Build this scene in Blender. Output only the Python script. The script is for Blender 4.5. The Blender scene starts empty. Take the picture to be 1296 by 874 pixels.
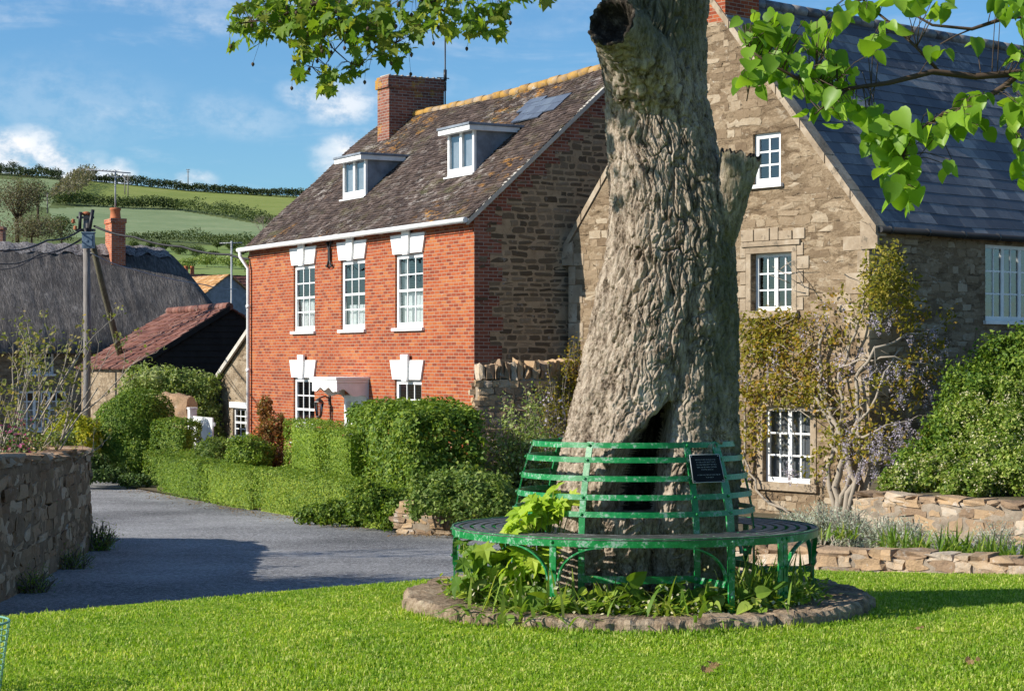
import bpy, math, random
import numpy as np
from mathutils import Vector, Matrix, noise as mnoise

# ------------------------------------------------------------------ camera, sky, sun, exposure
C = bpy.context.scene.collection
SC = bpy.context.scene
F = 2450.0          # focal length in photo pixels (1296 px wide)
HY = 455.0          # photo row of the horizon
EYE = 1.6
cam_d = bpy.data.cameras.new('camera')
cam_d.sensor_width = 36.0
cam_d.lens = 36.0 * F / 1296.0
cam_d.shift_y = (HY - 437.0) / 1296.0
cam_d.clip_start = 0.1
cam_d.clip_end = 6000.0
cam = bpy.data.objects.new('camera', cam_d)
cam.location = (0, 0, EYE)
cam.rotation_euler = (math.radians(90), 0, 0)
C.objects.link(cam)
SC.camera = cam

SUN_EL = math.radians(30)
SUN_DIR = Vector((-0.958, -0.287, 0)).normalized() * math.cos(SUN_EL) + Vector((0, 0, math.sin(SUN_EL)))  # towards the sun
sd = bpy.data.lights.new('sun', 'SUN')
sd.energy = 5.0
sd.angle = math.radians(0.53)
sd.color = (1.0, 0.94, 0.84)
so = bpy.data.objects.new('sun', sd)
so.rotation_euler = SUN_DIR.to_track_quat('Z', 'Y').to_euler()
so.location = (-30, -10, 30)
C.objects.link(so)

world = bpy.data.worlds.new('World')
SC.world = world
world.use_nodes = True
SC.view_settings.view_transform = 'Standard'
SC.view_settings.look = 'None'
SC.view_settings.exposure = 0.6
SC.view_settings.gamma = 1.0
SC.view_settings.use_curve_mapping = False
try:
    SC.cycles.max_bounces = 8
    SC.cycles.transparent_max_bounces = 12
    SC.cycles.use_denoising = True
    SC.cycles.use_adaptive_sampling = True
    SC.cycles.adaptive_threshold = 0.02
except Exception:
    pass


# ------------------------------------------------------------------ node helpers
def nd(nt, typ, ins=None, **props):
    n = nt.nodes.new(typ)
    for k, v in props.items():
        setattr(n, k, v)
    for k, v in (ins or {}).items():
        s = n.inputs[k]
        if isinstance(v, bpy.types.NodeSocket):
            nt.links.new(v, s)
        else:
            s.default_value = v
    return n


def col4(c):
    return (c[0], c[1], c[2], 1.0)


def tc(nt, kind='Object'):
    for n in nt.nodes:
        if n.bl_idname == 'ShaderNodeTexCoord':
            return n.outputs[kind]
    return nd(nt, 'ShaderNodeTexCoord').outputs[kind]


def mapping(nt, vec, scale=(1, 1, 1), loc=(0, 0, 0), rot=(0, 0, 0)):
    return nd(nt, 'ShaderNodeMapping', {'Vector': vec, 'Scale': scale, 'Location': loc, 'Rotation': rot}).outputs[0]


def noise_t(nt, vec, scale=1.0, detail=4, rough=0.6, dist=0.0):
    return nd(nt, 'ShaderNodeTexNoise', {'Vector': vec, 'Scale': scale, 'Detail': detail, 'Roughness': rough, 'Distortion': dist}).outputs['Fac']


def noise_c(nt, vec, scale=1.0, detail=2):
    return nd(nt, 'ShaderNodeTexNoise', {'Vector': vec, 'Scale': scale, 'Detail': detail}).outputs['Color']


def ramp(nt, fac, stops, interp='LINEAR'):
    n = nt.nodes.new('ShaderNodeValToRGB')
    n.color_ramp.interpolation = interp
    els = n.color_ramp.elements
    while len(els) > len(stops):
        els.remove(els[-1])
    while len(els) < len(stops):
        els.new(0.5)
    for e, (p, c) in zip(els, stops):
        e.position = p
        e.color = col4(c) if not isinstance(c, (int, float)) else (c, c, c, 1)
    nt.links.new(fac, n.inputs[0])
    return n.outputs[0]


def mixc(nt, fac, a, b, blend='MIX'):
    n = nt.nodes.new('ShaderNodeMix')
    n.data_type = 'RGBA'
    n.blend_type = blend
    for idx, v in ((0, fac), (6, a), (7, b)):
        s = n.inputs[idx]
        if isinstance(v, bpy.types.NodeSocket):
            nt.links.new(v, s)
        elif idx == 0:
            s.default_value = v
        else:
            s.default_value = col4(v)
    return n.outputs[2]


def mth(nt, op, a, b=0.0, c=None, clamp=False):
    n = nt.nodes.new('ShaderNodeMath')
    n.operation = op
    n.use_clamp = clamp
    for i, v in enumerate((a, b, c)):
        if v is None:
            continue
        if isinstance(v, bpy.types.NodeSocket):
            nt.links.new(v, n.inputs[i])
        else:
            n.inputs[i].default_value = v
    return n.outputs[0]


def sstep(nt, v, a, b):
    n = nd(nt, 'ShaderNodeMapRange', {'Value': v, 'From Min': a, 'From Max': b}, interpolation_type='SMOOTHSTEP')
    return n.outputs[0]


def bump(nt, h, strength=0.5, dist=0.02, normal=None):
    ins = {'Height': h, 'Strength': strength, 'Distance': dist}
    if normal is not None:
        ins['Normal'] = normal
    return nd(nt, 'ShaderNodeBump', ins).outputs[0]


MATS = {}


def material(name, color=None, rough=0.7, normal=None, spec=0.3, metal=0.0):
    m = bpy.data.materials.new(name)
    m.use_nodes = True
    nt = m.node_tree
    b = nt.nodes['Principled BSDF']
    b.inputs['Roughness'].default_value = rough
    b.inputs['Specular IOR Level'].default_value = spec
    b.inputs['Metallic'].default_value = metal
    if color is not None:
        b.inputs['Base Color'].default_value = col4(color)
    MATS[name] = m
    return m, nt, b


def setc(nt, b, color=None, normal=None, rough=None):
    if color is not None:
        nt.links.new(color, b.inputs['Base Color'])
    if normal is not None:
        nt.links.new(normal, b.inputs['Normal'])
    if rough is not None:
        nt.links.new(rough, b.inputs['Roughness'])


def rand_island(nt):
    return nd(nt, 'ShaderNodeNewGeometry').outputs['Random Per Island']


# ------------------------------------------------------------------ world
def build_world():
    nt = world.node_tree
    nt.nodes.clear()
    out = nt.nodes.new('ShaderNodeOutputWorld')
    bg = nt.nodes.new('ShaderNodeBackground')
    sky = nt.nodes.new('ShaderNodeTexSky')
    sky.sky_type = 'NISHITA'
    sky.sun_disc = False
    sky.sun_elevation = SUN_EL
    sky.sun_rotation = SKY_ROT
    sky.altitude = 0
    sky.air_density = 1.0
    sky.dust_density = 0.3
    sky.ozone_density = 2.5
    hsv = nd(nt, 'ShaderNodeHueSaturation', {'Color': sky.outputs[0], 'Hue': 0.5, 'Saturation': 1.05, 'Value': 1.0})
    skyc = mixc(nt, 1.0, hsv.outputs[0], SKY_TINT, 'MULTIPLY')
    g = tc(nt, 'Generated')
    nrm = nd(nt, 'ShaderNodeVectorMath', {0: g}, operation='NORMALIZE').outputs[0]
    # clouds: soft banks in given directions, broken up with noise
    warp = nd(nt, 'ShaderNodeVectorMath', {0: noise_c(nt, mapping(nt, nrm, (1, 1, 1.6)), 26, 5), 1: (0.5, 0.5, 0.5)}, operation='SUBTRACT').outputs[0]
    wv = nd(nt, 'ShaderNodeVectorMath', {0: warp, 1: (0.035, 0.035, 0.028)}, operation='MULTIPLY').outputs[0]
    pos = nd(nt, 'ShaderNodeVectorMath', {0: nrm, 1: wv}, operation='ADD').outputs[0]
    fine = noise_t(nt, mapping(nt, nrm, (1, 1, 1.5)), 70, 6, 0.62)

    def dirv(px, py):
        return Vector(((px - 648) / F, 1.0, (HY - py) / F)).normalized()
    tot = None
    for px, py, rx, ry, amt in CLOUDS:
        c = dirv(px, py)
        d = nd(nt, 'ShaderNodeVectorMath', {0: pos, 1: tuple(c)}, operation='SUBTRACT').outputs[0]
        s = nd(nt, 'ShaderNodeVectorMath', {0: d, 1: (F / rx, F / rx, F / ry)}, operation='MULTIPLY').outputs[0]
        ln = nd(nt, 'ShaderNodeVectorMath', {0: s}, operation='LENGTH').outputs['Value']
        v = mth(nt, 'MULTIPLY', sstep(nt, ln, 1.25, 0.25), amt)
        tot = v if tot is None else mth(nt, 'MAXIMUM', tot, v)
    # thin cirrus veil over the lower sky
    veil = sstep(nt, noise_t(nt, mapping(nt, nrm, (1, 1, 4.0), (0.3, 0, 0.1)), 9, 5, 0.6, 0.6), 0.45, 0.8)
    tot = mth(nt, 'MAXIMUM', tot, mth(nt, 'MULTIPLY', veil, 0.38))
    amt = mth(nt, 'MULTIPLY', tot, sstep(nt, fine, 0.22, 0.62), clamp=True)
    cc = ramp(nt, fine, [(0.3, (6.0, 6.4, 7.2)), (0.6, (8.6, 8.7, 8.9))])
    c = mixc(nt, amt, skyc, cc)
    nt.links.new(c, bg.inputs[0])
    bg.inputs[1].default_value = 0.08
    nt.links.new(bg.outputs[0], out.inputs[0])


SKY_ROT = math.atan2(SUN_DIR.x, SUN_DIR.y)
SKY_TINT = (0.64, 0.95, 1.18)
CLOUDS = [(10, 195, 75, 36, 1.0), (70, 205, 60, 28, 1.0), (140, 215, 38, 20, 1.0), (-60, 190, 120, 40, 1.0),
          (425, 126, 66, 30, 0.75), (395, 120, 40, 22, 0.6), (450, 198, 52, 36, 1.0), (520, 200, 60, 30, 0.8), (300, 150, 90, 30, 0.2),
          (80, 130, 160, 60, 0.14), (250, 235, 40, 12, 0.6), (-300, 120, 200, 60, 0.8), (1700, 200, 220, 60, 0.8),
          (2300, 150, 300, 70, 0.8)]
build_world()


# ------------------------------------------------------------------ placing helpers
def at(px, py, d):
    """a point of the photo, at the depth where the thing stands"""
    return Vector(((px - 648) / F * d, d, EYE + (HY - py) / F * d))


def interp(x, pts):
    xs = [p[0] for p in pts]
    ys = [p[1] for p in pts]
    return np.interp(x, xs, ys)


EDGE = [(-30, -2), (-8, 7.6), (-6, 9.6), (-4.2, 11.2), (-3.1, 12.1), (-1.5, 13.9), (-.47, 14.9), (1, 15.7), (2.5, 15.8), (4, 15.3), (6, 14.2), (12, 9), (30, -2)]
LAWNZ = [(-40, .08), (9, .05), (11, 0.02), (13, -.04), (15, -.10), (17, -.2), (40, -1)]
BASEZ = [(-40, -.3), (8, -.42), (14, -.5), (17, -.70), (20, -.85), (25, -1.0), (28, -1.13), (32, -1.22), (36, -1.35), (41, -1.48), (52, -1.62), (70, -1.75), (120, -1.0), (250, 11.6)]


def edge(x):
    return interp(x, EDGE)


def gz(x, d):
    """ground height"""
    e = edge(x)
    t = np.clip((d - e + 0.05) / 1.0, 0, 1)
    w = t * t * (3 - 2 * t)
    return interp(d, LAWNZ) * (1 - w) + interp(d, BASEZ) * w


def lawnz(x, d):
    return interp(d, LAWNZ)


def vhash(ix, iy, iz, seed):
    n = (ix * 374761393 + iy * 668265263 + iz * 2147483647 % 1013 * 1442695 + seed * 974634777) & 0xffffffff
    n = ((n ^ (n >> 13)) * 1274126177) & 0xffffffff
    n = (n ^ (n >> 16)) & 0xffffffff
    n = (n * 2246822519) & 0xffffffff
    n = n ^ (n >> 15)
    return (n & 0xffffff) / float(0xffffff)


def vnoise(p, seed=0):
    """value noise in [-1,1] for an array of points"""
    p = np.asarray(p, dtype=np.float64)
    i = np.floor(p).astype(np.int64)
    f = p - i
    f = f * f * (3 - 2 * f)
    r = 0
    for dx in (0, 1):
        for dy in (0, 1):
            for dz in (0, 1):
                w = (f[..., 0] if dx else 1 - f[..., 0]) * (f[..., 1] if dy else 1 - f[..., 1]) * (f[..., 2] if dz else 1 - f[..., 2])
                r = r + w * vhash(i[..., 0] + dx, i[..., 1] + dy, i[..., 2] + dz, seed)
    return r * 2 - 1


def cells(p, seed=0):
    """cellular noise: (distance to the border between cells, random value of the cell)"""
    p = np.asarray(p, dtype=np.float32)
    i = np.floor(p).astype(np.int64)
    f = p - i
    f1 = np.full(p.shape[:-1], 9.0, np.float32)
    f2 = f1.copy()
    idv = np.zeros_like(f1)
    for dx in (-1, 0, 1):
        for dy in (-1, 0, 1):
            for dz in (-1, 0, 1):
                a, b, c = i[..., 0] + dx, i[..., 1] + dy, i[..., 2] + dz
                d = ((dx + vhash(a, b, c, seed) - f[..., 0]) ** 2 + (dy + vhash(a, b, c, seed + 7) - f[..., 1]) ** 2 + (dz + vhash(a, b, c, seed + 13) - f[..., 2]) ** 2).astype(np.float32)
                nearer = d < f1
                f2 = np.where(nearer, f1, np.minimum(f2, d))
                idv = np.where(nearer, vhash(a, b, c, seed + 29), idv)
                f1 = np.where(nearer, d, f1)
    return np.sqrt(f2) - np.sqrt(f1), idv


def fbm(p, seed=0, oct=4, gain=0.5):
    a, s, r = 1.0, 0.0, 0
    q = np.asarray(p, dtype=np.float64)
    for k in range(oct):
        r = r + a * vnoise(q, seed + k * 17)
        s += a
        a *= gain
        q = q * 2.03 + 5.1
    return r / s


# ------------------------------------------------------------------ objects
def tag(o, label=None, cat=None, group=None, kind=None):
    if label:
        o['label'] = label
    if cat:
        o['category'] = cat
    if group:
        o['group'] = group
    if kind:
        o['kind'] = kind
    return o


def empty(name, loc=(0, 0, 0), rz=0.0):
    o = bpy.data.objects.new(name, None)
    o.empty_display_size = 0.3
    o.location = loc
    o.rotation_euler = (0, 0, rz)
    C.objects.link(o)
    return o


def link(name, me, parent=None, mats=()):
    for m in mats:
        me.materials.append(MATS[m] if isinstance(m, str) else m)
    o = bpy.data.objects.new(name, me)
    C.objects.link(o)
    if parent is not None:
        o.parent = parent
    return o


def np_mesh(name, verts, faces, parent=None, mats=(), smooth=False, uv=None):
    """verts Nx3, faces MxK (same size)"""
    verts = np.asarray(verts, dtype=np.float32)
    faces = np.asarray(faces, dtype=np.int32)
    me = bpy.data.meshes.new(name)
    k = faces.shape[1]
    me.vertices.add(len(verts))
    me.vertices.foreach_set('co', verts.ravel())
    me.loops.add(faces.size)
    me.loops.foreach_set('vertex_index', faces.ravel())
    me.polygons.add(len(faces))
    me.polygons.foreach_set('loop_start', np.arange(0, faces.size, k, dtype=np.int32))
    me.polygons.foreach_set('use_smooth', np.full(len(faces), bool(smooth)))
    if uv is not None:
        l = me.uv_layers.new(name='UVMap')
        l.data.foreach_set('uv', np.asarray(uv, dtype=np.float32)[faces.ravel()].ravel())
    me.update(calc_edges=True)
    return link(name, me, parent, mats)


class Frame:
    """a wall plane: u along, o outwards, z up"""
    def __init__(s, org, u, o, z=(0, 0, 1)):
        s.org, s.u, s.o, s.z = Vector(org), Vector(u), Vector(o), Vector(z)

    def p(s, u, o, z):
        return s.org + s.u * u + s.o * o + s.z * z


WORLD = Frame((0, 0, 0), (1, 0, 0), (0, 1, 0))


class MB:
    def __init__(s):
        s.v, s.f, s.uv, s.mi, s.sm = [], [], [], [], []

    def face(s, pts, uv=None, mi=0, smooth=False):
        b = len(s.v)
        pts = [Vector(p) for p in pts]
        s.v.extend(pts)
        s.f.append(tuple(range(b, b + len(pts))))
        if uv is None:
            n = Vector((0, 0, 0))
            for i in range(len(pts)):
                a, c = pts[i], pts[(i + 1) % len(pts)]
                n += Vector(((a.y - c.y) * (a.z + c.z), (a.z - c.z) * (a.x + c.x), (a.x - c.x) * (a.y + c.y)))
            ax, ay, az = abs(n.x), abs(n.y), abs(n.z)
            if az >= ax and az >= ay:
                uv = [(p.x, p.y) for p in pts]
            elif ax > ay:
                uv = [(p.y, p.z) for p in pts]
            else:
                uv = [(p.x, p.z) for p in pts]
        s.uv.extend(uv)
        s.mi.append(mi)
        s.sm.append(smooth)

    def hexa(s, c, mi=0):
        """8 corners: bottom 4 ccw, top 4 ccw"""
        for idx in ((3, 2, 1, 0), (4, 5, 6, 7), (0, 1, 5, 4), (1, 2, 6, 5), (2, 3, 7, 6), (3, 0, 4, 7)):
            s.face([c[i] for i in idx], mi=mi)

    def box(s, x0, x1, y0, y1, z0, z1, mi=0, fr=WORLD):
        c = [fr.p(x0, y0, z0), fr.p(x1, y0, z0), fr.p(x1, y1, z0), fr.p(x0, y1, z0),
             fr.p(x0, y0, z1), fr.p(x1, y0, z1), fr.p(x1, y1, z1), fr.p(x0, y1, z1)]
        s.hexa(c, mi)

    def prism(s, poly, fr, o0, o1, mi=0):
        """polygon in (u,z) of a frame, from o0 to o1"""
        a = [fr.p(u, o0, z) for u, z in poly]
        b = [fr.p(u, o1, z) for u, z in poly]
        uv = [(u, z) for u, z in poly]
        s.face(b, uv, mi)
        s.face(a[::-1], uv[::-1], mi)
        n = len(poly)
        for i in range(n):
            j = (i + 1) % n
            s.face([a[i], a[j], b[j], b[i]], mi=mi)

    def tube(s, pts, rad, n=8, mi=0, cap=True, smooth=True):
        pts = [Vector(p) for p in pts]
        if not isinstance(rad, (list, tuple)):
            rad = [rad] * len(pts)
        rings = []
        up = None
        L = 0.0
        base = len(s.v)
        for i, p in enumerate(pts):
            t = (pts[min(i + 1, len(pts) - 1)] - pts[max(i - 1, 0)])
            if t.length < 1e-9:
                t = Vector((0, 0, 1))
            t.normalize()
            if up is None:
                up = Vector((0, 0, 1)) if abs(t.z) < 0.9 else Vector((1, 0, 0))
            a = t.cross(up)
            if a.length < 1e-6:
                a = t.cross(Vector((0.3, 1, 0.2)))
            a.normalize()
            b = a.cross(t).normalized()
            up = b
            if i:
                L += (p - pts[i - 1]).length
            rings.append(len(s.v))
            for k in range(n):
                ang = 2 * math.pi * k / n
                s.v.append(p + (a * math.cos(ang) + b * math.sin(ang)) * rad[i])
                s.uv.append((k / n * 2 * math.pi * rad[i], L))
        s._idx = getattr(s, '_idx', {})
        # indexed faces
        for i in range(len(pts) - 1):
            for k in range(n):
                k2 = (k + 1) % n
                s.f.append((rings[i] + k, rings[i] + k2, rings[i + 1] + k2, rings[i + 1] + k))
                s.mi.append(mi)
                s.sm.append(smooth)
        if cap:
            s.f.append(tuple(rings[0] + k for k in range(n))[::-1])
            s.mi.append(mi)
            s.sm.append(False)
            s.f.append(tuple(rings[-1] + k for k in range(n)))
            s.mi.append(mi)
            s.sm.append(False)

    def lathe(s, prof, n=24, org=(0, 0, 0), mi=0, smooth=True):
        s.tube([Vector(org) + Vector((0, 0, z)) for r, z in prof], [r for r, z in prof], n, mi, True, smooth)

    def build(s, name, mats, parent=None, weld=False, bevel=0.0):
        me = bpy.data.meshes.new(name)
        me.from_pydata([tuple(v) for v in s.v], [], s.f)
        uvl = me.uv_layers.new(name='UVMap')
        vi = np.empty(len(me.loops), dtype=np.int32)
        me.loops.foreach_get('vertex_index', vi)
        uvl.data.foreach_set('uv', np.array(s.uv, dtype=np.float32)[vi].ravel())
        me.polygons.foreach_set('material_index', np.array(s.mi, dtype=np.int32))
        me.polygons.foreach_set('use_smooth', np.array(s.sm, dtype=bool))
        me.update()
        if isinstance(mats, str):
            mats = (mats,)
        o = link(name, me, parent, mats)
        if weld or bevel:
            import bmesh
            bm = bmesh.new()
            bm.from_mesh(me)
            bmesh.ops.remove_doubles(bm, verts=bm.verts, dist=1e-4)
            bmesh.ops.recalc_face_normals(bm, faces=bm.faces)
            bm.to_mesh(me)
            bm.free()
        if bevel:
            mo = o.modifiers.new('bevel', 'BEVEL')
            mo.width = bevel
            mo.segments = 2
            mo.limit_method = 'ANGLE'
        return o


def clip_poly(poly, a, b, c):
    """keep the side a*u+b*z<=c"""
    out = []
    n = len(poly)
    for i in range(n):
        p, q = poly[i], poly[(i + 1) % n]
        dp, dq = a * p[0] + b * p[1] - c, a * q[0] + b * q[1] - c
        if dp <= 1e-9:
            out.append(p)
        if (dp < -1e-9 and dq > 1e-9) or (dp > 1e-9 and dq < -1e-9):
            t = dp / (dp - dq)
            out.append((p[0] + (q[0] - p[0]) * t, p[1] + (q[1] - p[1]) * t))
    return out


def wall_panel(mb, fr, u0, u1, z0, z1, openings=(), clips=(), reveal=0.16, mi=0, rmi=None):
    """a wall face with real openings and reveals"""
    us = sorted({u0, u1} | {o[0] for o in openings} | {o[1] for o in openings})
    zs = sorted({z0, z1} | {o[2] for o in openings} | {o[3] for o in openings})
    us = [u for u in us if u0 <= u <= u1]
    zs = [z for z in zs if z0 <= z <= z1]
    for i in range(len(us) - 1):
        for j in range(len(zs) - 1):
            cu, cz = (us[i] + us[i + 1]) / 2, (zs[j] + zs[j + 1]) / 2
            if any(o[0] < cu < o[1] and o[2] < cz < o[3] for o in openings):
                continue
            poly = [(us[i], zs[j]), (us[i + 1], zs[j]), (us[i + 1], zs[j + 1]), (us[i], zs[j + 1])]
            for cl in clips:
                poly = clip_poly(poly, *cl)
                if len(poly) < 3:
                    break
            if len(poly) >= 3:
                mb.face([fr.p(u, 0, z) for u, z in poly], poly, mi)
    r = mi if rmi is None else rmi
    for (a, b, c, d) in [o[:4] for o in openings]:
        R = -reveal
        mb.face([fr.p(a, 0, c), fr.p(a, 0, d), fr.p(a, R, d), fr.p(a, R, c)], [(0, c), (0, d), (R, d), (R, c)], r)
        mb.face([fr.p(b, 0, d), fr.p(b, 0, c), fr.p(b, R, c), fr.p(b, R, d)], [(0, d), (0, c), (R, c), (R, d)], r)
        mb.face([fr.p(a, 0, d), fr.p(b, 0, d), fr.p(b, R, d), fr.p(a, R, d)], [(a, 0), (b, 0), (b, R), (a, R)], r)
        mb.face([fr.p(b, 0, c), fr.p(a, 0, c), fr.p(a, R, c), fr.p(b, R, c)], [(b, 0), (a, 0), (a, R), (b, R)], r)


def solve_u(P, dx, dy, px):
    k = (px - 648) / F
    return (k * P[1] - P[0]) / (dx - k * dy)


# ------------------------------------------------------------------ foliage
def rng(seed):
    return np.random.default_rng(seed)


def leaf_shape(kind):
    """verts (x across, y along, z fold) and triangle/quads as tris"""
    if kind == 'diamond':
        v = [(0, 0, 0), (.30, .45, .07), (0, 1, 0), (-.30, .45, .07)]
        f = [(0, 1, 2), (0, 2, 3)]
    elif kind == 'narrow':
        v = [(0, 0, 0), (.11, .45, .03), (0, 1, -.08), (-.11, .45, .03)]
        f = [(0, 1, 2), (0, 2, 3)]
    elif kind == 'heart':
        half = [(0, .06), (.18, 0), (.36, .08), (.44, .30), (.38, .55), (.22, .80), (0, 1.02)]
        mid = [(0, .06, -.0), (0, .30, -.03), (0, .6, -.05), (0, 1.02, -.12)]
        v = [(0, .06, 0), (0, .5, -.04), (0, 1.02, -.14)]
        R = [(.18, 0, .05), (.36, .08, .09), (.44, .30, .12), (.38, .55, .09), (.22, .80, .0)]
        v += R + [(-x, y, z) for x, y, z in R]
        f = [(0, 3, 4), (0, 4, 5), (0, 5, 1), (1, 5, 6), (1, 6, 7), (1, 7, 2)]
        f += [(a if a < 3 else a + 5, c if c < 3 else c + 5, b if b < 3 else b + 5) for a, b, c in f]
    elif kind == 'lobed':
        R = [(.10, .02, .0), (.30, -.05, .04), (.27, .10, .03), (.58, .22, .0), (.36, .36, .05), (.50, .70, -.02), (.24, .60, .05), (.17, .78, .02)]
        v = [(0, 0, 0), (0, .35, -.03), (0, 1.05, -.12)] + R + [(-x, y, z) for x, y, z in R]
        n = len(R)
        f = [(0, 3, 1)] + [(1, 3 + i, 4 + i) for i in range(n - 1)] + [(1, 3 + n - 1, 2)]
        f += [(a if a < 3 else a + n, c if c < 3 else c + n, b if b < 3 else b + n) for a, b, c in f]
    else:
        raise ValueError(kind)
    return np.array(v, dtype=np.float64), np.array(f, dtype=np.int64)


def nrmz(a):
    return a / np.maximum(np.linalg.norm(a, axis=-1, keepdims=True), 1e-9)


def leaf_arrays(pos, nrm, tan, size, kind):
    v, f = leaf_shape(kind)
    n = nrmz(nrm)
    t = nrmz(tan - n * np.sum(tan * n, axis=1, keepdims=True))
    b = np.cross(t, n)
    size = np.asarray(size).reshape(-1, 1, 1)
    V = pos[:, None, :] + size * (v[None, :, 0:1] * b[:, None, :] + v[None, :, 1:2] * t[:, None, :] + v[None, :, 2:3] * n[:, None, :])
    Fc = f[None, :, :] + (np.arange(len(pos)) * len(v))[:, None, None]
    return V.reshape(-1, 3), Fc.reshape(-1, 3)


def leaves(pos, out, size, kind, r, tilt=0.8, droop=0.0, up=0.25, sizevar=0.35):
    n = len(pos)
    nrm = nrmz(out + r.normal(0, 1, (n, 3)) * tilt + np.array([0, 0, up]))
    tan = r.normal(0, 1, (n, 3)) + np.array([0, 0, -droop])
    sz = size * (1 + r.uniform(-sizevar, sizevar, n))
    return leaf_arrays(pos, nrm, tan, sz, kind)


def join_arrays(parts):
    vs, fs, o = [], [], 0
    for v, f in parts:
        vs.append(v)
        fs.append(f + o)
        o += len(v)
    return np.concatenate(vs), np.concatenate(fs)


def ico(sub=2):
    import bmesh
    bm = bmesh.new()
    bmesh.ops.create_icosphere(bm, subdivisions=sub, radius=1)
    bm.verts.index_update()
    v = np.array([tuple(x.co) for x in bm.verts])
    f = np.array([[q.index for q in p.verts] for p in bm.faces])
    bm.free()
    return v, f


def ell_pts(c, rad, n, r, lo=-0.6, depth=0.22, bumpy=0.16, seed=0, freq=2.2):
    d = nrmz(r.normal(0, 1, (int(n * 1.6) + 8, 3)))
    d = d[d[:, 2] > lo][:n]
    rad = np.array(rad)
    k = 1 + bumpy * vnoise(d * freq * 1.7 + seed * 7.3, seed) + bumpy * 0.6 * vnoise(d * freq * 4 + seed, seed + 3) - depth * r.random(len(d)) ** 1.6
    p = np.array(c) + d * rad * k[:, None]
    nn = nrmz(d / rad)
    return p, nn


def box_pts(x0, x1, y0, y1, z0, z1, n, r, amp=0.05, depth=0.1, seed=0, rnd=0.12, freq=1.8):
    """points on the skin of a clipped block: 4 sides and the top, softened corners"""
    w, dd, h = x1 - x0, y1 - y0, z1 - z0
    ar = np.array([w * h, w * h, dd * h, dd * h, w * dd])
    k = r.choice(5, n, p=ar / ar.sum())
    a, b = r.random(n), r.random(n)
    P = np.zeros((n, 3))
    N = np.zeros((n, 3))
    for i in range(5):
        m = k == i
        if i < 2:
            P[m] = np.stack([x0 + a[m] * w, np.full(m.sum(), y0 if i == 0 else y1), z0 + b[m] * h], 1)
            N[m] = (0, -1 if i == 0 else 1, 0)
        elif i < 4:
            P[m] = np.stack([np.full(m.sum(), x0 if i == 2 else x1), y0 + a[m] * dd, z0 + b[m] * h], 1)
            N[m] = (-1 if i == 2 else 1, 0, 0)
        else:
            P[m] = np.stack([x0 + a[m] * w, y0 + b[m] * dd, np.full(m.sum(), z1)], 1)
            N[m] = (0, 0, 1)
    # round the corners
    c = np.array([(x0 + x1) / 2, (y0 + y1) / 2, (z0 + z1) / 2])
    hf = np.array([w / 2, dd / 2, h / 2])
    q = P - c
    inner = np.clip(q, -(hf - rnd), hf - rnd)
    inner[:, 2] = np.clip(q[:, 2], -hf[2], hf[2] - rnd)
    dlt = q - inner
    ln = np.maximum(np.linalg.norm(dlt, axis=1, keepdims=True), 1e-6)
    q = inner + dlt / ln * np.minimum(ln, rnd)
    N = nrmz(N + dlt / rnd * 0.8)
    P = c + q
    k2 = amp * vnoise(P * freq + seed * 3.1, seed) + amp * 0.7 * vnoise(P * freq * 3 + seed, seed + 5) - depth * r.random(n) ** 1.7
    return P + N * k2[:, None], N


def skin_core(P, scale):
    return P


def foliage_obj(name, parts, mat, parent=None):
    v, f = join_arrays(parts)
    return np_mesh(name, v, f, parent, (mat,), name == 'leaf_spray')


def blob_core(c, rad, seed=0, k=0.78):
    v, f = ico(2)
    kk = k * (1 + 0.12 * vnoise(v * 3 + seed, seed))
    return np.array(c) + v * np.array(rad) * kk[:, None], f


def box_core(x0, x1, y0, y1, z0, z1, ins=0.12):
    x0, x1, y0, y1, z1 = x0 + ins, x1 - ins, y0 + ins, y1 - ins, z1 - ins
    v = np.array([(x0, y0, z0), (x1, y0, z0), (x1, y1, z0), (x0, y1, z0), (x0, y0, z1), (x1, y0, z1), (x1, y1, z1), (x0, y1, z1)])
    f = []
    for q in ((3, 2, 1, 0), (4, 5, 6, 7), (0, 1, 5, 4), (1, 2, 6, 5), (2, 3, 7, 6), (3, 0, 4, 7)):
        f += [(q[0], q[1], q[2]), (q[0], q[2], q[3])]
    return v, np.array(f)


def rot_frame(arrs, org, ang):
    """turn local leaf arrays (v,f) by ang about z and move to org"""
    c, s = math.cos(ang), math.sin(ang)
    out = []
    for v, f in arrs:
        w = v.copy()
        w[:, 0] = v[:, 0] * c - v[:, 1] * s + org[0]
        w[:, 1] = v[:, 0] * s + v[:, 1] * c + org[1]
        w[:, 2] = v[:, 2] + org[2]
        out.append((w, f))
    return out


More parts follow.
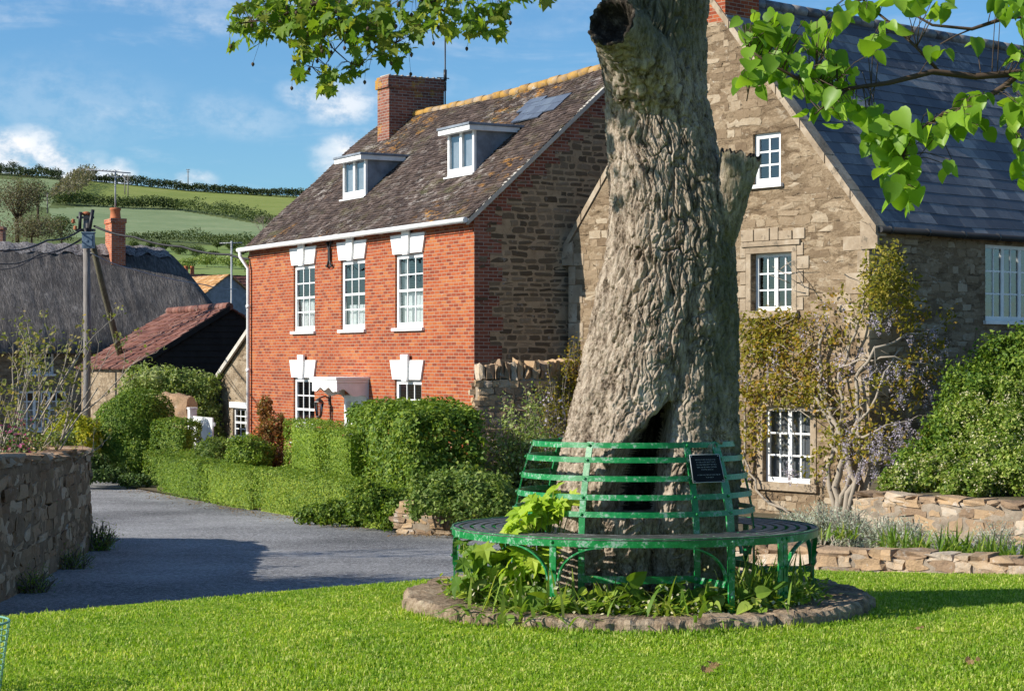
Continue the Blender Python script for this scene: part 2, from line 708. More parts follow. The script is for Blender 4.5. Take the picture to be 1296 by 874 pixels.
def shrub(name, blobs, n, size, mat, label, cat, kind='diamond', seed=1, group=None, depth=0.25, bumpy=0.18, tilt=0.8, droop=0.0, stems=True, core=0.72, lo=-0.7, clumps=14):
    """a bush of several lobes: [(x, y, z, rx, ry, rz)]; stems at the foot"""
    r = rng(seed)
    x = sum(b[0] for b in blobs) / len(blobs)
    y = sum(b[1] for b in blobs) / len(blobs)
    zb = min(b[2] - b[5] for b in blobs)
    root = empty(name, (x, y, zb))
    area = np.array([b[3] * b[5] for b in blobs])
    cnt = (n * area / area.sum()).astype(int) + 5
    parts = []
    for i, b in enumerate(blobs):
        c = (b[0] - x, b[1] - y, b[2] - zb)
        P, N = ell_pts(c, b[3:6], cnt[i], r, lo=lo, depth=depth, bumpy=bumpy, seed=seed + i)
        parts.append(leaves(P, N, size, kind, r, tilt, droop))
        # small clumps standing proud of the lobe, so the outline is uneven
        q = min(b[3:6])
        Pc, Nc = ell_pts(c, b[3:6], clumps, r, lo=lo, depth=.1, bumpy=bumpy, seed=seed + i)
        for pc, nc in zip(Pc, Nc):
            k = max(8, int(cnt[i] * .022))
            rr_ = q * r.uniform(.12, .24)
            P2 = pc + nc * rr_ * .5 + r.normal(0, 1, (k, 3)) * rr_ * .55
            parts.append(leaves(P2, np.tile(nc, (k, 1)), size, kind, r, tilt, droop))
        if core:
            parts.append(blob_core(c, b[3:6], seed + i, core))
    foliage_obj('foliage', parts, mat, root)
    if stems:
        mb = MB()
        for i, b in enumerate(blobs):
            for k in range(3):
                a = r.uniform(0, 6.28)
                p0 = Vector((b[0] - x + math.cos(a) * .1, b[1] - y + math.sin(a) * .1, -0.05))
                p1 = Vector((b[0] - x + math.cos(a) * b[3] * .5, b[1] - y + math.sin(a) * b[4] * .5, b[2] - zb + b[5] * .3))
                mb.tube([p0, p0.lerp(p1, .5) + Vector((0, 0, .05)), p1], [.02, .015, .008], 5)
        mb.build('stem', 'twig_grey', root)
    tag(root, label, cat, group)
    return root


def hedge(name, p0, p1, width, z0, z1, n, size, mat, label, cat='hedge', seed=1, amp=0.05, rnd=0.12, group=None, depth=0.1, kind='diamond', extra=None):
    """a clipped hedge along p0->p1 (front line), its body behind it"""
    r = rng(seed)
    v = Vector((p1[0] - p0[0], p1[1] - p0[1], 0))
    L = v.length
    ang = math.atan2(v.y, v.x)
    P, N = box_pts(0, L, 0, width, 0, z1 - z0, n, r, amp, depth, seed, rnd)
    arr = [leaves(P, N, size, kind, r, 0.55), box_core(0, L, 0, width, -0.1, z1 - z0, depth + amp + rnd * .45)]
    if extra:
        arr += extra(r, L, width, z1 - z0)
    o = foliage_obj(name, arr, mat)
    o.location = (p0[0], p0[1], z0)
    o.rotation_euler = (0, 0, ang)
    tag(o, label, cat, group)
    return o


# ------------------------------------------------------------------ materials
BRIGHT = ('leaf_box', 'leaf_hedge', 'leaf_yew', 'leaf_choisya', 'leaf_shrub', 'leaf_pale')
KEEP = ('leaf_cream', 'petal_lilac', 'petal_magenta', 'petal_orange', 'dead_leaf', 'leaf_silver', 'leaf_far_brown')


def leaf_mat(name, c1, c2, c3=None, transl=0.35, rough=0.55, spec=0.25):
    m = bpy.data.materials.new(name)
    m.use_nodes = True
    nt = m.node_tree
    nt.nodes.clear()
    out = nt.nodes.new('ShaderNodeOutputMaterial')
    ri = rand_island(nt)
    k = (1.0 if name in KEEP else 1.75 if name in BRIGHT else 1.45)
    c1, c2 = [tuple(min(.85, x * k * w) for x, w in zip(c, (1.0, 1.0, .85) if k > 1 else (1, 1, 1))) for c in (c1, c2)]
    c3 = tuple(min(.85, x * k) for x in c3) if c3 else None
    stops = [(0.0, c1), (0.6, c2)] + ([(0.97, c3)] if c3 else [])
    base = ramp(nt, ri, stops)
    pn = noise_t(nt, tc(nt, 'Object'), 1.7, 3) if name != 'grass_blade' else mth(nt, 'ADD', mth(nt, 'MULTIPLY', noise_t(nt, tc(nt, 'Object'), 1.1, 4), .5), mth(nt, 'MULTIPLY', noise_t(nt, tc(nt, 'Object'), 7, 4, .7), .5))
    lo_, hi_ = ((.3, (.78, .80, .72)), (.7, (1.18, 1.14, 1.0))) if name != 'grass_blade' else ((.36, (.62, .74, .7)), (.62, (1.28, 1.14, 1.3)))
    base = mixc(nt, 1.0, base, ramp(nt, pn, [lo_, hi_]), 'MULTIPLY')
    b = nd(nt, 'ShaderNodeBsdfPrincipled', {'Base Color': base, 'Roughness': rough, 'Specular IOR Level': spec})
    t = nd(nt, 'ShaderNodeBsdfTranslucent', {'Color': mixc(nt, 1.0, base, (1.5, 1.45, .75), 'MULTIPLY')})
    mx = nd(nt, 'ShaderNodeMixShader', {0: transl, 1: b.outputs[0], 2: t.outputs[0]})
    nt.links.new(mx.outputs[0], out.inputs[0])
    MATS[name] = m


leaf_mat('leaf_hedge', (.030, .060, .010), (.075, .125, .016), (.15, .19, .03), 0.3)
leaf_mat('leaf_box', (.045, .085, .013), (.10, .155, .02), (.17, .21, .035), 0.3)
leaf_mat('leaf_yew', (.03, .066, .010), (.07, .118, .014), (.13, .17, .025), 0.28)
leaf_mat('leaf_golden', (.11, .15, .012), (.24, .25, .02), (.34, .30, .03), 0.35)
leaf_mat('leaf_ivy', (.018, .042, .012), (.04, .075, .018), (.09, .13, .04), 0.2)
leaf_mat('leaf_shrub', (.04, .075, .018), (.085, .13, .03), (.16, .2, .06), 0.35)
leaf_mat('leaf_pale', (.07, .11, .03), (.13, .17, .05), (.24, .27, .13), 0.35)
leaf_mat('leaf_choisya', (.045, .085, .013), (.115, .165, .025), (.24, .26, .09), 0.35)
leaf_mat('leaf_cream', (.5, .47, .32), (.66, .62, .45), None, 0.3)
leaf_mat('leaf_bronze', (.10, .095, .012), (.18, .165, .02), (.27, .16, .03), 0.45)
leaf_mat('leaf_wisteria_green', (.07, .085, .012), (.15, .14, .02), (.24, .19, .03), 0.4)
leaf_mat('petal_lilac', (.30, .25, .42), (.44, .40, .56), (.60, .56, .68), 0.3)
leaf_mat('petal_magenta', (.22, .04, .12), (.38, .08, .20), (.5, .18, .3), 0.3)
leaf_mat('petal_orange', (.55, .20, .02), (.65, .33, .04), None, 0.3)
leaf_mat('leaf_red', (.10, .05, .02), (.16, .06, .025), (.12, .12, .03), 0.35)
leaf_mat('leaf_silver', (.30, .36, .30), (.45, .51, .45), (.60, .64, .60), 0.3)
leaf_mat('leaf_strap', (.07, .14, .02), (.14, .215, .035), (.28, .30, .08), 0.4)
leaf_mat('leaf_seedling', (.06, .12, .018), (.13, .21, .025), (.24, .30, .03), 0.4)
leaf_mat('leaf_seedling_bright', (.17, .27, .018), (.25, .35, .03), (.33, .4, .05), 0.45)
leaf_mat('leaf_lime', (.075, .155, .014), (.125, .23, .02), (.20, .31, .04), 0.5, 0.42, 0.35)
leaf_mat('leaf_sycamore', (.05, .105, .012), (.10, .165, .018), (.19, .21, .04), 0.5)
leaf_mat('leaf_twiggy', (.085, .105, .03), (.15, .165, .05), (.22, .17, .07), 0.4)
leaf_mat('leaf_far', (.030, .050, .018), (.055, .08, .025), (.09, .115, .035), 0.25)
leaf_mat('leaf_far_dark', (.022, .035, .018), (.035, .05, .02), None, 0.2)
leaf_mat('leaf_far_brown', (.115, .10, .072), (.16, .14, .095), (.15, .155, .07), 0.25)
leaf_mat('grass_blade', (.105, .19, .010), (.18, .285, .018), (.38, .40, .12), 0.42, 0.6, 0.2)
leaf_mat('grass_tuft_leaf', (.08, .15, .015), (.14, .22, .03), (.19, .2, .05), 0.35)
leaf_mat('dead_leaf', (.16, .10, .05), (.26, .17, .08), None, 0.2)

material('twig_grey', (.17, .14, .105), 0.85)
material('twig_brown', (.075, .05, .033), 0.8)
material('twig_pale', (.30, .255, .20), 0.85)


def mat_paint(name, c, rough=0.45, dirt=0.18):
    m, nt, b = material(name, c, rough)
    o = tc(nt, 'Object')
    n = noise_t(nt, o, 3.0, 6, 0.65)
    d = [x * (1 - dirt) for x in c]
    setc(nt, b, ramp(nt, n, [(0.35, d), (0.6, c)]), bump(nt, noise_t(nt, o, 40, 3), 0.08, 0.01))


mat_paint('white_paint', (.80, .80, .78))
mat_paint('white_plaster', (.80, .79, .77), 0.7, 0.1)
mat_paint('lead', (.22, .25, .29), 0.5, 0.4)
mat_paint('dark_metal', (.03, .03, .032), 0.45, 0.3)
mat_paint('grey_pvc', (.32, .33, .34), 0.5)
mat_paint('terracotta', (.42, .14, .06), 0.8, 0.3)
mat_paint('box_blue', (.13, .19, .26), 0.5, 0.3)
mat_paint('galvanised', (.38, .39, .40), 0.4, 0.25)
mat_paint('cable_black', (.02, .02, .022), 0.6)
mat_paint('cable_pale', (.30, .32, .35), 0.6)
mat_paint('plaque_black', (.005, .005, .006), 0.5, 0.2)
MATS['plaque_black'].node_tree.nodes['Principled BSDF'].inputs['Specular IOR Level'].default_value = .12
mat_paint('lettering_grey', (.34, .35, .35), 0.5)
mat_paint('curtain', (.72, .72, .70), 0.9, 0.06)
mat_paint('blind_grey', (.26, .26, .27), 0.9, 0.05)
mat_paint('room_dark', (.05, .045, .04), 0.9)
mat_paint('stone_cream', (.50, .46, .40), 0.85, 0.3)
mat_paint('black_board', (.016, .015, .015), 0.75, 0.5)

# glass
m = bpy.data.materials.new('window_glass')
m.use_nodes = True
nt = m.node_tree
nt.nodes.clear()
out = nt.nodes.new('ShaderNodeOutputMaterial')
fr_ = nd(nt, 'ShaderNodeFresnel', {'IOR': 1.55})
wob = bump(nt, noise_t(nt, tc(nt, 'Object'), 2.2, 2), 0.10, 0.05)
gl = nd(nt, 'ShaderNodeBsdfGlossy', {'Color': (.95, .97, 1, 1), 'Roughness': 0.02, 'Normal': wob})
tr = nd(nt, 'ShaderNodeBsdfTransparent', {'Color': (.80, .84, .86, 1)})
mx = nd(nt, 'ShaderNodeMixShader', {0: mth(nt, 'ADD', fr_.outputs[0], 0.06, clamp=True), 1: tr.outputs[0], 2: gl.outputs[0]})
nt.links.new(mx.outputs[0], out.inputs[0])
MATS['window_glass'] = m


def mat_brick(name, cols, mortar, w=0.225, h=0.075, flecks=0.3, stain=None):
    m, nt, b = material(name, None, 0.85)
    uv = tc(nt, 'UV')
    wob = nd(nt, 'ShaderNodeVectorMath', {0: noise_c(nt, uv, 1.4, 3), 1: (.5, .5, .5)}, operation='SUBTRACT').outputs[0]
    v = nd(nt, 'ShaderNodeVectorMath', {0: uv, 1: nd(nt, 'ShaderNodeVectorMath', {0: wob, 1: (.03, .022, 0)}, operation='MULTIPLY').outputs[0]}, operation='ADD').outputs[0]
    bt = nd(nt, 'ShaderNodeTexBrick', {'Vector': v, 'Color1': (0, 0, 0, 1), 'Color2': (1, 1, 1, 1), 'Mortar': (.5, .5, .5, 1), 'Scale': 1.0, 'Mortar Size': 0.0085,
                                      'Mortar Smooth': 0.3, 'Bias': 0.0, 'Brick Width': w, 'Row Height': h}, offset=0.5)
    n1 = noise_t(nt, uv, 0.55, 5, 0.6)
    n2 = noise_t(nt, uv, 11, 4, 0.7)
    fac = mth(nt, 'ADD', mth(nt, 'MULTIPLY', bt.outputs['Color'], 0.55), mth(nt, 'ADD', mth(nt, 'MULTIPLY', n1, 0.50), mth(nt, 'MULTIPLY', n2, 0.25)))
    c = ramp(nt, fac, [(0.30, cols[0]), (0.57, cols[1]), (0.80, cols[2]), (1.0, cols[3])])
    mort = mixc(nt, noise_t(nt, uv, 2.3, 4), [x * .6 for x in mortar], mortar)
    c = mixc(nt, bt.outputs['Fac'], c, mort)
    # white salt flecks, in drifts
    fl = mth(nt, 'MULTIPLY', sstep(nt, noise_t(nt, mapping(nt, uv, (5, 13, 1)), 1.0, 5, .75), .60, .72), sstep(nt, noise_t(nt, uv, .8, 3), .45, .65))
    c = mixc(nt, mth(nt, 'MULTIPLY', fl, flecks), c, (.56, .46, .37))
    if stain:
        st = sstep(nt, noise_t(nt, tc(nt, 'Object'), 1.3, 5, .7), .53, .62)
        c = mixc(nt, mth(nt, 'MULTIPLY', st, .8), c, stain)
    hgt = mth(nt, 'SUBTRACT', mth(nt, 'MULTIPLY', n2, .5), bt.outputs['Fac'])
    setc(nt, b, c, bump(nt, hgt, 0.5, 0.012))


mat_brick('brick_orange', [(.15, .030, .013), (.275, .052, .015), (.345, .082, .022), (.38, .135, .042)], (.39, .265, .18), flecks=.7)
mat_brick('brick_dark', [(.10, .035, .025), (.17, .055, .035), (.23, .075, .045), (.27, .12, .08)], (.34, .30, .25), flecks=.4)
mat_brick('brick_chimney_lichen', [(.10, .035, .025), (.17, .055, .035), (.23, .075, .045), (.27, .12, .08)], (.34, .30, .25), flecks=.5, stain=(.40, .22, .03))
mat_brick('brick_cottage', [(.26, .06, .025), (.38, .095, .035), (.45, .13, .05), (.48, .19, .09)], (.40, .34, .28), flecks=.2)


def mat_rubble(name, cols, mortar, sx=2.6, sz=5.5, edge_w=0.05, rnd=0.8, lich=None, vec='UV', grime=0.5, bs=0.7, plaster=0.0, broken=0.0, rounded=False):
    m, nt, b = material(name, None, 0.9)
    uv = tc(nt, vec)
    wob = nd(nt, 'ShaderNodeVectorMath', {0: noise_c(nt, uv, 3.4, 4), 1: (.5, .5, .5)}, operation='SUBTRACT').outputs[0]
    v = nd(nt, 'ShaderNodeVectorMath', {0: uv, 1: nd(nt, 'ShaderNodeVectorMath', {0: wob, 1: (.20, .10, .1)}, operation='MULTIPLY').outputs[0]}, operation='ADD').outputs[0]
    sc = (sx, sz, sz) if vec == 'UV' else (sx, sx, sz)
    mv = mapping(nt, v, sc)
    v1 = nd(nt, 'ShaderNodeTexVoronoi', {'Vector': mv, 'Scale': 1.0, 'Randomness': rnd}, feature='F1')
    v2 = nd(nt, 'ShaderNodeTexVoronoi', {'Vector': mv, 'Scale': 1.0, 'Randomness': rnd}, feature='DISTANCE_TO_EDGE')
    n2 = noise_t(nt, mapping(nt, uv, (.7, 1.3, 1)), 13, 7, .8)
    n1 = noise_t(nt, uv, .7, 4, .6)
    cell = nd(nt, 'ShaderNodeSeparateColor', {0: v1.outputs['Color']}).outputs[0]
    fac = mth(nt, 'ADD', mth(nt, 'MULTIPLY', cell, .62), mth(nt, 'ADD', mth(nt, 'MULTIPLY', n2, .34), mth(nt, 'MULTIPLY', n1, .22)))
    c = ramp(nt, fac, [(.22, cols[0]), (.48, cols[1]), (.72, cols[2]), (.95, cols[3])])
    dd = mth(nt, 'ADD', v2.outputs['Distance'], mth(nt, 'MULTIPLY', mth(nt, 'SUBTRACT', n2, .5), .10))
    ed = sstep(nt, dd, edge_w * 2.0, edge_w * .7)
    if rounded:
        ed = mth(nt, 'MAXIMUM', ed, sstep(nt, mth(nt, 'ADD', v1.outputs['Distance'], mth(nt, 'MULTIPLY', mth(nt, 'SUBTRACT', n2, .5), .30)), .40, .54))
    if broken:
        ed = mth(nt, 'MULTIPLY', ed, sstep(nt, noise_t(nt, uv, 2.6, 5, .7), .58, .42))
    if plaster:
        pl = sstep(nt, noise_t(nt, uv, 1.1, 5, .65), .62 - plaster * .3, .70 - plaster * .3)
        ed = mth(nt, 'MAXIMUM', ed, mth(nt, 'MULTIPLY', pl, .85))
    mc = mixc(nt, n2, [x * .75 for x in mortar], [min(1, x * 1.15) for x in mortar])
    c = mixc(nt, ed, c, mc)
    gr = sstep(nt, noise_t(nt, mapping(nt, uv, (1.2, .55, 1)), 1.3, 5, .65), .42, .75)
    c = mixc(nt, mth(nt, 'MULTIPLY', gr, grime), c, mixc(nt, 1.0, c, (.48, .46, .44), 'MULTIPLY'))
    if lich:
        lf = sstep(nt, noise_t(nt, uv, 4.5, 6, .72), .60, .66)
        c = mixc(nt, mth(nt, 'MULTIPLY', lf, lich[1]), c, lich[0])
    h = mth(nt, 'ADD', mth(nt, 'MULTIPLY', sstep(nt, dd, 0, edge_w * 3.2), .8 if broken else 1.0), mth(nt, 'MULTIPLY', n2, 1.1 if broken else .7))
    setc(nt, b, c, bump(nt, h, bs, 0.035))


mat_rubble('rubble_gable', [(.066, .049, .033), (.115, .088, .06), (.17, .128, .085), (.26, .20, .135)], (.36, .27, .175), 3.1, 8.0, .06, .9, ((.42, .40, .37), .5), grime=.3, bs=.8, rounded=True)

def mat_eroded(name, cols, pale, dark):
    """weathered coursed rubble whose joints have been lost under old lime"""
    m, nt, b = material(name, None, .92, spec=.15)
    uv = tc(nt, 'UV')
    wob = nd(nt, 'ShaderNodeVectorMath', {0: noise_c(nt, uv, 3.0, 4), 1: (.5, .5, .5)}, operation='SUBTRACT').outputs[0]
    v = nd(nt, 'ShaderNodeVectorMath', {0: uv, 1: nd(nt, 'ShaderNodeVectorMath', {0: wob, 1: (.22, .12, 0)}, operation='MULTIPLY').outputs[0]}, operation='ADD').outputs[0]
    big = noise_t(nt, uv, .45, 5, .6)
    course = noise_t(nt, mapping(nt, v, (3.2, 5.6, 1)), 1.3, 5, .75)
    blk = noise_t(nt, mapping(nt, v, (2.4, 5.4, 1), (5, 3, 0)), 1.0, 2, .5)
    fine = noise_t(nt, mapping(nt, uv, (1, 1.5, 1)), 17, 6, .85)
    vo = nd(nt, 'ShaderNodeTexVoronoi', {'Vector': mapping(nt, v, (3.1, 7.2, 1)), 'Scale': 1.0, 'Randomness': .85}, feature='F1')
    cell = nd(nt, 'ShaderNodeSeparateColor', {0: vo.outputs['Color']}).outputs[0]
    grit = noise_t(nt, uv, 33, 3, .7)
    fac = mth(nt, 'ADD', mth(nt, 'ADD', mth(nt, 'MULTIPLY', course, .28), mth(nt, 'MULTIPLY', fine, .50)), mth(nt, 'ADD', mth(nt, 'MULTIPLY', cell, .13), mth(nt, 'MULTIPLY', big, .16)))
    c = ramp(nt, fac, [(.41, cols[0]), (.50, cols[1]), (.58, cols[2]), (.68, cols[3])])
    rim = mth(nt, 'MULTIPLY', sstep(nt, mth(nt, 'ADD', vo.outputs['Distance'], mth(nt, 'MULTIPLY', mth(nt, 'SUBTRACT', fine, .5), .45)), .40, .62), sstep(nt, noise_t(nt, uv, .9, 4, .6), .40, .62))
    c = mixc(nt, mth(nt, 'MULTIPLY', rim, .55), c, mixc(nt, 1.0, c, (.52, .47, .42), 'MULTIPLY'))
    c = mixc(nt, sstep(nt, grit, .60, .72), c, mixc(nt, 1.0, c, (.45, .42, .38), 'MULTIPLY'))
    # sooty drifts, pale dressed stones, open joints and holes
    dr = mth(nt, 'MULTIPLY', sstep(nt, noise_t(nt, mapping(nt, uv, (1.0, .6, 1), (3, 7, 0)), 1.0, 5, .65), .47, .70), .55)
    c = mixc(nt, dr, c, mixc(nt, 1.0, c, (.50, .47, .44), 'MULTIPLY'))
    pl = mth(nt, 'MULTIPLY', sstep(nt, blk, .60, .66), sstep(nt, fine, .40, .5))
    c = mixc(nt, mth(nt, 'MULTIPLY', pl, .40), c, pale)
    jn = mth(nt, 'MULTIPLY', sstep(nt, noise_t(nt, mapping(nt, v, (1.5, 12, 1), (2, 8, 0)), 1.0, 4, .65), .40, .33), sstep(nt, fine, .62, .45))
    hole = sstep(nt, noise_t(nt, mapping(nt, uv, (7, 13, 1)), 1.0, 5, .7), .36, .29)
    c = mixc(nt, mth(nt, 'MULTIPLY', mth(nt, 'MAXIMUM', jn, hole), .75), c, dark)
    c = mixc(nt, mth(nt, 'MULTIPLY', sstep(nt, noise_t(nt, mapping(nt, uv, (6, 8, 1), (9, 2, 0)), 1.0, 4, .7), .68, .72), .8), c, (.62, .58, .50))
    h = mth(nt, 'SUBTRACT', mth(nt, 'ADD', fine, course), mth(nt, 'ADD', mth(nt, 'MAXIMUM', jn, hole), mth(nt, 'MULTIPLY', rim, .5)))
    setc(nt, b, c, bump(nt, h, .9, .03))


mat_eroded('stone_house', [(.12, .082, .050), (.225, .162, .10), (.30, .225, .145), (.42, .335, .235)], (.46, .39, .29), (.085, .06, .04))
mat_eroded('stone_lean', [(.15, .11, .07), (.25, .19, .125), (.32, .25, .17), (.42, .35, .26)], (.46, .40, .31), (.10, .075, .05))
mat_eroded('stone_cottage', [(.13, .10, .07), (.21, .165, .115), (.28, .225, .16), (.36, .30, .225)], (.40, .35, .28), (.09, .07, .05))
mat_rubble('stone_field', [(.12, .088, .062), (.18, .135, .098), (.25, .19, .14), (.36, .29, .22)], (.145, .108, .076), 5.0, 10.5, .03, 1.0, ((.50, .47, .43), .6), vec='Object', grime=.5, bs=.9)
mat_rubble('stone_bed', [(.22, .155, .10), (.37, .26, .165), (.44, .29, .16), (.52, .44, .35)], (.40, .34, .27), 2.6, 4.6, .05, .9, ((.55, .53, .50), .4), vec='Object', grime=.35, bs=1.0)
mat_rubble('stone_pier', [(.12, .095, .07), (.20, .155, .115), (.26, .20, .145), (.33, .27, .20)], (.22, .18, .14), 3, 5.5, .05, .8, ((.45, .44, .41), .5), vec='Object')


def mat_quoin():
    m, nt, b = material('quoin_stone', None, .88)
    o = tc(nt, 'Object')
    n = noise_t(nt, o, 2.2, 6, .65)
    c = ramp(nt, n, [(.3, (.20, .15, .10)), (.5, (.31, .24, .165)), (.7, (.42, .355, .27))])
    c = mixc(nt, sstep(nt, noise_t(nt, o, 6, 5, .7), .56, .66), c, (.15, .12, .085))
    setc(nt, b, c, bump(nt, noise_t(nt, o, 14, 6, .7), .6, .02))


mat_quoin()


def mat_tiles(name, cols, lichens, rough=.8, spec=.3, bs=.4):
    """roof coverings: every tile is its own mesh island"""
    m, nt, b = material(name, None, rough, spec=spec)
    o = tc(nt, 'Object')
    ri = rand_island(nt)
    n1 = noise_t(nt, o, 1.1, 5, .65)
    n2 = noise_t(nt, o, 13, 5, .7)
    fac = mth(nt, 'ADD', mth(nt, 'MULTIPLY', ri, .62), mth(nt, 'ADD', mth(nt, 'MULTIPLY', n1, .28), mth(nt, 'MULTIPLY', n2, .28)))
    c = ramp(nt, fac, [(.25, cols[0]), (.5, cols[1]), (.75, cols[2]), (.92, cols[3])])
    for k, (lc, sc, lo, hi, amt, where) in enumerate(lichens):
        big = sstep(nt, noise_t(nt, mapping(nt, o, (1, 1, 1), (k * 7.1, k * 3.3, 0)), where[0], 3, .5), where[1], where[2])
        f = mth(nt, 'MULTIPLY', sstep(nt, noise_t(nt, mapping(nt, o, (.7, 1.4, 1.4), (k * 3.7, 0, 0)), sc, 6, .75), lo, hi), big)
        c = mixc(nt, mth(nt, 'MULTIPLY', f, amt), c, lc)
    setc(nt, b, c, bump(nt, n2, bs, .012))


mat_tiles('roof_brown', [(.030, .020, .016), (.056, .037, .030), (.080, .055, .043), (.13, .095, .08)],
          [((.44, .40, .36), 3.2, .52, .62, .7, (.45, .40, .68)), ((.42, .20, .030), 3.0, .53, .62, .8, (.35, .52, .66)), ((.16, .17, .05), 1.7, .5, .65, .3, (.5, .4, .6))], bs=.6)
mat_tiles('roof_ridge', [(.12, .08, .06), (.2, .14, .09), (.3, .24, .18), (.4, .34, .28)],
          [((.40, .22, .035), 2.2, .38, .56, .85, (.8, .3, .5)), ((.5, .48, .44), 4, .58, .66, .8, (.6, .3, .5))], bs=.6)
mat_tiles('roof_slate', [(.045, .046, .050), (.075, .076, .081), (.115, .114, .116), (.26, .245, .225)],
          [((.30, .265, .24), 2.6, .48, .60, .75, (.55, .48, .64)), ((.2, .19, .19), 8, .58, .68, .5, (.6, .3, .5))], .5, .45)
mat_tiles('roof_red', [(.09, .038, .028), (.15, .058, .042), (.19, .080, .056), (.24, .13, .10)],
          [((.42, .34, .29), 3, .56, .66, .6, (.4, .4, .6)), ((.09, .06, .05), 2, .52, .66, .6, (.5, .4, .6))])
mat_tiles('roof_orange', [(.30, .16, .06), (.42, .22, .08), (.48, .28, .12), (.5, .34, .2)], [((.3, .26, .2), 2, .5, .62, .5, (.4, .4, .6))])
mat_tiles('roof_lead_patch', [(.05, .068, .10), (.07, .09, .13), (.085, .11, .155), (.11, .14, .18)], [], .7, .3)


def mat_thatch():
    m, nt, b = material('thatch', None, .95, spec=.1)
    o = tc(nt, 'Object')
    st = noise_t(nt, mapping(nt, o, (7, 1.1, 1.6)), 2.4, 6, .75)
    n1 = noise_t(nt, o, .5, 4, .6)
    fac = mth(nt, 'ADD', mth(nt, 'MULTIPLY', st, .75), mth(nt, 'MULTIPLY', n1, .35))
    c = ramp(nt, fac, [(.35, (.045, .040, .039)), (.53, (.10, .091, .086)), (.66, (.19, .172, .16)), (.76, (.42, .39, .36))])
    setc(nt, b, c, bump(nt, st, 1.0, .12))


mat_thatch()
m, nt, b = material('thatch_ridge', None, .95, spec=.1)
o_ = tc(nt, 'Object')
st_ = noise_t(nt, mapping(nt, o_, (5, 3, 3)), 3.0, 6, .75)
setc(nt, b, ramp(nt, st_, [(.38, (.10, .092, .09)), (.55, (.28, .26, .255)), (.7, (.46, .44, .43))]), bump(nt, st_, 1.0, .1))


def mat_asphalt():
    m, nt, b = material('asphalt', None, .85, spec=.35)
    o = tc(nt, 'Object')
    n1 = noise_t(nt, o, .35, 5, .6)
    n2 = noise_t(nt, o, 20, 5, .9)
    n3 = noise_t(nt, o, 42, 2, .6)
    fac = mth(nt, 'ADD', mth(nt, 'MULTIPLY', n2, .72), mth(nt, 'MULTIPLY', n1, .28))
    c = ramp(nt, fac, [(.42, (.055, .055, .055)), (.5, (.19, .188, .188)), (.58, (.38, .377, .375))])
    c = mixc(nt, sstep(nt, n3, .60, .70), c, (.55, .545, .54))
    setc(nt, b, c, bump(nt, n2, .7, .02))


mat_asphalt()


def mat_ground(name, stops, scale=3.0, bs=.5, spec=.1):
    m, nt, b = material(name, None, .95, spec=spec)
    o = tc(nt, 'Object')
    n = mth(nt, 'ADD', mth(nt, 'MULTIPLY', noise_t(nt, o, scale, 6, .7), .6), mth(nt, 'MULTIPLY', noise_t(nt, o, scale * 9, 4, .7), .4))
    setc(nt, b, ramp(nt, n, stops), bump(nt, n, bs, .03))


mat_ground('earth', [(.35, (.07, .055, .035)), (.5, (.12, .10, .06)), (.65, (.19, .16, .105))], 5)
mat_ground('turf', [(.35, (.10, .18, .009)), (.5, (.155, .25, .012)), (.65, (.22, .29, .025))], 4)
mat_ground('field_bright', [(.38, (.165, .215, .050)), (.5, (.19, .235, .056)), (.62, (.22, .255, .066))], .02, .1)
mat_ground('field_pale', [(.38, (.155, .215, .095)), (.5, (.185, .245, .115)), (.62, (.215, .265, .13))], .018, .1)
mat_ground('field_mid', [(.38, (.135, .20, .055)), (.5, (.165, .23, .065)), (.62, (.20, .25, .08))], .02, .1)
mat_ground('hill_rough', [(.35, (.07, .09, .03)), (.5, (.10, .13, .045)), (.65, (.15, .17, .06))], .05, .1)
mat_ground('slab_stone', [(.36, (.075, .052, .034)), (.5, (.235, .172, .115)), (.64, (.40, .325, .235))], 4.5, 1.0)


def mat_green_metal():
    m, nt, b = material('green_paint', None, .38, spec=.45)
    o = tc(nt, 'Object')
    n = noise_t(nt, o, 13, 6, .75)
    n2 = noise_t(nt, mapping(nt, o, (1, 1, 1), (4, 2, 7)), 42, 4, .7)
    c = ramp(nt, n, [(.3, (.002, .10, .020)), (.5, (.004, .18, .038)), (.7, (.010, .26, .062))])
    wear = mth(nt, 'MULTIPLY', sstep(nt, n, .50, .58), sstep(nt, n2, .44, .56))
    c = mixc(nt, mth(nt, 'MULTIPLY', wear, .7), c, (.30, .37, .34))
    c = mixc(nt, sstep(nt, n2, .70, .78), c, (.10, .05, .03))
    setc(nt, b, c, bump(nt, n2, .15, .004), mth(nt, 'ADD', .33, mth(nt, 'MULTIPLY', wear, .4)))


mat_green_metal()
m, nt, b = material('seat_slat_dark', None, .5, spec=.4)
o_ = tc(nt, 'Object')
n_ = noise_t(nt, o_, 12, 6, .7)
setc(nt, b, ramp(nt, n_, [(.4, (.035, .04, .036)), (.58, (.10, .10, .095)), (.7, (.28, .28, .27))]))


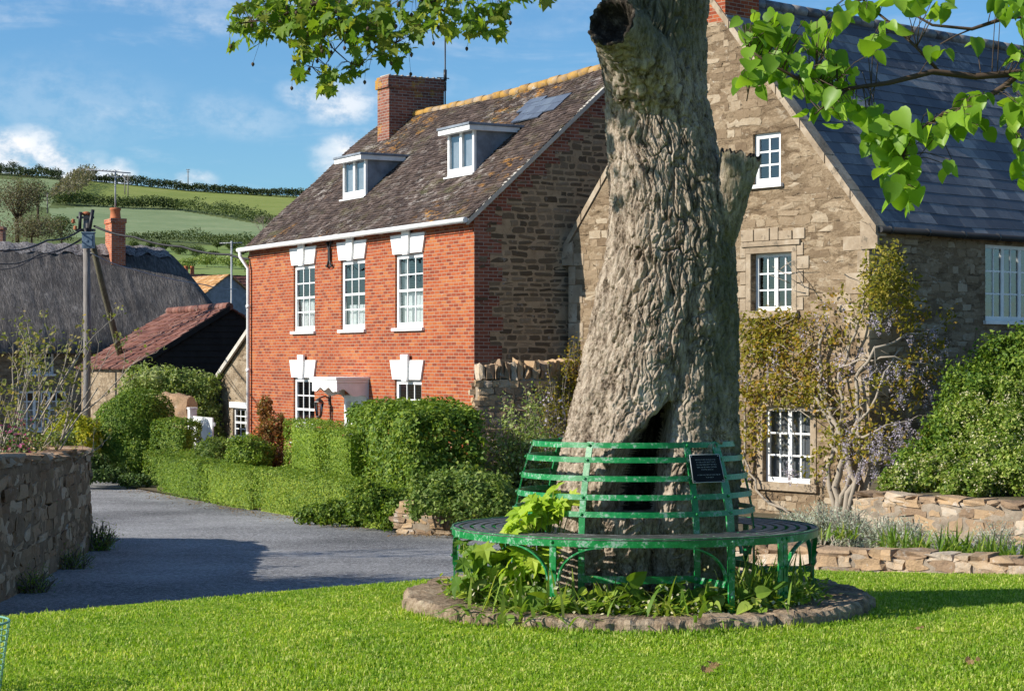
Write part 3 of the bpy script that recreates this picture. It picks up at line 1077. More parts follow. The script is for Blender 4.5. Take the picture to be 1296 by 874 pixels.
def mat_bark():
    m, nt, b = material('bark', None, .92, spec=.15)
    o = tc(nt, 'Object')
    v = mapping(nt, o, (1, 1, .35))
    n = noise_t(nt, v, 13, 8, .78, .5)
    n2 = noise_t(nt, mapping(nt, o, (1, 1, .45)), 38, 7, .85)
    big = noise_t(nt, o, 1.3, 4, .6)
    fac = mth(nt, 'ADD', mth(nt, 'MULTIPLY', n, .6), mth(nt, 'MULTIPLY', n2, .4))
    c = ramp(nt, fac, [(.40, (.03, .021, .014)), (.45, (.16, .120, .085)), (.53, (.38, .31, .24)), (.66, (.58, .50, .41))])
    # green algae on the weather side and near the top
    sep = nd(nt, 'ShaderNodeSeparateXYZ', {0: o})
    alg = mth(nt, 'MULTIPLY', sstep(nt, sep.outputs[0], .12, .50), sstep(nt, big, .38, .58))
    top = mth(nt, 'MULTIPLY', sstep(nt, sep.outputs[2], 3.3, 3.75), sstep(nt, big, .30, .55))
    c = mixc(nt, mth(nt, 'MULTIPLY', mth(nt, 'MAXIMUM', alg, top), .75), c, mixc(nt, n2, (.05, .055, .026), (.135, .135, .07)))
    setc(nt, b, c, bump(nt, fac, .8, .03))


mat_bark()
m, nt, b = material('heartwood_and_shade', None, .9, spec=.1)
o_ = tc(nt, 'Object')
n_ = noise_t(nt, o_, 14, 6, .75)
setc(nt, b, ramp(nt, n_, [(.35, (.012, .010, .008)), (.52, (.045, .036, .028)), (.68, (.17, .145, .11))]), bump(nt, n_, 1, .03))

m, nt, b = material('timber_pole', None, .85, spec=.15)
o_ = tc(nt, 'Object')
n_ = noise_t(nt, mapping(nt, o_, (8, 8, .5)), 3, 6, .7)
setc(nt, b, ramp(nt, n_, [(.35, (.11, .095, .085)), (.5, (.20, .18, .165)), (.65, (.28, .26, .24))]), bump(nt, n_, .5, .02))
m, nt, b = material('timber_brown', None, .85, spec=.15)
o_ = tc(nt, 'Object')
n_ = noise_t(nt, mapping(nt, o_, (8, 8, .5)), 3, 6, .7)
setc(nt, b, ramp(nt, n_, [(.35, (.06, .055, .035)), (.5, (.11, .10, .065)), (.65, (.16, .145, .10))]), bump(nt, n_, .5, .02))

m, nt, b = material('green_mesh', (.16, .34, .26), .5)


def mat_pieces(name, cols, lich, lamt=.5, moss=.25):
    m, nt, b = material(name, None, .9, spec=.15)
    o = tc(nt, 'Object')
    ri = rand_island(nt)
    n2 = noise_t(nt, o, 13, 6, .75)
    n1 = noise_t(nt, o, 1.2, 4, .6)
    fac = mth(nt, 'ADD', mth(nt, 'MULTIPLY', ri, .6), mth(nt, 'ADD', mth(nt, 'MULTIPLY', n2, .36), mth(nt, 'MULTIPLY', n1, .18)))
    c = ramp(nt, fac, [(.2, cols[0]), (.45, cols[1]), (.7, cols[2]), (.92, cols[3])])
    c = mixc(nt, mth(nt, 'MULTIPLY', sstep(nt, noise_t(nt, o, 5, 6, .75), .58, .66), lamt), c, lich)
    c = mixc(nt, mth(nt, 'MULTIPLY', sstep(nt, noise_t(nt, mapping(nt, o, (1, 1, .6), (3, 1, 0)), 2.2, 5, .7), .56, .68), moss), c, (.07, .085, .03))
    setc(nt, b, c, bump(nt, n2, .9, .03))


mat_pieces('pieces_brown', [(.17, .095, .052), (.30, .185, .105), (.41, .27, .165), (.53, .39, .27)], (.46, .43, .39), .6, .35)
mat_pieces('pieces_tan', [(.115, .077, .046), (.215, .154, .096), (.285, .213, .138), (.42, .345, .25)], (.50, .45, .37), .35, .06)
mat_pieces('pieces_dark', [(.07, .053, .036), (.125, .095, .064), (.18, .137, .092), (.29, .225, .155)], (.42, .40, .37), .4, .1)
mat_ground('mortar_tan', [(.35, (.23, .165, .105)), (.5, (.34, .255, .165)), (.65, (.43, .33, .225))], 6)
mat_pieces('pieces_ochre', [(.19, .125, .078), (.33, .23, .145), (.42, .285, .16), (.50, .43, .34)], (.52, .50, .46), .5, .12)
mat_ground('mortar_brown', [(.35, (.13, .078, .046)), (.5, (.21, .135, .082)), (.65, (.29, .20, .13))], 7)
mat_ground('mortar_pale', [(.35, (.16, .125, .09)), (.5, (.26, .21, .155)), (.65, (.36, .30, .235))], 7)
mat_ground('field_bright', [(.36, (.16, .205, .050)), (.5, (.20, .24, .06)), (.64, (.25, .27, .085))], .05, .1)
mat_ground('field_pale', [(.36, (.145, .20, .095)), (.5, (.19, .245, .12)), (.64, (.245, .285, .15))], .045, .1)
mat_ground('field_mid', [(.36, (.12, .18, .05)), (.5, (.165, .225, .065)), (.64, (.22, .26, .09))], .05, .1)


# ------------------------------------------------------------------ ground, road, lawn, hill
def grid_mesh(name, xs, rows, fn, mat, kind='structure', smooth=True):
    V = []
    for j in range(rows):
        V.append(fn(xs, j))
    V = np.concatenate(V)
    n = len(xs)
    i, j = np.meshgrid(np.arange(n - 1), np.arange(rows - 1))
    a = (j * n + i).ravel()
    Fc = np.stack([a, a + 1, a + n + 1, a + n], 1)
    o = np_mesh(name, V, Fc, None, (mat,), smooth)
    o['kind'] = kind
    return o


gx = np.concatenate([np.linspace(-160, -14, 30), np.linspace(-13, 13, 130), np.linspace(14, 160, 30)])
gd = np.concatenate([np.linspace(-40, 6, 20), np.linspace(6.3, 30, 120), np.linspace(31, 262, 60)])
grid_mesh('ground', gx, len(gd), lambda xs, j: np.stack([xs, np.full_like(xs, gd[j]), gz(xs, gd[j]) - 0.02], 1), 'earth')

lx = np.linspace(-9, 12, 170)
lt = np.linspace(0, 1, 90)
grid_mesh('lawn', lx, len(lt), lambda xs, j: np.stack([xs, 4 + (edge(xs) + .12 - 4) * lt[j], lawnz(xs, 4 + (edge(xs) - 4) * lt[j]) + .012 * vnoise(np.stack([xs * 1.5, np.full_like(xs, 1) * (4 + (edge(xs) - 4) * lt[j]) * 1.5, xs * 0], 1), 5)], 1), 'turf')
rx_ = np.linspace(-24, 16, 220)
rt = np.linspace(0, 1, 90) ** 1.2
grid_mesh('road', rx_, len(rt), lambda xs, j: np.stack([xs, edge(xs) + .55 + (62 - edge(xs)) * rt[j], gz(xs, edge(xs) + .55 + (62 - edge(xs)) * rt[j]) + .012], 1), 'asphalt')

SKYL = [(-1800, 245), (-300, 214), (0, 219), (60, 223), (100, 227), (180, 235), (240, 241), (390, 249), (800, 264), (1500, 275), (3400, 300)]
HB = 352.0


def hill_pt(px, py):
    px = np.asarray(px, float)
    py = np.asarray(py, float)
    sk = interp(px, SKYL)
    t = (HB - py) / (HB - sk)
    d = 250 + 450 * t
    return np.stack([(px - 648) / F * d, d, EYE + (HY - py) / F * d], -1)


def in_poly(x, y, poly):
    ins = np.zeros(x.shape, bool)
    n = len(poly)
    for i in range(n):
        (x1, y1), (x2, y2) = poly[i], poly[(i + 1) % n]
        c = ((y1 > y) != (y2 > y)) & (x < (x2 - x1) * (y - y1) / (y2 - y1 + 1e-12) + x1)
        ins ^= c
    return ins


def build_hill():
    pxs = np.concatenate([np.linspace(-1800, -60, 60), np.linspace(-50, 480, 270), np.linspace(500, 3400, 90)])
    ts = np.linspace(0, 1, 110)
    V, PX, PY = [], [], []
    for t in ts:
        py = HB + (interp(pxs, SKYL) - HB) * t
        V.append(hill_pt(pxs, py))
        PX.append(pxs)
        PY.append(py)
    for k in range(1, 6):
        w = V[109].copy()
        w[:, 0] *= 1 + k * .12
        w[:, 1] *= 1 + k * .12
        w[:, 2] -= k * k * 1.2
        V.append(w)
        PX.append(pxs)
        PY.append(PY[109])
    V = np.concatenate(V)
    PX, PY = np.concatenate(PX), np.concatenate(PY)
    n = len(pxs)
    rows = len(ts) + 5
    i, j = np.meshgrid(np.arange(n - 1), np.arange(rows - 1))
    a = (j * n + i).ravel()
    Fc = np.stack([a, a + 1, a + n + 1, a + n], 1)
    o = np_mesh('hill', V, Fc, None, ('hill_rough', 'field_bright', 'field_pale', 'field_mid'), True)
    cx = PX[Fc].mean(1)
    cy = PY[Fc].mean(1)
    mi = np.zeros(len(Fc), dtype=np.int32)
    mi[in_poly(cx, cy, [(92, 236), (110, 228), (250, 238), (900, 262), (900, 292), (385, 280), (330, 272), (215, 262), (80, 257)])] = 1
    mi[in_poly(cx, cy, [(28, 226), (75, 227), (78, 238), (62, 262), (30, 262)])] = 2
    mi[in_poly(cx, cy, [(62, 264), (140, 261), (225, 266), (330, 284), (400, 288), (900, 305), (900, 322), (340, 304), (250, 300), (150, 300), (70, 300)])] = 2
    mi[in_poly(cx, cy, [(140, 312), (330, 310), (900, 330), (900, 356), (100, 356)])] = 3
    mi[in_poly(cx, cy, [(-1800, 246), (-10, 226), (20, 228), (30, 300), (-1800, 330)])] = 2
    mi[in_poly(cx, cy, [(900, 262), (3400, 302), (3400, 340), (900, 320)])] = 1
    o.data.polygons.foreach_set('material_index', mi)
    o['kind'] = 'structure'


build_hill()


# ------------------------------------------------------------------ windows, doors, roofs
def window(parent, fr, u0, u1, z0, z1, cols, rows, inset=-.09, frame=.055, bar=.028, sill=True, sash=True, curtain=None, name='window', casements=1, paint='white_paint', sill_mat='white_paint', cloth='curtain'):
    mb = MB()
    i0, i1 = inset - .055, inset
    mb.box(u0, u0 + frame, i0, i1, z0, z1, fr=fr)
    mb.box(u1 - frame, u1, i0, i1, z0, z1, fr=fr)
    mb.box(u0 + frame, u1 - frame, i0, i1 - .002, z1 - frame, z1, fr=fr)
    mb.box(u0 + frame, u1 - frame, i0, i1 - .002, z0, z0 + frame * 1.2, fr=fr)
    a, b, c, d = u0 + frame, u1 - frame, z0 + frame * 1.2, z1 - frame
    if casements > 1:
        for k in range(1, casements):
            u = a + (b - a) * k / casements
            mb.box(u - .045, u + .045, i0, i1 - .004, c, d, fr=fr)
    tot = cols * casements
    for k in range(1, tot):
        if casements > 1 and k % cols == 0:
            continue
        u = a + (b - a) * k / tot
        mb.box(u - bar / 2, u + bar / 2, i0 + .012, i1 - .018, c, d, fr=fr)
    for k in range(1, rows):
        z = c + (d - c) * k / rows
        if sash and rows % 2 == 0 and k == rows // 2:
            mb.box(a, b, i0 + .006, i1 - .008, z - .028, z + .028, fr=fr)
        else:
            mb.box(a, b, i0 + .014, i1 - .020, z - bar / 2, z + bar / 2, fr=fr)
    w = mb.build(name, paint, parent)
    p = MB()
    g = (i0 + i1) / 2 - .004
    p.face([fr.p(a, g, c), fr.p(b, g, c), fr.p(b, g, d), fr.p(a, g, d)])
    p.build('pane', 'window_glass', w)
    if sill:
        s = MB()
        s.box(u0 - .07, u1 + .07, inset - .05, .075, z0 - .075, z0 - .002, fr=fr)
        s.build('sill', sill_mat, w, bevel=.006)
    if curtain:
        cm = MB()
        n = 60
        for (ca, cb, cz0, cz1) in curtain:
            uu = [u0 + (u1 - u0) * (ca + (cb - ca) * k / n) for k in range(n + 1)]
            oo = [i0 - .10 + .022 * math.sin(k * 1.25) + .01 * math.sin(k * .4) for k in range(n + 1)]
            za, zb = z0 + (z1 - z0) * cz0, z0 + (z1 - z0) * cz1
            for k in range(n):
                cm.face([fr.p(uu[k], oo[k], za), fr.p(uu[k + 1], oo[k + 1], za), fr.p(uu[k + 1], oo[k + 1], zb), fr.p(uu[k], oo[k], zb)])
        cm.build('curtain', cloth, w)
    return w


def tile_roof(name, mat, parent, org, U, V, L, S, expo, tw, t, seed=1, jit=.25, sag=0.0, warp=.0, gap=.004, even=False):
    r = rng(seed)
    U, V = Vector(U).normalized(), Vector(V).normalized()
    N = U.cross(V)
    if N.z < 0:
        N = -N
    nr, nc = int(math.ceil(S / expo)), int(math.ceil(L / tw))
    rr, cc = np.meshgrid(np.arange(nr), np.arange(nc + 1), indexing='ij')
    rr, cc = rr.ravel(), cc.ravel()
    u0 = (cc - .5 * (rr % 2)) * tw + r.uniform(-.06, .06, len(rr)) * tw * jit * 2
    u1 = u0 + tw - gap
    u0, u1 = np.clip(u0, 0, L), np.clip(u1, 0, L)
    k = (u1 - u0) > tw * .12
    rr, u0, u1 = rr[k], u0[k], u1[k]
    n = len(rr)
    v0 = rr * expo - r.uniform(0, .10, n) * expo * jit * 2
    v1 = np.minimum(v0 + expo * 1.25, S)
    lift = np.full(n, t) if even else t * (1 + r.uniform(-.3, .5, n) * jit * 2)
    tl = r.uniform(-.35, .35, n) * t * jit * (0 if even else 1)
    if even:
        v0 = rr * expo - .004 * r.random(n)
    P = np.zeros((n, 8, 3))
    Un, Vn, Nn, On = (np.array(x) for x in (U, V, N, Vector(org)))

    def pt(u, v, h):
        q = On + u[:, None] * Un + v[:, None] * Vn + h[:, None] * Nn
        if sag or warp:
            q[:, 2] += -sag * np.sin(np.pi * u / L) * (v / S) + warp * vnoise(np.stack([u * .7, v * .7, u * 0], 1), seed)
        return q
    z = np.zeros(n)
    P[:, 0], P[:, 1] = pt(u0, v0, z - .012), pt(u1, v0, z - .012)
    P[:, 2], P[:, 3] = pt(u1, v0, lift + tl), pt(u0, v0, lift - tl)
    P[:, 4], P[:, 5] = pt(u0, v1, z + .15 * t), pt(u1, v1, z + .15 * t)
    P[:, 6], P[:, 7] = pt(u1, v1, z - .02), pt(u0, v1, z - .02)
    base = (np.arange(n) * 8)[:, None, None]
    q = np.array([[3, 2, 5, 4], [0, 1, 2, 3], [0, 3, 4, 7], [1, 6, 5, 2]])
    Fc = (q[None] + base).reshape(-1, 4)
    # decking under the tiles
    m = 12
    us, vs = np.linspace(0, L, m), np.linspace(0, S, 4)
    uu, vv = np.meshgrid(us, vs)
    D = pt(uu.ravel(), vv.ravel(), np.full(uu.size, -.03))
    i, j = np.meshgrid(np.arange(m - 1), np.arange(3))
    a = (j * m + i).ravel()
    Fd = np.stack([a, a + 1, a + m + 1, a + m], 1) + n * 8
    return np_mesh(name, np.concatenate([P.reshape(-1, 3), D]), np.concatenate([Fc, Fd]), parent, (mat,))


def unit_stone():
    v = [(x, y, z) for x in (-1, 0, 1) for y in (-1, 0, 1) for z in (-1, 0, 1) if (x, y, z) != (0, 0, 0)]
    ix = {p: i for i, p in enumerate(v)}
    f = []
    for ax in range(3):
        for s in (-1, 1):
            for a in (-1, 0):
                for b in (-1, 0):
                    q = []
                    for (da, db) in ((0, 0), (1, 0), (1, 1), (0, 1)):
                        p = [0, 0, 0]
                        p[ax] = s
                        p[(ax + 1) % 3] = a + da
                        p[(ax + 2) % 3] = b + db
                        q.append(ix[tuple(p)])
                    f.append(q if s == 1 else q[::-1])
    return np.array(v, float), np.array(f)


STONE_V, STONE_F = unit_stone()


def wall_stones(parent, fr, u0, u1, z0, z1, openings, clips, mat, seed, row, ln, gap, proud, skip=None, rnd=.16, name='rubble_stone'):
    """the face stones of a rubble wall, bedded in its mortar in rough courses"""
    r = rng(seed)
    V, n = [], 0
    U, O, Z, G = (np.array(x) for x in (fr.u, fr.o, fr.z, fr.org))
    z = z0
    while z < z1:
        h = r.uniform(*row)
        u = u0 - r.random() * .3
        while u < u1:
            l = r.uniform(*ln) * (1 if r.random() < .8 else 1.5)
            hh = h * r.uniform(.8, 1.12)
            a, b_, c_, d_ = u, u + l, z, z + hh
            u += l
            if a < u0 or b_ > u1:
                a, b_ = max(a, u0 + .01), min(b_, u1 - .01)
                if b_ - a < .07:
                    continue
            if any(a < o[1] + .02 and b_ > o[0] - .02 and c_ < o[3] + .02 and d_ > o[2] - .02 for o in openings):
                continue
            if any(ca * uu + cb * zz > cc - .04 for ca, cb, cc in clips for uu in (a, b_) for zz in (c_, d_)):
                continue
            if skip is not None and skip > 0 and r.random() < skip * (1 + .9 * float(vnoise(np.array([[a * .6, c_ * .6, seed]]), 3)[0])):
                continue
            q = STONE_V.copy()
            rl = np.linalg.norm(q, axis=1, keepdims=True)
            q = q * (1 - rnd * (1 - 1 / rl)) * (1 + .12 * r.normal(0, 1, (26, 3)))
            rot = r.normal(0, .05)
            x, zz = q[:, 0] * (b_ - a - gap) / 2, q[:, 2] * (hh - gap) / 2
            x, zz = x * math.cos(rot) - zz * math.sin(rot), x * math.sin(rot) + zz * math.cos(rot)
            out = q[:, 1] * .03 - .03 + proud + r.normal(0, .35) * proud
            V.append(G + ((a + b_) / 2 + x)[:, None] * U + out[:, None] * O + ((c_ + d_) / 2 + zz)[:, None] * Z)
            n += 1
        z += h
    F_ = (STONE_F[None] + (np.arange(n) * 26)[:, None, None]).reshape(-1, 4)
    return np_mesh(name, np.concatenate(V), F_, parent, (mat,), False)


class Plan:
    """a wall line in plan: start P (x, depth), unit direction, ground height; turns photo points into wall coordinates"""
    def __init__(s, P, dirn, zb):
        s.P, s.d, s.zb = P, dirn, zb

    def u(s, px):
        return solve_u(s.P, s.d[0], s.d[1], px)

    def dep(s, px):
        return s.P[1] + s.d[1] * s.u(px)

    def z(s, px, py):
        return EYE + (HY - py) * s.dep(px) / F - s.zb

    def rect(s, x0, x1, y0, y1, xr=None):
        xc = (x0 + x1) / 2
        return (s.u(x0), s.u(x1), s.z(xc, y1), s.z(xc, y0))


# ------------------------------------------------------------------ the red brick house
RA = (-7.05, 51.9)
RLEN = math.hypot(6.25, 11.1)
RU = (6.25 / RLEN, -11.1 / RLEN)
RV = (-RU[1], RU[0])
RZ = -1.62
R_EAVE, R_DEP = 6.27, 8.0
R_RISE = 3.55


def build_red_house():
    h = empty('brick_house', (RA[0], RA[1], RZ), math.atan2(RU[1], RU[0]))
    tag(h, 'two storey red brick house with brown lichened tile roof and white sash windows', 'house')
    fr = Frame((0, 0, 0), (1, 0, 0), (0, -1, 0))
    pl = Plan(RA, RU, RZ)
    up = [(371.5, 398.5, 337, 420), (431.5, 462, 328.5, 417), (500, 535.5, 318.5, 413.5)]
    lo = [(371.5, 398, 479, 566), (499.5, 533.5, 479, 572)]
    ops = [pl.rect(*w) for w in up + lo]
    zmid = .5 * (ops[0][2] + ops[2][2])
    ztop = .5 * (ops[0][3] + ops[2][3])
    lz0, lz1 = 1.15, .5 * (ops[3][3] + ops[4][3])
    ops = [(o[0], o[1], zmid, ztop) for o in ops[:3]] + [(o[0], o[1], lz0, lz1) for o in ops[3:]]
    du0, du1 = pl.u(437), pl.u(465)
    door = (du0, du1, .25, pl.z(450, 500))
    mb = MB()
    wall_panel(mb, fr, 0, RLEN, -.6, R_EAVE, ops + [door], reveal=.15)
    # projecting courses under the eaves
    mb.box(0, RLEN, .0025, .035, R_EAVE - .34, R_EAVE - .26, fr=fr)
    mb.box(0, RLEN, .0025, .06, R_EAVE - .10, R_EAVE - .02, fr=fr)
    w = mb.build('front_wall', 'brick_orange', h)
    # gables and back
    g = Frame((RLEN, 0, 0), (0, 1, 0), (1, 0, 0))
    sl = R_RISE / (R_DEP / 2)
    cl = [(-sl, 1, R_EAVE), (sl, 1, R_EAVE + sl * R_DEP)]
    mb = MB()
    wall_panel(mb, g, 0, R_DEP, -.6, R_EAVE + R_RISE, (), cl)
    gw = mb.build('gable_wall', 'mortar_tan', h)
    wall_stones(gw, g, 0, R_DEP, -.6, R_EAVE + R_RISE, (), cl, 'pieces_dark', 5, (.09, .17), (.14, .40), .030, .010, .05, .30)
    mb = MB()
    g2 = Frame((0, 0, 0), (0, 1, 0), (-1, 0, 0))
    wall_panel(mb, g2, 0, R_DEP, -.6, R_EAVE + R_RISE, (), cl)
    g3 = Frame((0, R_DEP, 0), (1, 0, 0), (0, 1, 0))
    wall_panel(mb, g3, 0, RLEN, -.6, R_EAVE)
    mb.build('rear_wall', 'brick_dark', h)
    # brick corner and verge dressing on the gable, toothed
    q = MB()
    z = -.6
    k = 0
    rr = random.Random(3)
    while z < R_EAVE - .05:
        hh = .15 + .075 * rr.choice((1, 2))
        q.box(0.002, .38 + .26 * (k % 2) + rr.uniform(-.04, .06), .001, .012, z, min(z + hh, R_EAVE), fr=g)
        z += hh
        k += 1
    # rear corner
    z = -.6
    while z < R_EAVE - .05:
        hh = .15 + .075 * rr.choice((1, 2))
        q.box(R_DEP - .42 - .26 * (k % 2), R_DEP - .002, .001, .012, z, min(z + hh, R_EAVE), fr=g)
        z += hh
        k += 1
    n = 26
    for sgn in (0, 1):
        for i in range(n):
            z0 = R_EAVE - .02 + (R_RISE - .1) * i / n
            z1 = R_EAVE - .02 + (R_RISE - .1) * (i + 1) / n
            y0 = (z1 - R_EAVE) / sl + .02
            wd = .34 + .22 * (i % 2) + rr.uniform(-.03, .05)
            if y0 + wd > R_DEP / 2:
                wd = R_DEP / 2 - y0
            if wd < .05:
                continue
            a, b = (y0, y0 + wd) if not sgn else (R_DEP - y0 - wd, R_DEP - y0)
            q.box(a, b, .001, .012, z0, z1, fr=g)
    q.build('brick_dressing', 'brick_dark', h)
    # roof
    slope = math.hypot(R_DEP / 2, R_RISE)
    ov = .26
    V = Vector((0, R_DEP / 2, R_RISE)).normalized()
    o = Vector((-.12, 0, R_EAVE + .05)) - V * ov
    Lr = RLEN + .24
    rf = tile_roof('roof', 'roof_brown', h, o, (1, 0, 0), V, Lr, slope + ov, .105, .175, .022, 5, .6, .10, .05)
    V2 = Vector((0, -R_DEP / 2, R_RISE)).normalized()
    tile_roof('roof', 'roof_brown', h, Vector((-.12, R_DEP, R_EAVE + .05)) - V2 * ov, (1, 0, 0), V2, Lr, slope + ov, .21, .35, .022, 6, .6, .10, .05)
    # ridge tiles
    mb = MB()
    m = int(Lr / .46)
    for i in range(m):
        x0 = -.12 + Lr * i / m
        x1 = x0 + Lr / m - .008
        zc = [R_EAVE + R_RISE + .07 - .10 * math.sin(math.pi * (x + .12) / Lr) + .012 * math.sin(i * 2.3) for x in (x0, x1)]
        mb.tube([(x0, R_DEP / 2, zc[0] - .03), (x1, R_DEP / 2, zc[1] - .03)], .112, 10)
    mb.build('ridge_tile', 'roof_ridge', rf)
    # mortar verge
    mb = MB()
    for sy in (1, -1):
        y0 = -ov * V.y if sy == 1 else R_DEP + ov * V.y
        ym = R_DEP / 2
        z0 = R_EAVE + .05 - ov * V.z
        c = [(RLEN + .012, y0, z0 - .09), (RLEN + .125, y0, z0 - .09), (RLEN + .125, ym, R_EAVE + R_RISE - .03), (RLEN + .012, ym, R_EAVE + R_RISE - .03),
             (RLEN + .012, y0, z0 + .03), (RLEN + .125, y0, z0 + .03), (RLEN + .125, ym, R_EAVE + R_RISE + .085), (RLEN + .012, ym, R_EAVE + R_RISE + .085)]
        mb.hexa([Vector(p) for p in c])
    mb.build('verge', 'stone_cream', rf)
    # gutter and downpipe
    mb = MB()
    mb.tube([(-.14, -.26, R_EAVE - .12), (RLEN + .10, -.26, R_EAVE - .12)], .062, 8)
    for i in range(13):
        x = .3 + i * (RLEN - .6) / 12
        mb.box(x - .02, x + .02, -.25, -.062, R_EAVE - .17, R_EAVE - .10)
    mb.build('gutter', 'white_paint', h)
    mb = MB()
    dx = pl.u(323)
    mb.tube([(-.02, -.26, R_EAVE - .15), (.02, -.26, R_EAVE - .3), (.16, -.09, R_EAVE - .62), (.16, -.09, -.4)], .05, 8)
    for zz in (1.2, 2.9, 4.6):
        mb.tube([(.16, -.09, zz), (.16, -.09, zz + .08)], .066, 8)
    mb.build('downpipe', 'white_paint', h)
    # windows with splayed lintels
    cur = [[(.0, .95, .0, .47)], [(.0, 1, .0, .36)], [(.0, 1, .0, .48), (.0, .2, .45, 1)], [(.0, 1, .0, .35)], None]
    for i, op in enumerate(ops):
        ww = window(h, fr, op[0] + .003, op[1] - .003, op[2] + .003, op[3] - .003, 3, 4, inset=-.05, frame=.10, bar=.03, curtain=cur[i])
        l = MB()
        a, b, zt = op[0], op[1], op[3]
        e, hh = .17, .44
        l.prism([(a - .03, zt + .002), (b + .03, zt + .002), (b + e, zt + hh), (a - e, zt + hh)], fr, .003, .05)
        cx = (a + b) / 2
        l.prism([(cx - .13, zt - .03), (cx + .13, zt - .03), (cx + .19, zt + hh + .13), (cx - .19, zt + hh + .13)], fr, .052, .11)
        l.build('lintel', 'white_plaster', ww, bevel=.008)
    # door
    mb = MB()
    a, b, c, d = door
    for x0, x1 in ((a, a + .13), (b - .13, b)):
        mb.box(x0, x1, -.12, .03, c, d - .002, fr=fr)
    mb.box(a + .13, b - .13, -.12, .028, d - .14, d - .002, fr=fr)
    # leaf of the door
    a1, b1 = a + .13, b - .13
    mb.box(a1, b1, -.11, -.075, c, c + 1.0, fr=fr)
    mb.box(a1, b1, -.11, -.075, d - .36, d - .14, fr=fr)
    for x0, x1 in ((a1, a1 + .12), (b1 - .12, b1), ((a1 + b1) / 2 - .05, (a1 + b1) / 2 + .05)):
        mb.box(x0, x1, -.108, -.077, c + 1.0, d - .36, fr=fr)
    dr = mb.build('door', 'white_paint', h)
    p = MB()
    p.face([fr.p(a1, -.095, c + 1), fr.p(b1, -.095, c + 1), fr.p(b1, -.095, d - .36), fr.p(a1, -.095, d - .36)])
    p.build('pane', 'window_glass', dr)
    mb = MB()
    mb.lathe([(.012, 0), (.035, .01), (.04, .03), (.02, .06)], 10, fr.p(b1 - .07, -.05, c + .95))
    mb.build('handle', 'dark_metal', dr)
    # canopy on scrolled brackets
    ca, cb, cz = a - .10, b + .08, d + .02
    pr = .82
    mb = MB()
    mb.box(ca - .06, cb + .06, .002, pr + .05, cz + .36, cz + .42, fr=fr)
    mb.box(ca - .03, cb + .03, .002, pr + .02, cz + .29, cz + .36, fr=fr)
    cn = mb.build('door_canopy', 'white_plaster', h, bevel=.008)
    fas = MB()
    pts = [(ca, cz + .288), (cb, cz + .288)]
    m = 36
    for i in range(m + 1):
        x = cb + (ca - cb) * i / m
        t = abs((i / m) * 2 - 1)
        pts.append((x, cz + .14 - .10 * (t ** 3) + .035 * math.cos(i / m * 6 * math.pi)))
    fas.prism(pts, fr, pr - .05, pr)
    fas.build('valance', 'white_paint', cn)
    for x in (ca, cb - .06):
        sfr = Frame((x, 0, 0), (0, -1, 0), (1, 0, 0))
        prof = [(0, cz + .288), (pr - .052, cz + .288), (pr - .052, cz + .10)]
        for i in range(15):
            t = i / 14
            prof.append((pr - .052 - (pr - .1) * t, cz + .10 - .16 * math.sin(t * math.pi * .5) ** 2 + .045 * math.sin(t * 9)))
        prof.append((0, cz - .10))
        br = MB()
        br.prism(prof, sfr, 0, .06)
        br.build('bracket', 'white_paint', cn)
    # lantern
    lu, lz = pl.u(418), pl.z(418, 506)
    mb = MB()
    mb.lathe([(.05, -.02), (.06, 0), (.05, .02)], 10, fr.p(lu, .01, lz))
    mb.box(lu - .05, lu + .05, .003, .03, lz - .12, lz + .12, fr=fr)
    mb.tube([fr.p(lu, .02, lz + .04), fr.p(lu, .14, lz + .10), fr.p(lu, .30, lz + .05)], .018, 6)
    lc = fr.p(lu, .30, lz)
    mb.lathe([(.03, .05), (.11, -.02), (.125, -.05)], 6, lc, smooth=False)
    mb.lathe([(.06, -.42), (.075, -.40), (.07, -.38)], 6, lc, smooth=False)
    mb.lathe([(.006, -.50), (.02, -.46), (.05, -.42)], 6, lc, smooth=False)
    for k in range(6):
        an = k * math.pi / 3
        mb.tube([lc + Vector((math.cos(an) * .112, math.sin(an) * .112, -.05)), lc + Vector((math.cos(an) * .068, math.sin(an) * .068, -.38))], .009, 4)
    ln = mb.build('wall_lantern', 'dark_metal', h)
    p = MB()
    for k in range(6):
        a0, a1_ = k * math.pi / 3, (k + 1) * math.pi / 3
        p.face([lc + Vector((math.cos(a0) * .066, math.sin(a0) * .066, -.38)), lc + Vector((math.cos(a1_) * .066, math.sin(a1_) * .066, -.38)),
                lc + Vector((math.cos(a1_) * .11, math.sin(a1_) * .11, -.05)), lc + Vector((math.cos(a0) * .11, math.sin(a0) * .11, -.05))])
    p.build('pane', 'window_glass', ln)
    # iron tie plate
    au, az = pl.u(419), pl.z(419, 322)
    mb = MB()
    for s in (-1, 1):
        mb.tube([fr.p(au + s * .17, .05, az + .28), fr.p(au + s * .10, .05, az + .30), fr.p(au + s * .03, .05, az + .14), fr.p(au + s * .03, .05, az - .14), fr.p(au + s * .10, .05, az - .30), fr.p(au + s * .18, .05, az - .27)], .03, 6)
    mb.build('tie_plate', 'dark_metal', h)

    # points on the front roof slope
    def roof_pt(px, py):
        lo_, hi_ = -.2, 4.0
        for _ in range(50):
            y = (lo_ + hi_) / 2
            P = (RA[0] + RV[0] * y, RA[1] + RV[1] * y)
            s = solve_u(P, RU[0], RU[1], px)
            d = P[1] + RU[1] * s
            zpix = HY - (RZ + R_EAVE + .07 + y * sl - EYE) * F / d
            if zpix > py:
                lo_ = y
            else:
                hi_ = y
        return s, y, R_EAVE + .07 + y * sl
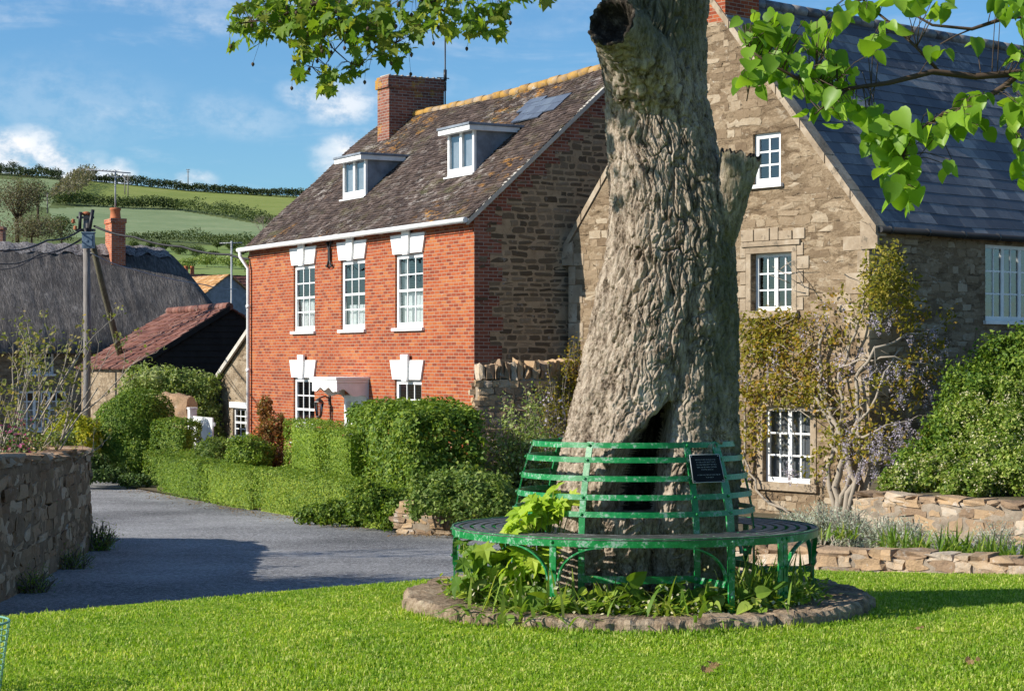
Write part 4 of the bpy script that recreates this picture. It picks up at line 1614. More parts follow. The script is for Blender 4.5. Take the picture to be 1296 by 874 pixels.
    for (x0, x1, yt, yb, lab) in ((434.5, 463, 200, 248, ''), (567, 600.5, 163, 219, '')):
        xc, yd, zd = roof_pt((x0 + x1) / 2, yb)
        P = (RA[0] + RV[0] * yd, RA[1] + RV[1] * yd)
        pd = Plan(P, RU, RZ)
        a, b = pd.u(x0), pd.u(x1)
        zt = pd.z((x0 + x1) / 2, yt)
        f2 = Frame((0, yd, 0), (1, 0, 0), (0, -1, 0))
        ye = (zt + .02 - R_EAVE - .07) / sl
        mb = MB()
        for xx in (a, b - .05):
            s2 = Frame((xx, 0, 0), (0, 1, 0), (1, 0, 0))
            mb.prism([(yd + .06, zd - .12), (yd + .06, zt), (ye, zt), (yd + .10, zd - .12)], s2, 0, .05)
        mb.box(a + .05, b - .05, ye - .32, ye - .2, zt - .20, zt - .05)
        dm = mb.build('dormer', 'lead', h)
        f = MB()
        f.box(a + .0, a + .085, -.05, .012, zd - .05, zt - .002, fr=f2)
        f.box(b - .085, b, -.05, .012, zd - .05, zt - .002, fr=f2)
        f.box(a + .085, b - .085, -.05, .010, zt - .10, zt - .002, fr=f2)
        f.box(a + .085, b - .085, -.05, .010, zd - .05, zd + .12, fr=f2)
        c2 = (a + b) / 2
        f.box(c2 - .055, c2 + .055, -.05, .014, zd + .12, zt - .10, fr=f2)
        f.box(a - .06, b + .06, -.02, .09, zd - .09, zd - .052, fr=f2)
        f.build('window_frame', 'white_paint', dm)
        p = MB()
        p.face([f2.p(a + .08, -.02, zd + .1), f2.p(b - .08, -.02, zd + .1), f2.p(b - .08, -.02, zt - .08), f2.p(a + .08, -.02, zt - .08)])
        p.build('pane', 'window_glass', dm)
        d_ = MB()
        d_.box(a + .06, b - .06, -.10, -.09, zd, zt - .05, fr=f2)
        d_.build('blind', 'cable_pale', dm)
        rfm = MB()
        rfm.box(a - .16, b + .14, yd - .22, ye + .15, zt + .012, zt + .07)
        rfm.build('dormer_roof', 'lead', dm, bevel=.01)
        rfm = MB()
        rfm.box(a - .13, b + .11, yd - .19, ye - .05, zt - .10, zt + .01)
        rfm.build('fascia', 'white_paint', dm)
    # newer lead-coloured slates beside the right dormer
    s0, y0, z0 = roof_pt(650, 156)
    s1, y1, z1 = roof_pt(690, 134)
    Vn = Vector((0, R_DEP / 2, R_RISE)).normalized()
    Nn = Vector((1, 0, 0)).cross(Vn)
    for (px, py, ww, hh) in ((648, 155, 1.25, .62), (668, 146, 1.25, .62), (655, 142, .8, .5)):
        s_, y_, z_ = roof_pt(px, py)
        tile_roof('lead_slate', 'roof_lead_patch', rf, Vector((s_, y_, z_)) + Nn * (.045) + Vector((0, 0, -.06 * math.sin(math.pi * s_ / RLEN))), (1, 0, 0), Vn, ww, hh, .3, .42, .012, 9, .2)
    # chimney
    Pc = (RA[0] + RV[0] * 3.2, RA[1] + RV[1] * 3.2)
    pc = Plan(Pc, RU, RZ)
    cx1 = pc.u(492.5)
    cx0 = cx1 - .72
    ct = pc.z(485, 97)
    mb = MB()
    mb.box(cx0, cx1, 3.2, 4.85, R_EAVE + 2.0, ct - .32)
    mb.box(cx0 - .05, cx1 + .05, 3.15, 4.9, ct - .32, ct - .07)
    mb.box(cx0 - .02, cx1 + .02, 3.18, 4.87, ct - .07, ct)
    ch = mb.build('chimney', 'brick_chimney_lichen', h)
    mb = MB()
    for k in range(9):
        yy = 3.25 + k * .19
        mb.tube([(cx0 + .1, yy, ct + .015), (cx1 - .1, yy + .03, ct + .02)], .03, 5)
    mb.build('mortar_cap', 'stone_cream', ch)
    mb = MB()
    ax, ay = cx1 + .05, 4.86
    mb.tube([(ax, ay, ct - 1.4), (ax, ay, ct + 1.45)], .022, 6)
    mb.tube([(ax, ay - .25, ct + .02), (ax, ay + .12, ct + .02)], .015, 5)
    mb.tube([(ax, ay, ct - .05), (ax, ay, ct + .25)], .05, 6)
    mb.tube([(ax, ay - .3, ct - .95), (ax, ay + .1, ct - .95)], .015, 5)
    mb.build('aerial_mast', 'dark_metal', ch)
    return h


build_red_house()


# ------------------------------------------------------------------ the stone house behind the old tree
SA = (1.227, 41.75)
SB = (6.55, 35.5)
SW = math.hypot(SB[0] - SA[0], SB[1] - SA[1])
SU = ((SB[0] - SA[0]) / SW, (SB[1] - SA[1]) / SW)
SV = (-SU[1], SU[0])
SZ = -1.45
S_EAVE = 5.5
S_RISE = 4.75
S_LEN = 13.0
SPL = Plan(SA, SU, SZ)
SPS = Plan(SB, SV, SZ)


def build_stone_house():
    h = empty('stone_house', (SA[0], SA[1], SZ), math.atan2(SU[1], SU[0]))
    tag(h, 'tan rubble stone house with blue slate roof, gable towards the green and wisteria', 'house')
    fr = Frame((0, 0, 0), (1, 0, 0), (0, -1, 0))
    sd_ = Frame((SW, 0, 0), (0, 1, 0), (1, 0, 0))
    top = SPL.rect(953, 988, 168, 233)
    mid = SPL.rect(951, 1002.5, 320, 393)
    low = SPL.rect(966, 1026, 515, 611)
    side = SPS.rect(1247, 1312, 311, 406)
    sl = S_RISE / (SW / 2)
    cl = [(-sl, 1, S_EAVE), (sl, 1, S_EAVE + sl * SW)]
    mb = MB()
    wall_panel(mb, fr, 0, SW, -.8, S_EAVE + S_RISE, [top, mid, low], cl, reveal=.2)
    gw = mb.build('gable_wall', 'stone_house', h)
    pads = [(o[0] - w_, o[1] + w_, o[2] - .16, o[3] + w_) for o, w_ in ((top, .03), (mid, .30), (low, .17))]
    wall_stones(gw, fr, 0, SW, -.8, S_EAVE + S_RISE, pads, cl, 'pieces_tan', 6, (.09, .20), (.14, .42), .018, .007, .30, .16)
    mb = MB()
    side = (side[0], side[0] + 1.85, side[2], side[3])
    wall_panel(mb, sd_, 0, S_LEN, -.8, S_EAVE, [side], reveal=.2)
    gw = mb.build('side_wall', 'stone_house', h)
    wall_stones(gw, sd_, .3, 8.0, -.8, S_EAVE - .05, [(side[0] - .08, side[1] + .08, side[2] - .1, side[3] + .05)], (), 'pieces_tan', 7, (.09, .20), (.14, .42), .018, .007, .28, .16)
    mb = MB()
    wall_panel(mb, Frame((0, 0, 0), (0, 1, 0), (-1, 0, 0)), 0, S_LEN, -.8, S_EAVE)
    wall_panel(mb, Frame((0, S_LEN, 0), (1, 0, 0), (0, 1, 0)), 0, SW, -.8, S_EAVE + S_RISE, (), cl)
    mb.build('rear_wall', 'stone_house', h)
    window(h, fr, top[0], top[1], top[2], top[3], 2, 3, inset=-.07, frame=.10, bar=.035, sash=False)
    w = window(h, fr, mid[0], mid[1], mid[2], mid[3], 2, 3, inset=-.13, frame=.07, bar=.03, sill=False, casements=2, sash=False)
    wl = window(h, fr, low[0], low[1], low[2], low[3], 2, 3, inset=-.09, frame=.08, bar=.034, sill=False, casements=2, sash=False, curtain=[(0, 1, 0, 1)], cloth='blind_grey')
    window(h, sd_, side[0], side[1], side[2], side[3], 2, 3, inset=-.05, frame=.07, bar=.032, casements=3, sash=False, curtain=[(.0, .12, 0, 1)])
    # stone surrounds
    def surround(op, wid, mat, parent, fr_, hood=False, sill=True):
        q = MB()
        a, b, c, d = op
        q.box(a - wid, a - .001, -.10, .025, c, d, fr=fr_)
        q.box(b + .001, b + wid, -.10, .025, c, d, fr=fr_)
        q.box(a - wid, b + wid, -.10, .028, d + .001, d + wid, fr=fr_)
        if sill:
            q.box(a - wid - .05, b + wid + .05, -.12, .075, c - .15, c - .001, fr=fr_)
        if hood:
            q.box(a - wid - .1, b + wid + .1, .001, .06, d + wid + .002, d + wid + .10, fr=fr_)
            x = a - wid - .12
            rr = random.Random(5)
            while x < b + wid + .1:
                ww = rr.uniform(.22, .42)
                q.box(x, x + ww - .02, .001, .02 + rr.uniform(0, .02), d + wid + .11, d + wid + .30 + rr.uniform(-.03, .06), fr=fr_)
                x += ww
            for k in range(5):
                q.box(b + wid + .002, b + wid + .16 + .14 * (k % 2), .001, .022, c + k * .26, c + k * .26 + .24, fr=fr_)
                q.box(a - wid - .16 - .14 * (k % 2), a - wid - .002, .001, .022, c + k * .26, c + k * .26 + .24, fr=fr_)
        q.build('surround', mat, parent, bevel=.012)
    surround(mid, .13, 'quoin_stone', w, fr, True)
    surround(low, .15, 'quoin_stone', wl, fr)
    # corner stones
    q = MB()
    rr = random.Random(8)
    z = -.5
    k = 0
    while z < S_EAVE - .2:
        hh = rr.uniform(.26, .42)
        ln = (.55, .3)[k % 2] + rr.uniform(-.05, .1)
        l2 = (.3, .55)[k % 2]
        if rr.random() < .85:
            q.box(SW - ln, SW + .014, .001 - .0, .016, z, z + hh - .015, fr=fr)
            q.box(.0, l2, .001, .014, z, z + hh - .015, fr=sd_)
        q.box(.0, ln * .8, .001, .016, z, z + hh - .015, fr=fr)
        z += hh
        k += 1
    q.build('corner_stone', 'quoin_stone', h, bevel=.012)
    # roof
    slope = math.hypot(SW / 2, S_RISE)
    V = Vector((-SW / 2, 0, S_RISE)).normalized()
    V2 = Vector((SW / 2, 0, S_RISE)).normalized()
    ov = .22
    rf = tile_roof('roof', 'roof_slate', h, Vector((SW, .22, S_EAVE + .06)) - V * ov, (0, 1, 0), V, S_LEN - .3, slope + ov, .30, .42, .012, 12, .12, .02, .015, .0015)
    tile_roof('roof', 'roof_slate', h, Vector((0, .22, S_EAVE + .06)) - V2 * ov, (0, 1, 0), V2, S_LEN - .3, slope + ov, .30, .42, .012, 13, .12, .02, .015, .0015)
    mb = MB()
    m = 27
    for i in range(m):
        y0 = 1.2 + (S_LEN - 1.3) * i / m
        y1 = y0 + (S_LEN - 1.3) / m - .012
        zc = S_EAVE + S_RISE + .06
        mb.tube([(SW / 2, y0, zc), (SW / 2, y1, zc)], .12, 10)
    mb.build('ridge_tile', 'roof_slate', rf)
    # stone coping along the gable
    for s, e in ((0, V2), (1, V)):
        mb = MB()
        x0 = -.18 if s == 0 else SW + .18
        sx = 1 if s == 0 else -1
        n = 7
        for i in range(n):
            t0, t1 = i / n, (i + 1) / n - .006
            pts = []
            for t in (t0, t1):
                xx = x0 + sx * (SW / 2 + .18) * t
                zz = S_EAVE - .20 + (S_RISE + .20) * t
                pts.append((xx, zz))
            (xa, za), (xb, zb) = pts
            c = [(xa, -.035, za + .02), (xb, -.035, zb + .02), (xb, .27, zb + .02), (xa, .27, za + .02),
                 (xa, -.035, za + .20), (xb, -.035, zb + .20), (xb, .27, zb + .20), (xa, .27, za + .20)]
            mb.hexa([Vector(p) for p in c])
        mb.build('coping', 'quoin_stone', rf, weld=True)
        k_ = MB()
        k_.prism([(x0 - sx * .05, S_EAVE - .42), (x0 + sx * .35, S_EAVE - .42), (x0 + sx * .35, S_EAVE + .1), (x0 + sx * .12, S_EAVE - .0), (x0 - sx * .05, S_EAVE - .2)], fr, .002, .05)
        k_.build('kneeler', 'quoin_stone', rf)
    # gutters
    mb = MB()
    mb.tube([(SW + .22, .05, S_EAVE - .07), (SW + .22, S_LEN, S_EAVE - .07)], .06, 8)
    for i in range(9):
        mb.tube([(SW + .22, .3 + i * 1.1, S_EAVE - .07), (SW + .22, .36 + i * 1.1, S_EAVE - .07)], .074, 8)
    mb.tube([(SW + .1, .25, S_EAVE - .08), (SW + .22, .05, S_EAVE - .07)], .05, 6)
    mb.build('gutter', 'dark_metal', h)
    # chimney over the gable
    mb = MB()
    x0, x1 = SW / 2 - .52, SW / 2 + .50
    mb.box(x0, x1, -.002, .98, S_EAVE + S_RISE - .52, S_EAVE + S_RISE + 1.5)
    mb.box(x0 - .06, x1 + .06, -.06, 1.04, S_EAVE + S_RISE + 1.5, S_EAVE + S_RISE + 1.75)
    ch = mb.build('chimney', 'brick_orange', h)
    mb = MB()
    for dx in (-.26, .24):
        mb.lathe([(.14, 0), (.12, .1), (.10, .5), (.13, .55), (.12, .6)], 14, (SW / 2 + dx, .49, S_EAVE + S_RISE + 1.75))
    mb.build('chimney_pot', 'terracotta', ch)
    mb = MB()
    mb.box(x1 + .003, x1 + .05, -.01, 1.05, S_EAVE + S_RISE - .62, S_EAVE + S_RISE - .40)
    mb.build('flashing', 'lead', ch)


build_stone_house()


# ------------------------------------------------------------------ lean-to at the far end of the brick house
def build_lean():
    s0 = -2.95
    P = (RA[0] + RU[0] * s0 + RV[0] * .35, RA[1] + RU[1] * s0 + RV[1] * .35)
    h = empty('stone_outhouse', (P[0], P[1], RZ), math.atan2(RU[1], RU[0]))
    tag(h, 'low stone outhouse with sloping top against far end of brick house', 'outhouse')
    fr = Frame((0, 0, 0), (1, 0, 0), (0, -1, 0))
    pl = Plan(P, RU, RZ)
    W_ = 2.93
    za, zb = pl.z(271, 474), pl.z(322, 401)
    k = (zb - za) / W_
    op = pl.rect(294.5, 314, 516, 554)
    mb = MB()
    wall_panel(mb, fr, 0, W_, -.5, zb, [op], [(-k, 1, za)], reveal=.14)
    wall_panel(mb, Frame((0, 0, 0), (0, 1, 0), (-1, 0, 0)), 0, 5, -.5, za)
    wall_panel(mb, Frame((0, 5, 0), (1, 0, 0), (0, 1, 0)), 0, W_, -.5, zb, (), [(-k, 1, za)])
    mb.build('wall', 'stone_lean', h)
    w = window(h, fr, op[0], op[1], op[2], op[3], 3, 4, inset=-.06, frame=.06, bar=.028)
    mb = MB()
    mb.box(op[0] - .14, op[1] + .12, .003, .05, op[3] + .002, op[3] + .16, fr=fr)
    mb.build('lintel', 'white_paint', w)
    V = Vector((W_, 0, zb - za)).normalized()
    tile_roof('roof', 'roof_brown', h, Vector((0, -.1, za + .03)) - V * .12, (0, 1, 0), V, 5.2, math.hypot(W_, zb - za) + .1, .11, .18, .02, 4, .5)
    mb = MB()
    c = [(-.14, -.13, za - .12), (W_, -.13, zb - .06), (W_, -.07, zb - .06), (-.14, -.07, za - .12), (-.14, -.13, za + .03), (W_, -.13, zb + .08), (W_, -.07, zb + .08), (-.14, -.07, za + .03)]
    mb.hexa([Vector(p) for p in c])
    mb.build('verge', 'stone_cream', h)


build_lean()


# ------------------------------------------------------------------ barn with the red tiled roof
def build_barn():
    g = Vector((.9, .436, 0))
    A = Vector((-10.97, 56, 0))
    zb = -1.7
    h = empty('barn', (A.x, A.y, zb), math.atan2(g.y, g.x))
    tag(h, 'small barn with red pantiled roof and black boarded gable', 'barn')
    hw, L = 2.87, 6.3
    ze, zr = 1.37 - zb, 3.12 - zb
    ze2, hw2 = ze + .55, 1.9
    # local x along the gable, y along the ridge
    fr = Frame((0, 0, 0), (1, 0, 0), (0, -1, 0))
    mb = MB()
    s1, s2 = (zr - ze) / hw, (zr - ze2) / hw2
    cl = [(-s1, 1, ze), (s2, 1, zr + s2 * hw)]
    wall_panel(mb, fr, 0, hw + hw2, 1.35, zr, (), cl)
    rr = random.Random(2)
    z = 1.35
    while z < zr - .1:
        x0 = max(0, (z + .17 - ze) / s1) + .02
        x1 = min(hw + hw2, hw + (zr - z - .17) / s2) - .02
        if x1 - x0 > .1:
            c = [fr.p(x0, .003, z), fr.p(x1, .003, z), fr.p(x1, .035, z), fr.p(x0, .035, z), fr.p(x0, .003, z + .18), fr.p(x1, .003, z + .18), fr.p(x1, .012, z + .18), fr.p(x0, .012, z + .18)]
            mb.hexa(c)
        z += .185
    mb.build('boarded_gable', 'black_board', h)
    mb = MB()
    wall_panel(mb, fr, 0, hw + hw2, -.4, 1.35)
    wall_panel(mb, Frame((0, 0, 0), (0, 1, 0), (-1, 0, 0)), 0, L, -.4, ze)
    wall_panel(mb, Frame((hw + hw2, 0, 0), (0, 1, 0), (1, 0, 0)), 0, L, -.4, ze2)
    wall_panel(mb, Frame((0, L, 0), (1, 0, 0), (0, 1, 0)), 0, hw + hw2, -.4, zr, (), cl)
    mb.build('wall', 'stone_lean', h)
    V = Vector((hw, 0, zr - ze)).normalized()
    rf = tile_roof('roof', 'roof_red', h, Vector((0, -.1, ze + .05)) - V * .2, (0, 1, 0), V, L + .2, math.hypot(hw, zr - ze) + .2, .27, .24, .035, 3, .6, .05, .04)
    V2 = Vector((-hw2, 0, zr - ze2)).normalized()
    tile_roof('roof', 'roof_red', h, Vector((hw + hw2, -.1, ze2 + .05)) - V2 * .2, (0, 1, 0), V2, L + .2, math.hypot(hw2, zr - ze2) + .2, .27, .24, .035, 4, .6)
    mb = MB()
    n = 18
    for i in range(n):
        mb.tube([(hw, -.12 + i * (L + .2) / n, zr + .05), (hw, -.12 + (i + 1) * (L + .2) / n - .01, zr + .06)], .12, 8)
    mb.build('ridge_tile', 'roof_red', rf)
    mb = MB()
    c = [(-.18, -.14, ze - .20), (hw, -.14, zr - .10), (hw, -.105, zr - .10), (-.18, -.105, ze - .20), (-.18, -.14, ze - .03), (hw, -.14, zr + .07), (hw, -.105, zr + .07), (-.18, -.105, ze - .03)]
    mb.hexa([Vector(p) for p in c])
    mb.build('bargeboard', 'black_board', rf)


build_barn()


# ------------------------------------------------------------------ thatched cottage
def build_cottage():
    u = Vector((.9, .436, 0))
    v = Vector((-.436, .9, 0))
    Cn = Vector((-9.9, 68, 0))
    zb = -1.75
    L, D = 15.0, 6.6
    org = Cn - u * L
    h = empty('thatched_cottage', (org.x, org.y, zb), math.atan2(u.y, u.x))
    tag(h, 'thatched stone cottage with dark thatch and one orange brick chimney', 'cottage')
    pl = Plan((org.x, org.y), (u.x, u.y), zb)
    fr = Frame((0, 0, 0), (1, 0, 0), (0, -1, 0))
    EA = 3.95
    up = pl.rect(33, 68, 441, 473)
    lo = pl.rect(22, 84, 494, 544)
    mb = MB()
    wall_panel(mb, fr, 0, L, -.4, EA + .3, [up, lo], reveal=.15)
    wall_panel(mb, Frame((L, 0, 0), (0, 1, 0), (1, 0, 0)), 0, D, -.4, EA + .3)
    wall_panel(mb, Frame((0, 0, 0), (0, 1, 0), (-1, 0, 0)), 0, D, -.4, EA + .3)
    wall_panel(mb, Frame((0, D, 0), (1, 0, 0), (0, 1, 0)), 0, L, -.4, EA + .3)
    mb.build('wall', 'stone_cottage', h)
    window(h, fr, up[0], up[1], up[2], up[3], 2, 3, inset=-.05, frame=.07, bar=.04, casements=2, sash=False, curtain=[(0, 1, 0, .6)])
    window(h, fr, lo[0], lo[1], lo[2], lo[3], 2, 4, inset=-.05, frame=.08, bar=.04, casements=3, sash=False, curtain=[(0, 1, 0, .7)])
    # thatch as a thick rounded coat
    nx, ny = 220, 90
    ov = .55
    X = np.linspace(-ov, L + ov, nx)
    Y = np.linspace(-ov, D + ov, ny)
    xx, yy = np.meshgrid(X, Y)
    a, b = yy + ov, D + ov - yy
    c, d = (L + ov - xx) * 2.1, (xx + ov) * 1.55
    k = .55

    def smin(p, q):
        return -k * np.logaddexp(-p / k, -q / k)
    m = smin(smin(a, b), smin(c, d))
    m = np.maximum(m, -.15)
    hgt = 1.0 * np.minimum(m, 4.2)
    edge_round = .42 * np.sqrt(np.clip(np.minimum(np.minimum(a, b), np.minimum(c, d)) / .35, 0, 1))
    P = np.stack([xx.ravel(), yy.ravel(), np.zeros(xx.size)], 1)
    z = EA - .35 + hgt.ravel() * .98 + edge_round.ravel() + .05 * fbm(P * np.array([1.2, 1.2, 1]), 3, 4) + .03 * vnoise(P * np.array([5, 1.2, 1]), 8)
    P[:, 2] = z
    i, j = np.meshgrid(np.arange(nx - 1), np.arange(ny - 1))
    q = (j * nx + i).ravel()
    Fc = np.stack([q, q + 1, q + nx + 1, q + nx], 1)
    under = P.copy()
    under[:, 2] = EA - .40 + np.clip(hgt.ravel() * .7 - .2, 0, None)
    Fu = Fc[:, ::-1] + len(P)
    # rim
    rim = []
    ring = [(0, i) for i in range(nx)] + [(j, nx - 1) for j in range(1, ny)] + [(ny - 1, i) for i in range(nx - 2, -1, -1)] + [(j, 0) for j in range(ny - 2, 0, -1)]
    idx = [j * nx + i for j, i in ring]
    for s in range(len(idx)):
        p, q2 = idx[s], idx[(s + 1) % len(idx)]
        rim.append((p + len(P), q2 + len(P), q2, p))
    th = np_mesh('thatch_roof', np.concatenate([P, under]), np.concatenate([Fc, Fu, np.array(rim)]), h, ('thatch',), True)
    # ridge roll with a scalloped lower edge
    ym = D / 2
    xs = np.arange(2.6, L - 1.3, .12)
    prof = np.linspace(-1, 1, 13)
    V = []
    for x in xs:
        wd = .62 + .16 * abs(math.sin(x * 3.2))
        for p in prof:
            y = ym + p * wd
            mm = min(y + ov, D + ov - y)
            sc = -k * np.logaddexp(-(y + ov) / k, -(D + ov - y) / k)
            cc = (L + ov - x) * 2.1
            dd = (x + ov) * 1.55
            m_ = -k * np.logaddexp(-sc / k, -(-k * np.logaddexp(-cc / k, -dd / k)) / k)
            V.append((x, y, EA - .35 + min(m_, 4.2) * .98 + .42 + .05 + .03 * math.sin(x * 9) + .02 * math.sin(x * 23 + p * 9)))
    V = np.array(V)
    npf = len(prof)
    i, j = np.meshgrid(np.arange(npf - 1), np.arange(len(xs) - 1))
    q = (j * npf + i).ravel()
    Fr = np.stack([q, q + 1, q + npf + 1, q + npf], 1)
    np_mesh('ridge_thatch', V, Fr, th, ('thatch_ridge',), True)
    # chimney
    Pr = org + v * (D / 2)
    pc = Plan((Pr.x, Pr.y), (u.x, u.y), zb)
    x0, x1 = pc.u(131.5), pc.u(149)
    zt = pc.z(145, 279)
    D_ = D
    D = D - 1.3
    mb = MB()
    mb.box(x0, x1, D / 2 - .45, D / 2 + .45, EA + 1.6, zt - .16)
    mb.box(x0 - .035, x1 + .035, D / 2 - .485, D / 2 + .485, zt - .16, zt)
    ch = mb.build('chimney', 'brick_cottage', h)
    mb = MB()
    mb.lathe([(.22, 0), (.19, .06), (.17, .30), (.20, .33), (.20, .39), (.17, .40)], 16, ((x0 + x1) / 2, D / 2, zt))
    mb.build('chimney_pot', 'terracotta', ch)
    mb = MB()
    cx = (x0 + x1) / 2
    mb.tube([(cx, D / 2, zt + .4), (cx, D / 2, zt + 1.75)], .03, 6)
    mb.tube([(cx - 1.05, D / 2, zt + 1.72), (cx + .55, D / 2, zt + 1.66)], .022, 5)
    for i in range(9):
        x = cx - 1.0 + i * .13
        mb.tube([(x, D / 2 - .28, zt + 1.72), (x, D / 2 + .28, zt + 1.72)], .011, 4)
    mb.tube([(cx + .35, D / 2 - .3, zt + 1.3), (cx + .35, D / 2 + .3, zt + 1.55)], .015, 4)
    mb.tube([(cx - .28, D / 2, zt + 1.62), (cx - .22, D / 2, zt + 1.52), (cx, D / 2, zt + 1.48), (cx + .22, D / 2, zt + 1.52), (cx + .28, D / 2, zt + 1.62)], .022, 5)
    mb.build('aerial', 'galvanised', ch)
    mb = MB()
    mb.box(x0 - .10, x1 + .12, D / 2 - .52, D / 2 + .56, EA + 2.25, EA + 2.42)
    mb.build('flashing', 'stone_cream', ch)


build_cottage()


# ------------------------------------------------------------------ far house with slate gable, and a far stack
def build_far():
    d0 = 108.0
    A = at(289, 348, d0)
    zb = -1.2
    u = Vector((.80, .6, 0)).normalized()
    h = empty('far_house', (A.x, A.y, zb), math.atan2(u.y, u.x))
    tag(h, 'distant house with slate hung gable and orange lichened roof', 'house')
    fr = Frame((0, 0, 0), (1, 0, 0), (0, -1, 0))
    zr = A.z - zb
    hw, dz = 2.6, 1.9
    sl = dz / hw
    cl = [(-sl, 1, zr), (sl, 1, zr)]
    mb = MB()
    wall_panel(mb, fr, -hw, hw, -.4, zr, (), cl)
    wall_panel(mb, Frame((-hw, 0, 0), (0, 1, 0), (-1, 0, 0)), 0, 7, -.4, zr - dz)
    wall_panel(mb, Frame((hw, 0, 0), (0, 1, 0), (1, 0, 0)), 0, 7, -.4, zr - dz)
    wall_panel(mb, Frame((0, 7, 0), (1, 0, 0), (0, 1, 0)), -hw, hw, -.4, zr, (), cl)
    mb.build('wall', 'lead', h)
    S = math.hypot(hw, dz) + .2
    V = Vector((hw, 0, dz)).normalized()
    tile_roof('roof', 'roof_orange', h, Vector((-hw, -.15, zr - dz + .05)) - V * .2, (0, 1, 0), V, 7.3, S, .3, .3, .04, 3, .5)
    V2 = Vector((-hw, 0, dz)).normalized()
    tile_roof('roof', 'roof_orange', h, Vector((hw, -.15, zr - dz + .05)) - V2 * .2, (0, 1, 0), V2, 7.3, S, .3, .3, .04, 4, .5)
    # cross wing with chimneys behind
    mb = MB()
    mb.box(-2.0, 7, 5.2, 9, -.4, zr - 1.4)
    mb.build('wing', 'stone_lean', h)
    V = Vector((0, 2.0, 1.7)).normalized()
    tile_roof('roof', 'roof_red', h, Vector((-2.1, 5.0, zr - 1.42)), (1, 0, 0), V, 9.2, 2.7, .3, .3, .04, 7, .5)
    for x, wd, top, mt in ((-.55, .45, .85, 'stone_cottage'), (1.1, .38, .75, 'brick_cottage')):
        mb = MB()
        mb.box(x - wd, x + wd, 6.4, 7.2, zr - .9, zr + top - .45)
        ch = mb.build('chimney', mt, h)
        mb = MB()
        for dx in (-.2, .2):
            mb.lathe([(.15, 0), (.12, .05), (.11, .45), (.14, .5)], 10, (x + dx, 6.8, zr + top - .45))
        mb.build('chimney_pot', 'terracotta', ch)
    # neighbouring stack behind the thatched ridge
    B = at(-3, 287, 96)
    c = empty('distant_chimney', (B.x, B.y, -1.2))
    tag(c, 'dark brick chimney stack showing above the thatched ridge', 'chimney')
    mb = MB()
    mb.box(-.33, .33, -.3, .3, 0, B.z + 1.2 - .15)
    mb.box(-.38, .38, -.35, .35, B.z + 1.2 - .15, B.z + 1.2)
    mb.build('stack', 'brick_dark', c)
    mb = MB()
    mb.lathe([(.17, 0), (.14, .05), (.13, .3), (.16, .34)], 10, (0, 0, B.z + 1.2))
    mb.build('chimney_pot', 'terracotta', c)


build_far()


# ------------------------------------------------------------------ the old tree on the green
TD = 12.7
TX0 = (820 - 648) / F * TD
PROF = [(-900, 792, 862), (-500, 780, 868), (-200, 768, 882), (0, 763, 894), (40, 762, 891), (80, 764, 889), (120, 767, 893), (200, 773, 908), (260, 775, 928), (330, 768, 932), (400, 752, 935),
        (460, 738, 933), (520, 722, 929), (560, 713, 931), (600, 707, 930), (650, 702, 922), (700, 698, 914), (760, 694, 910), (800, 690, 910)]


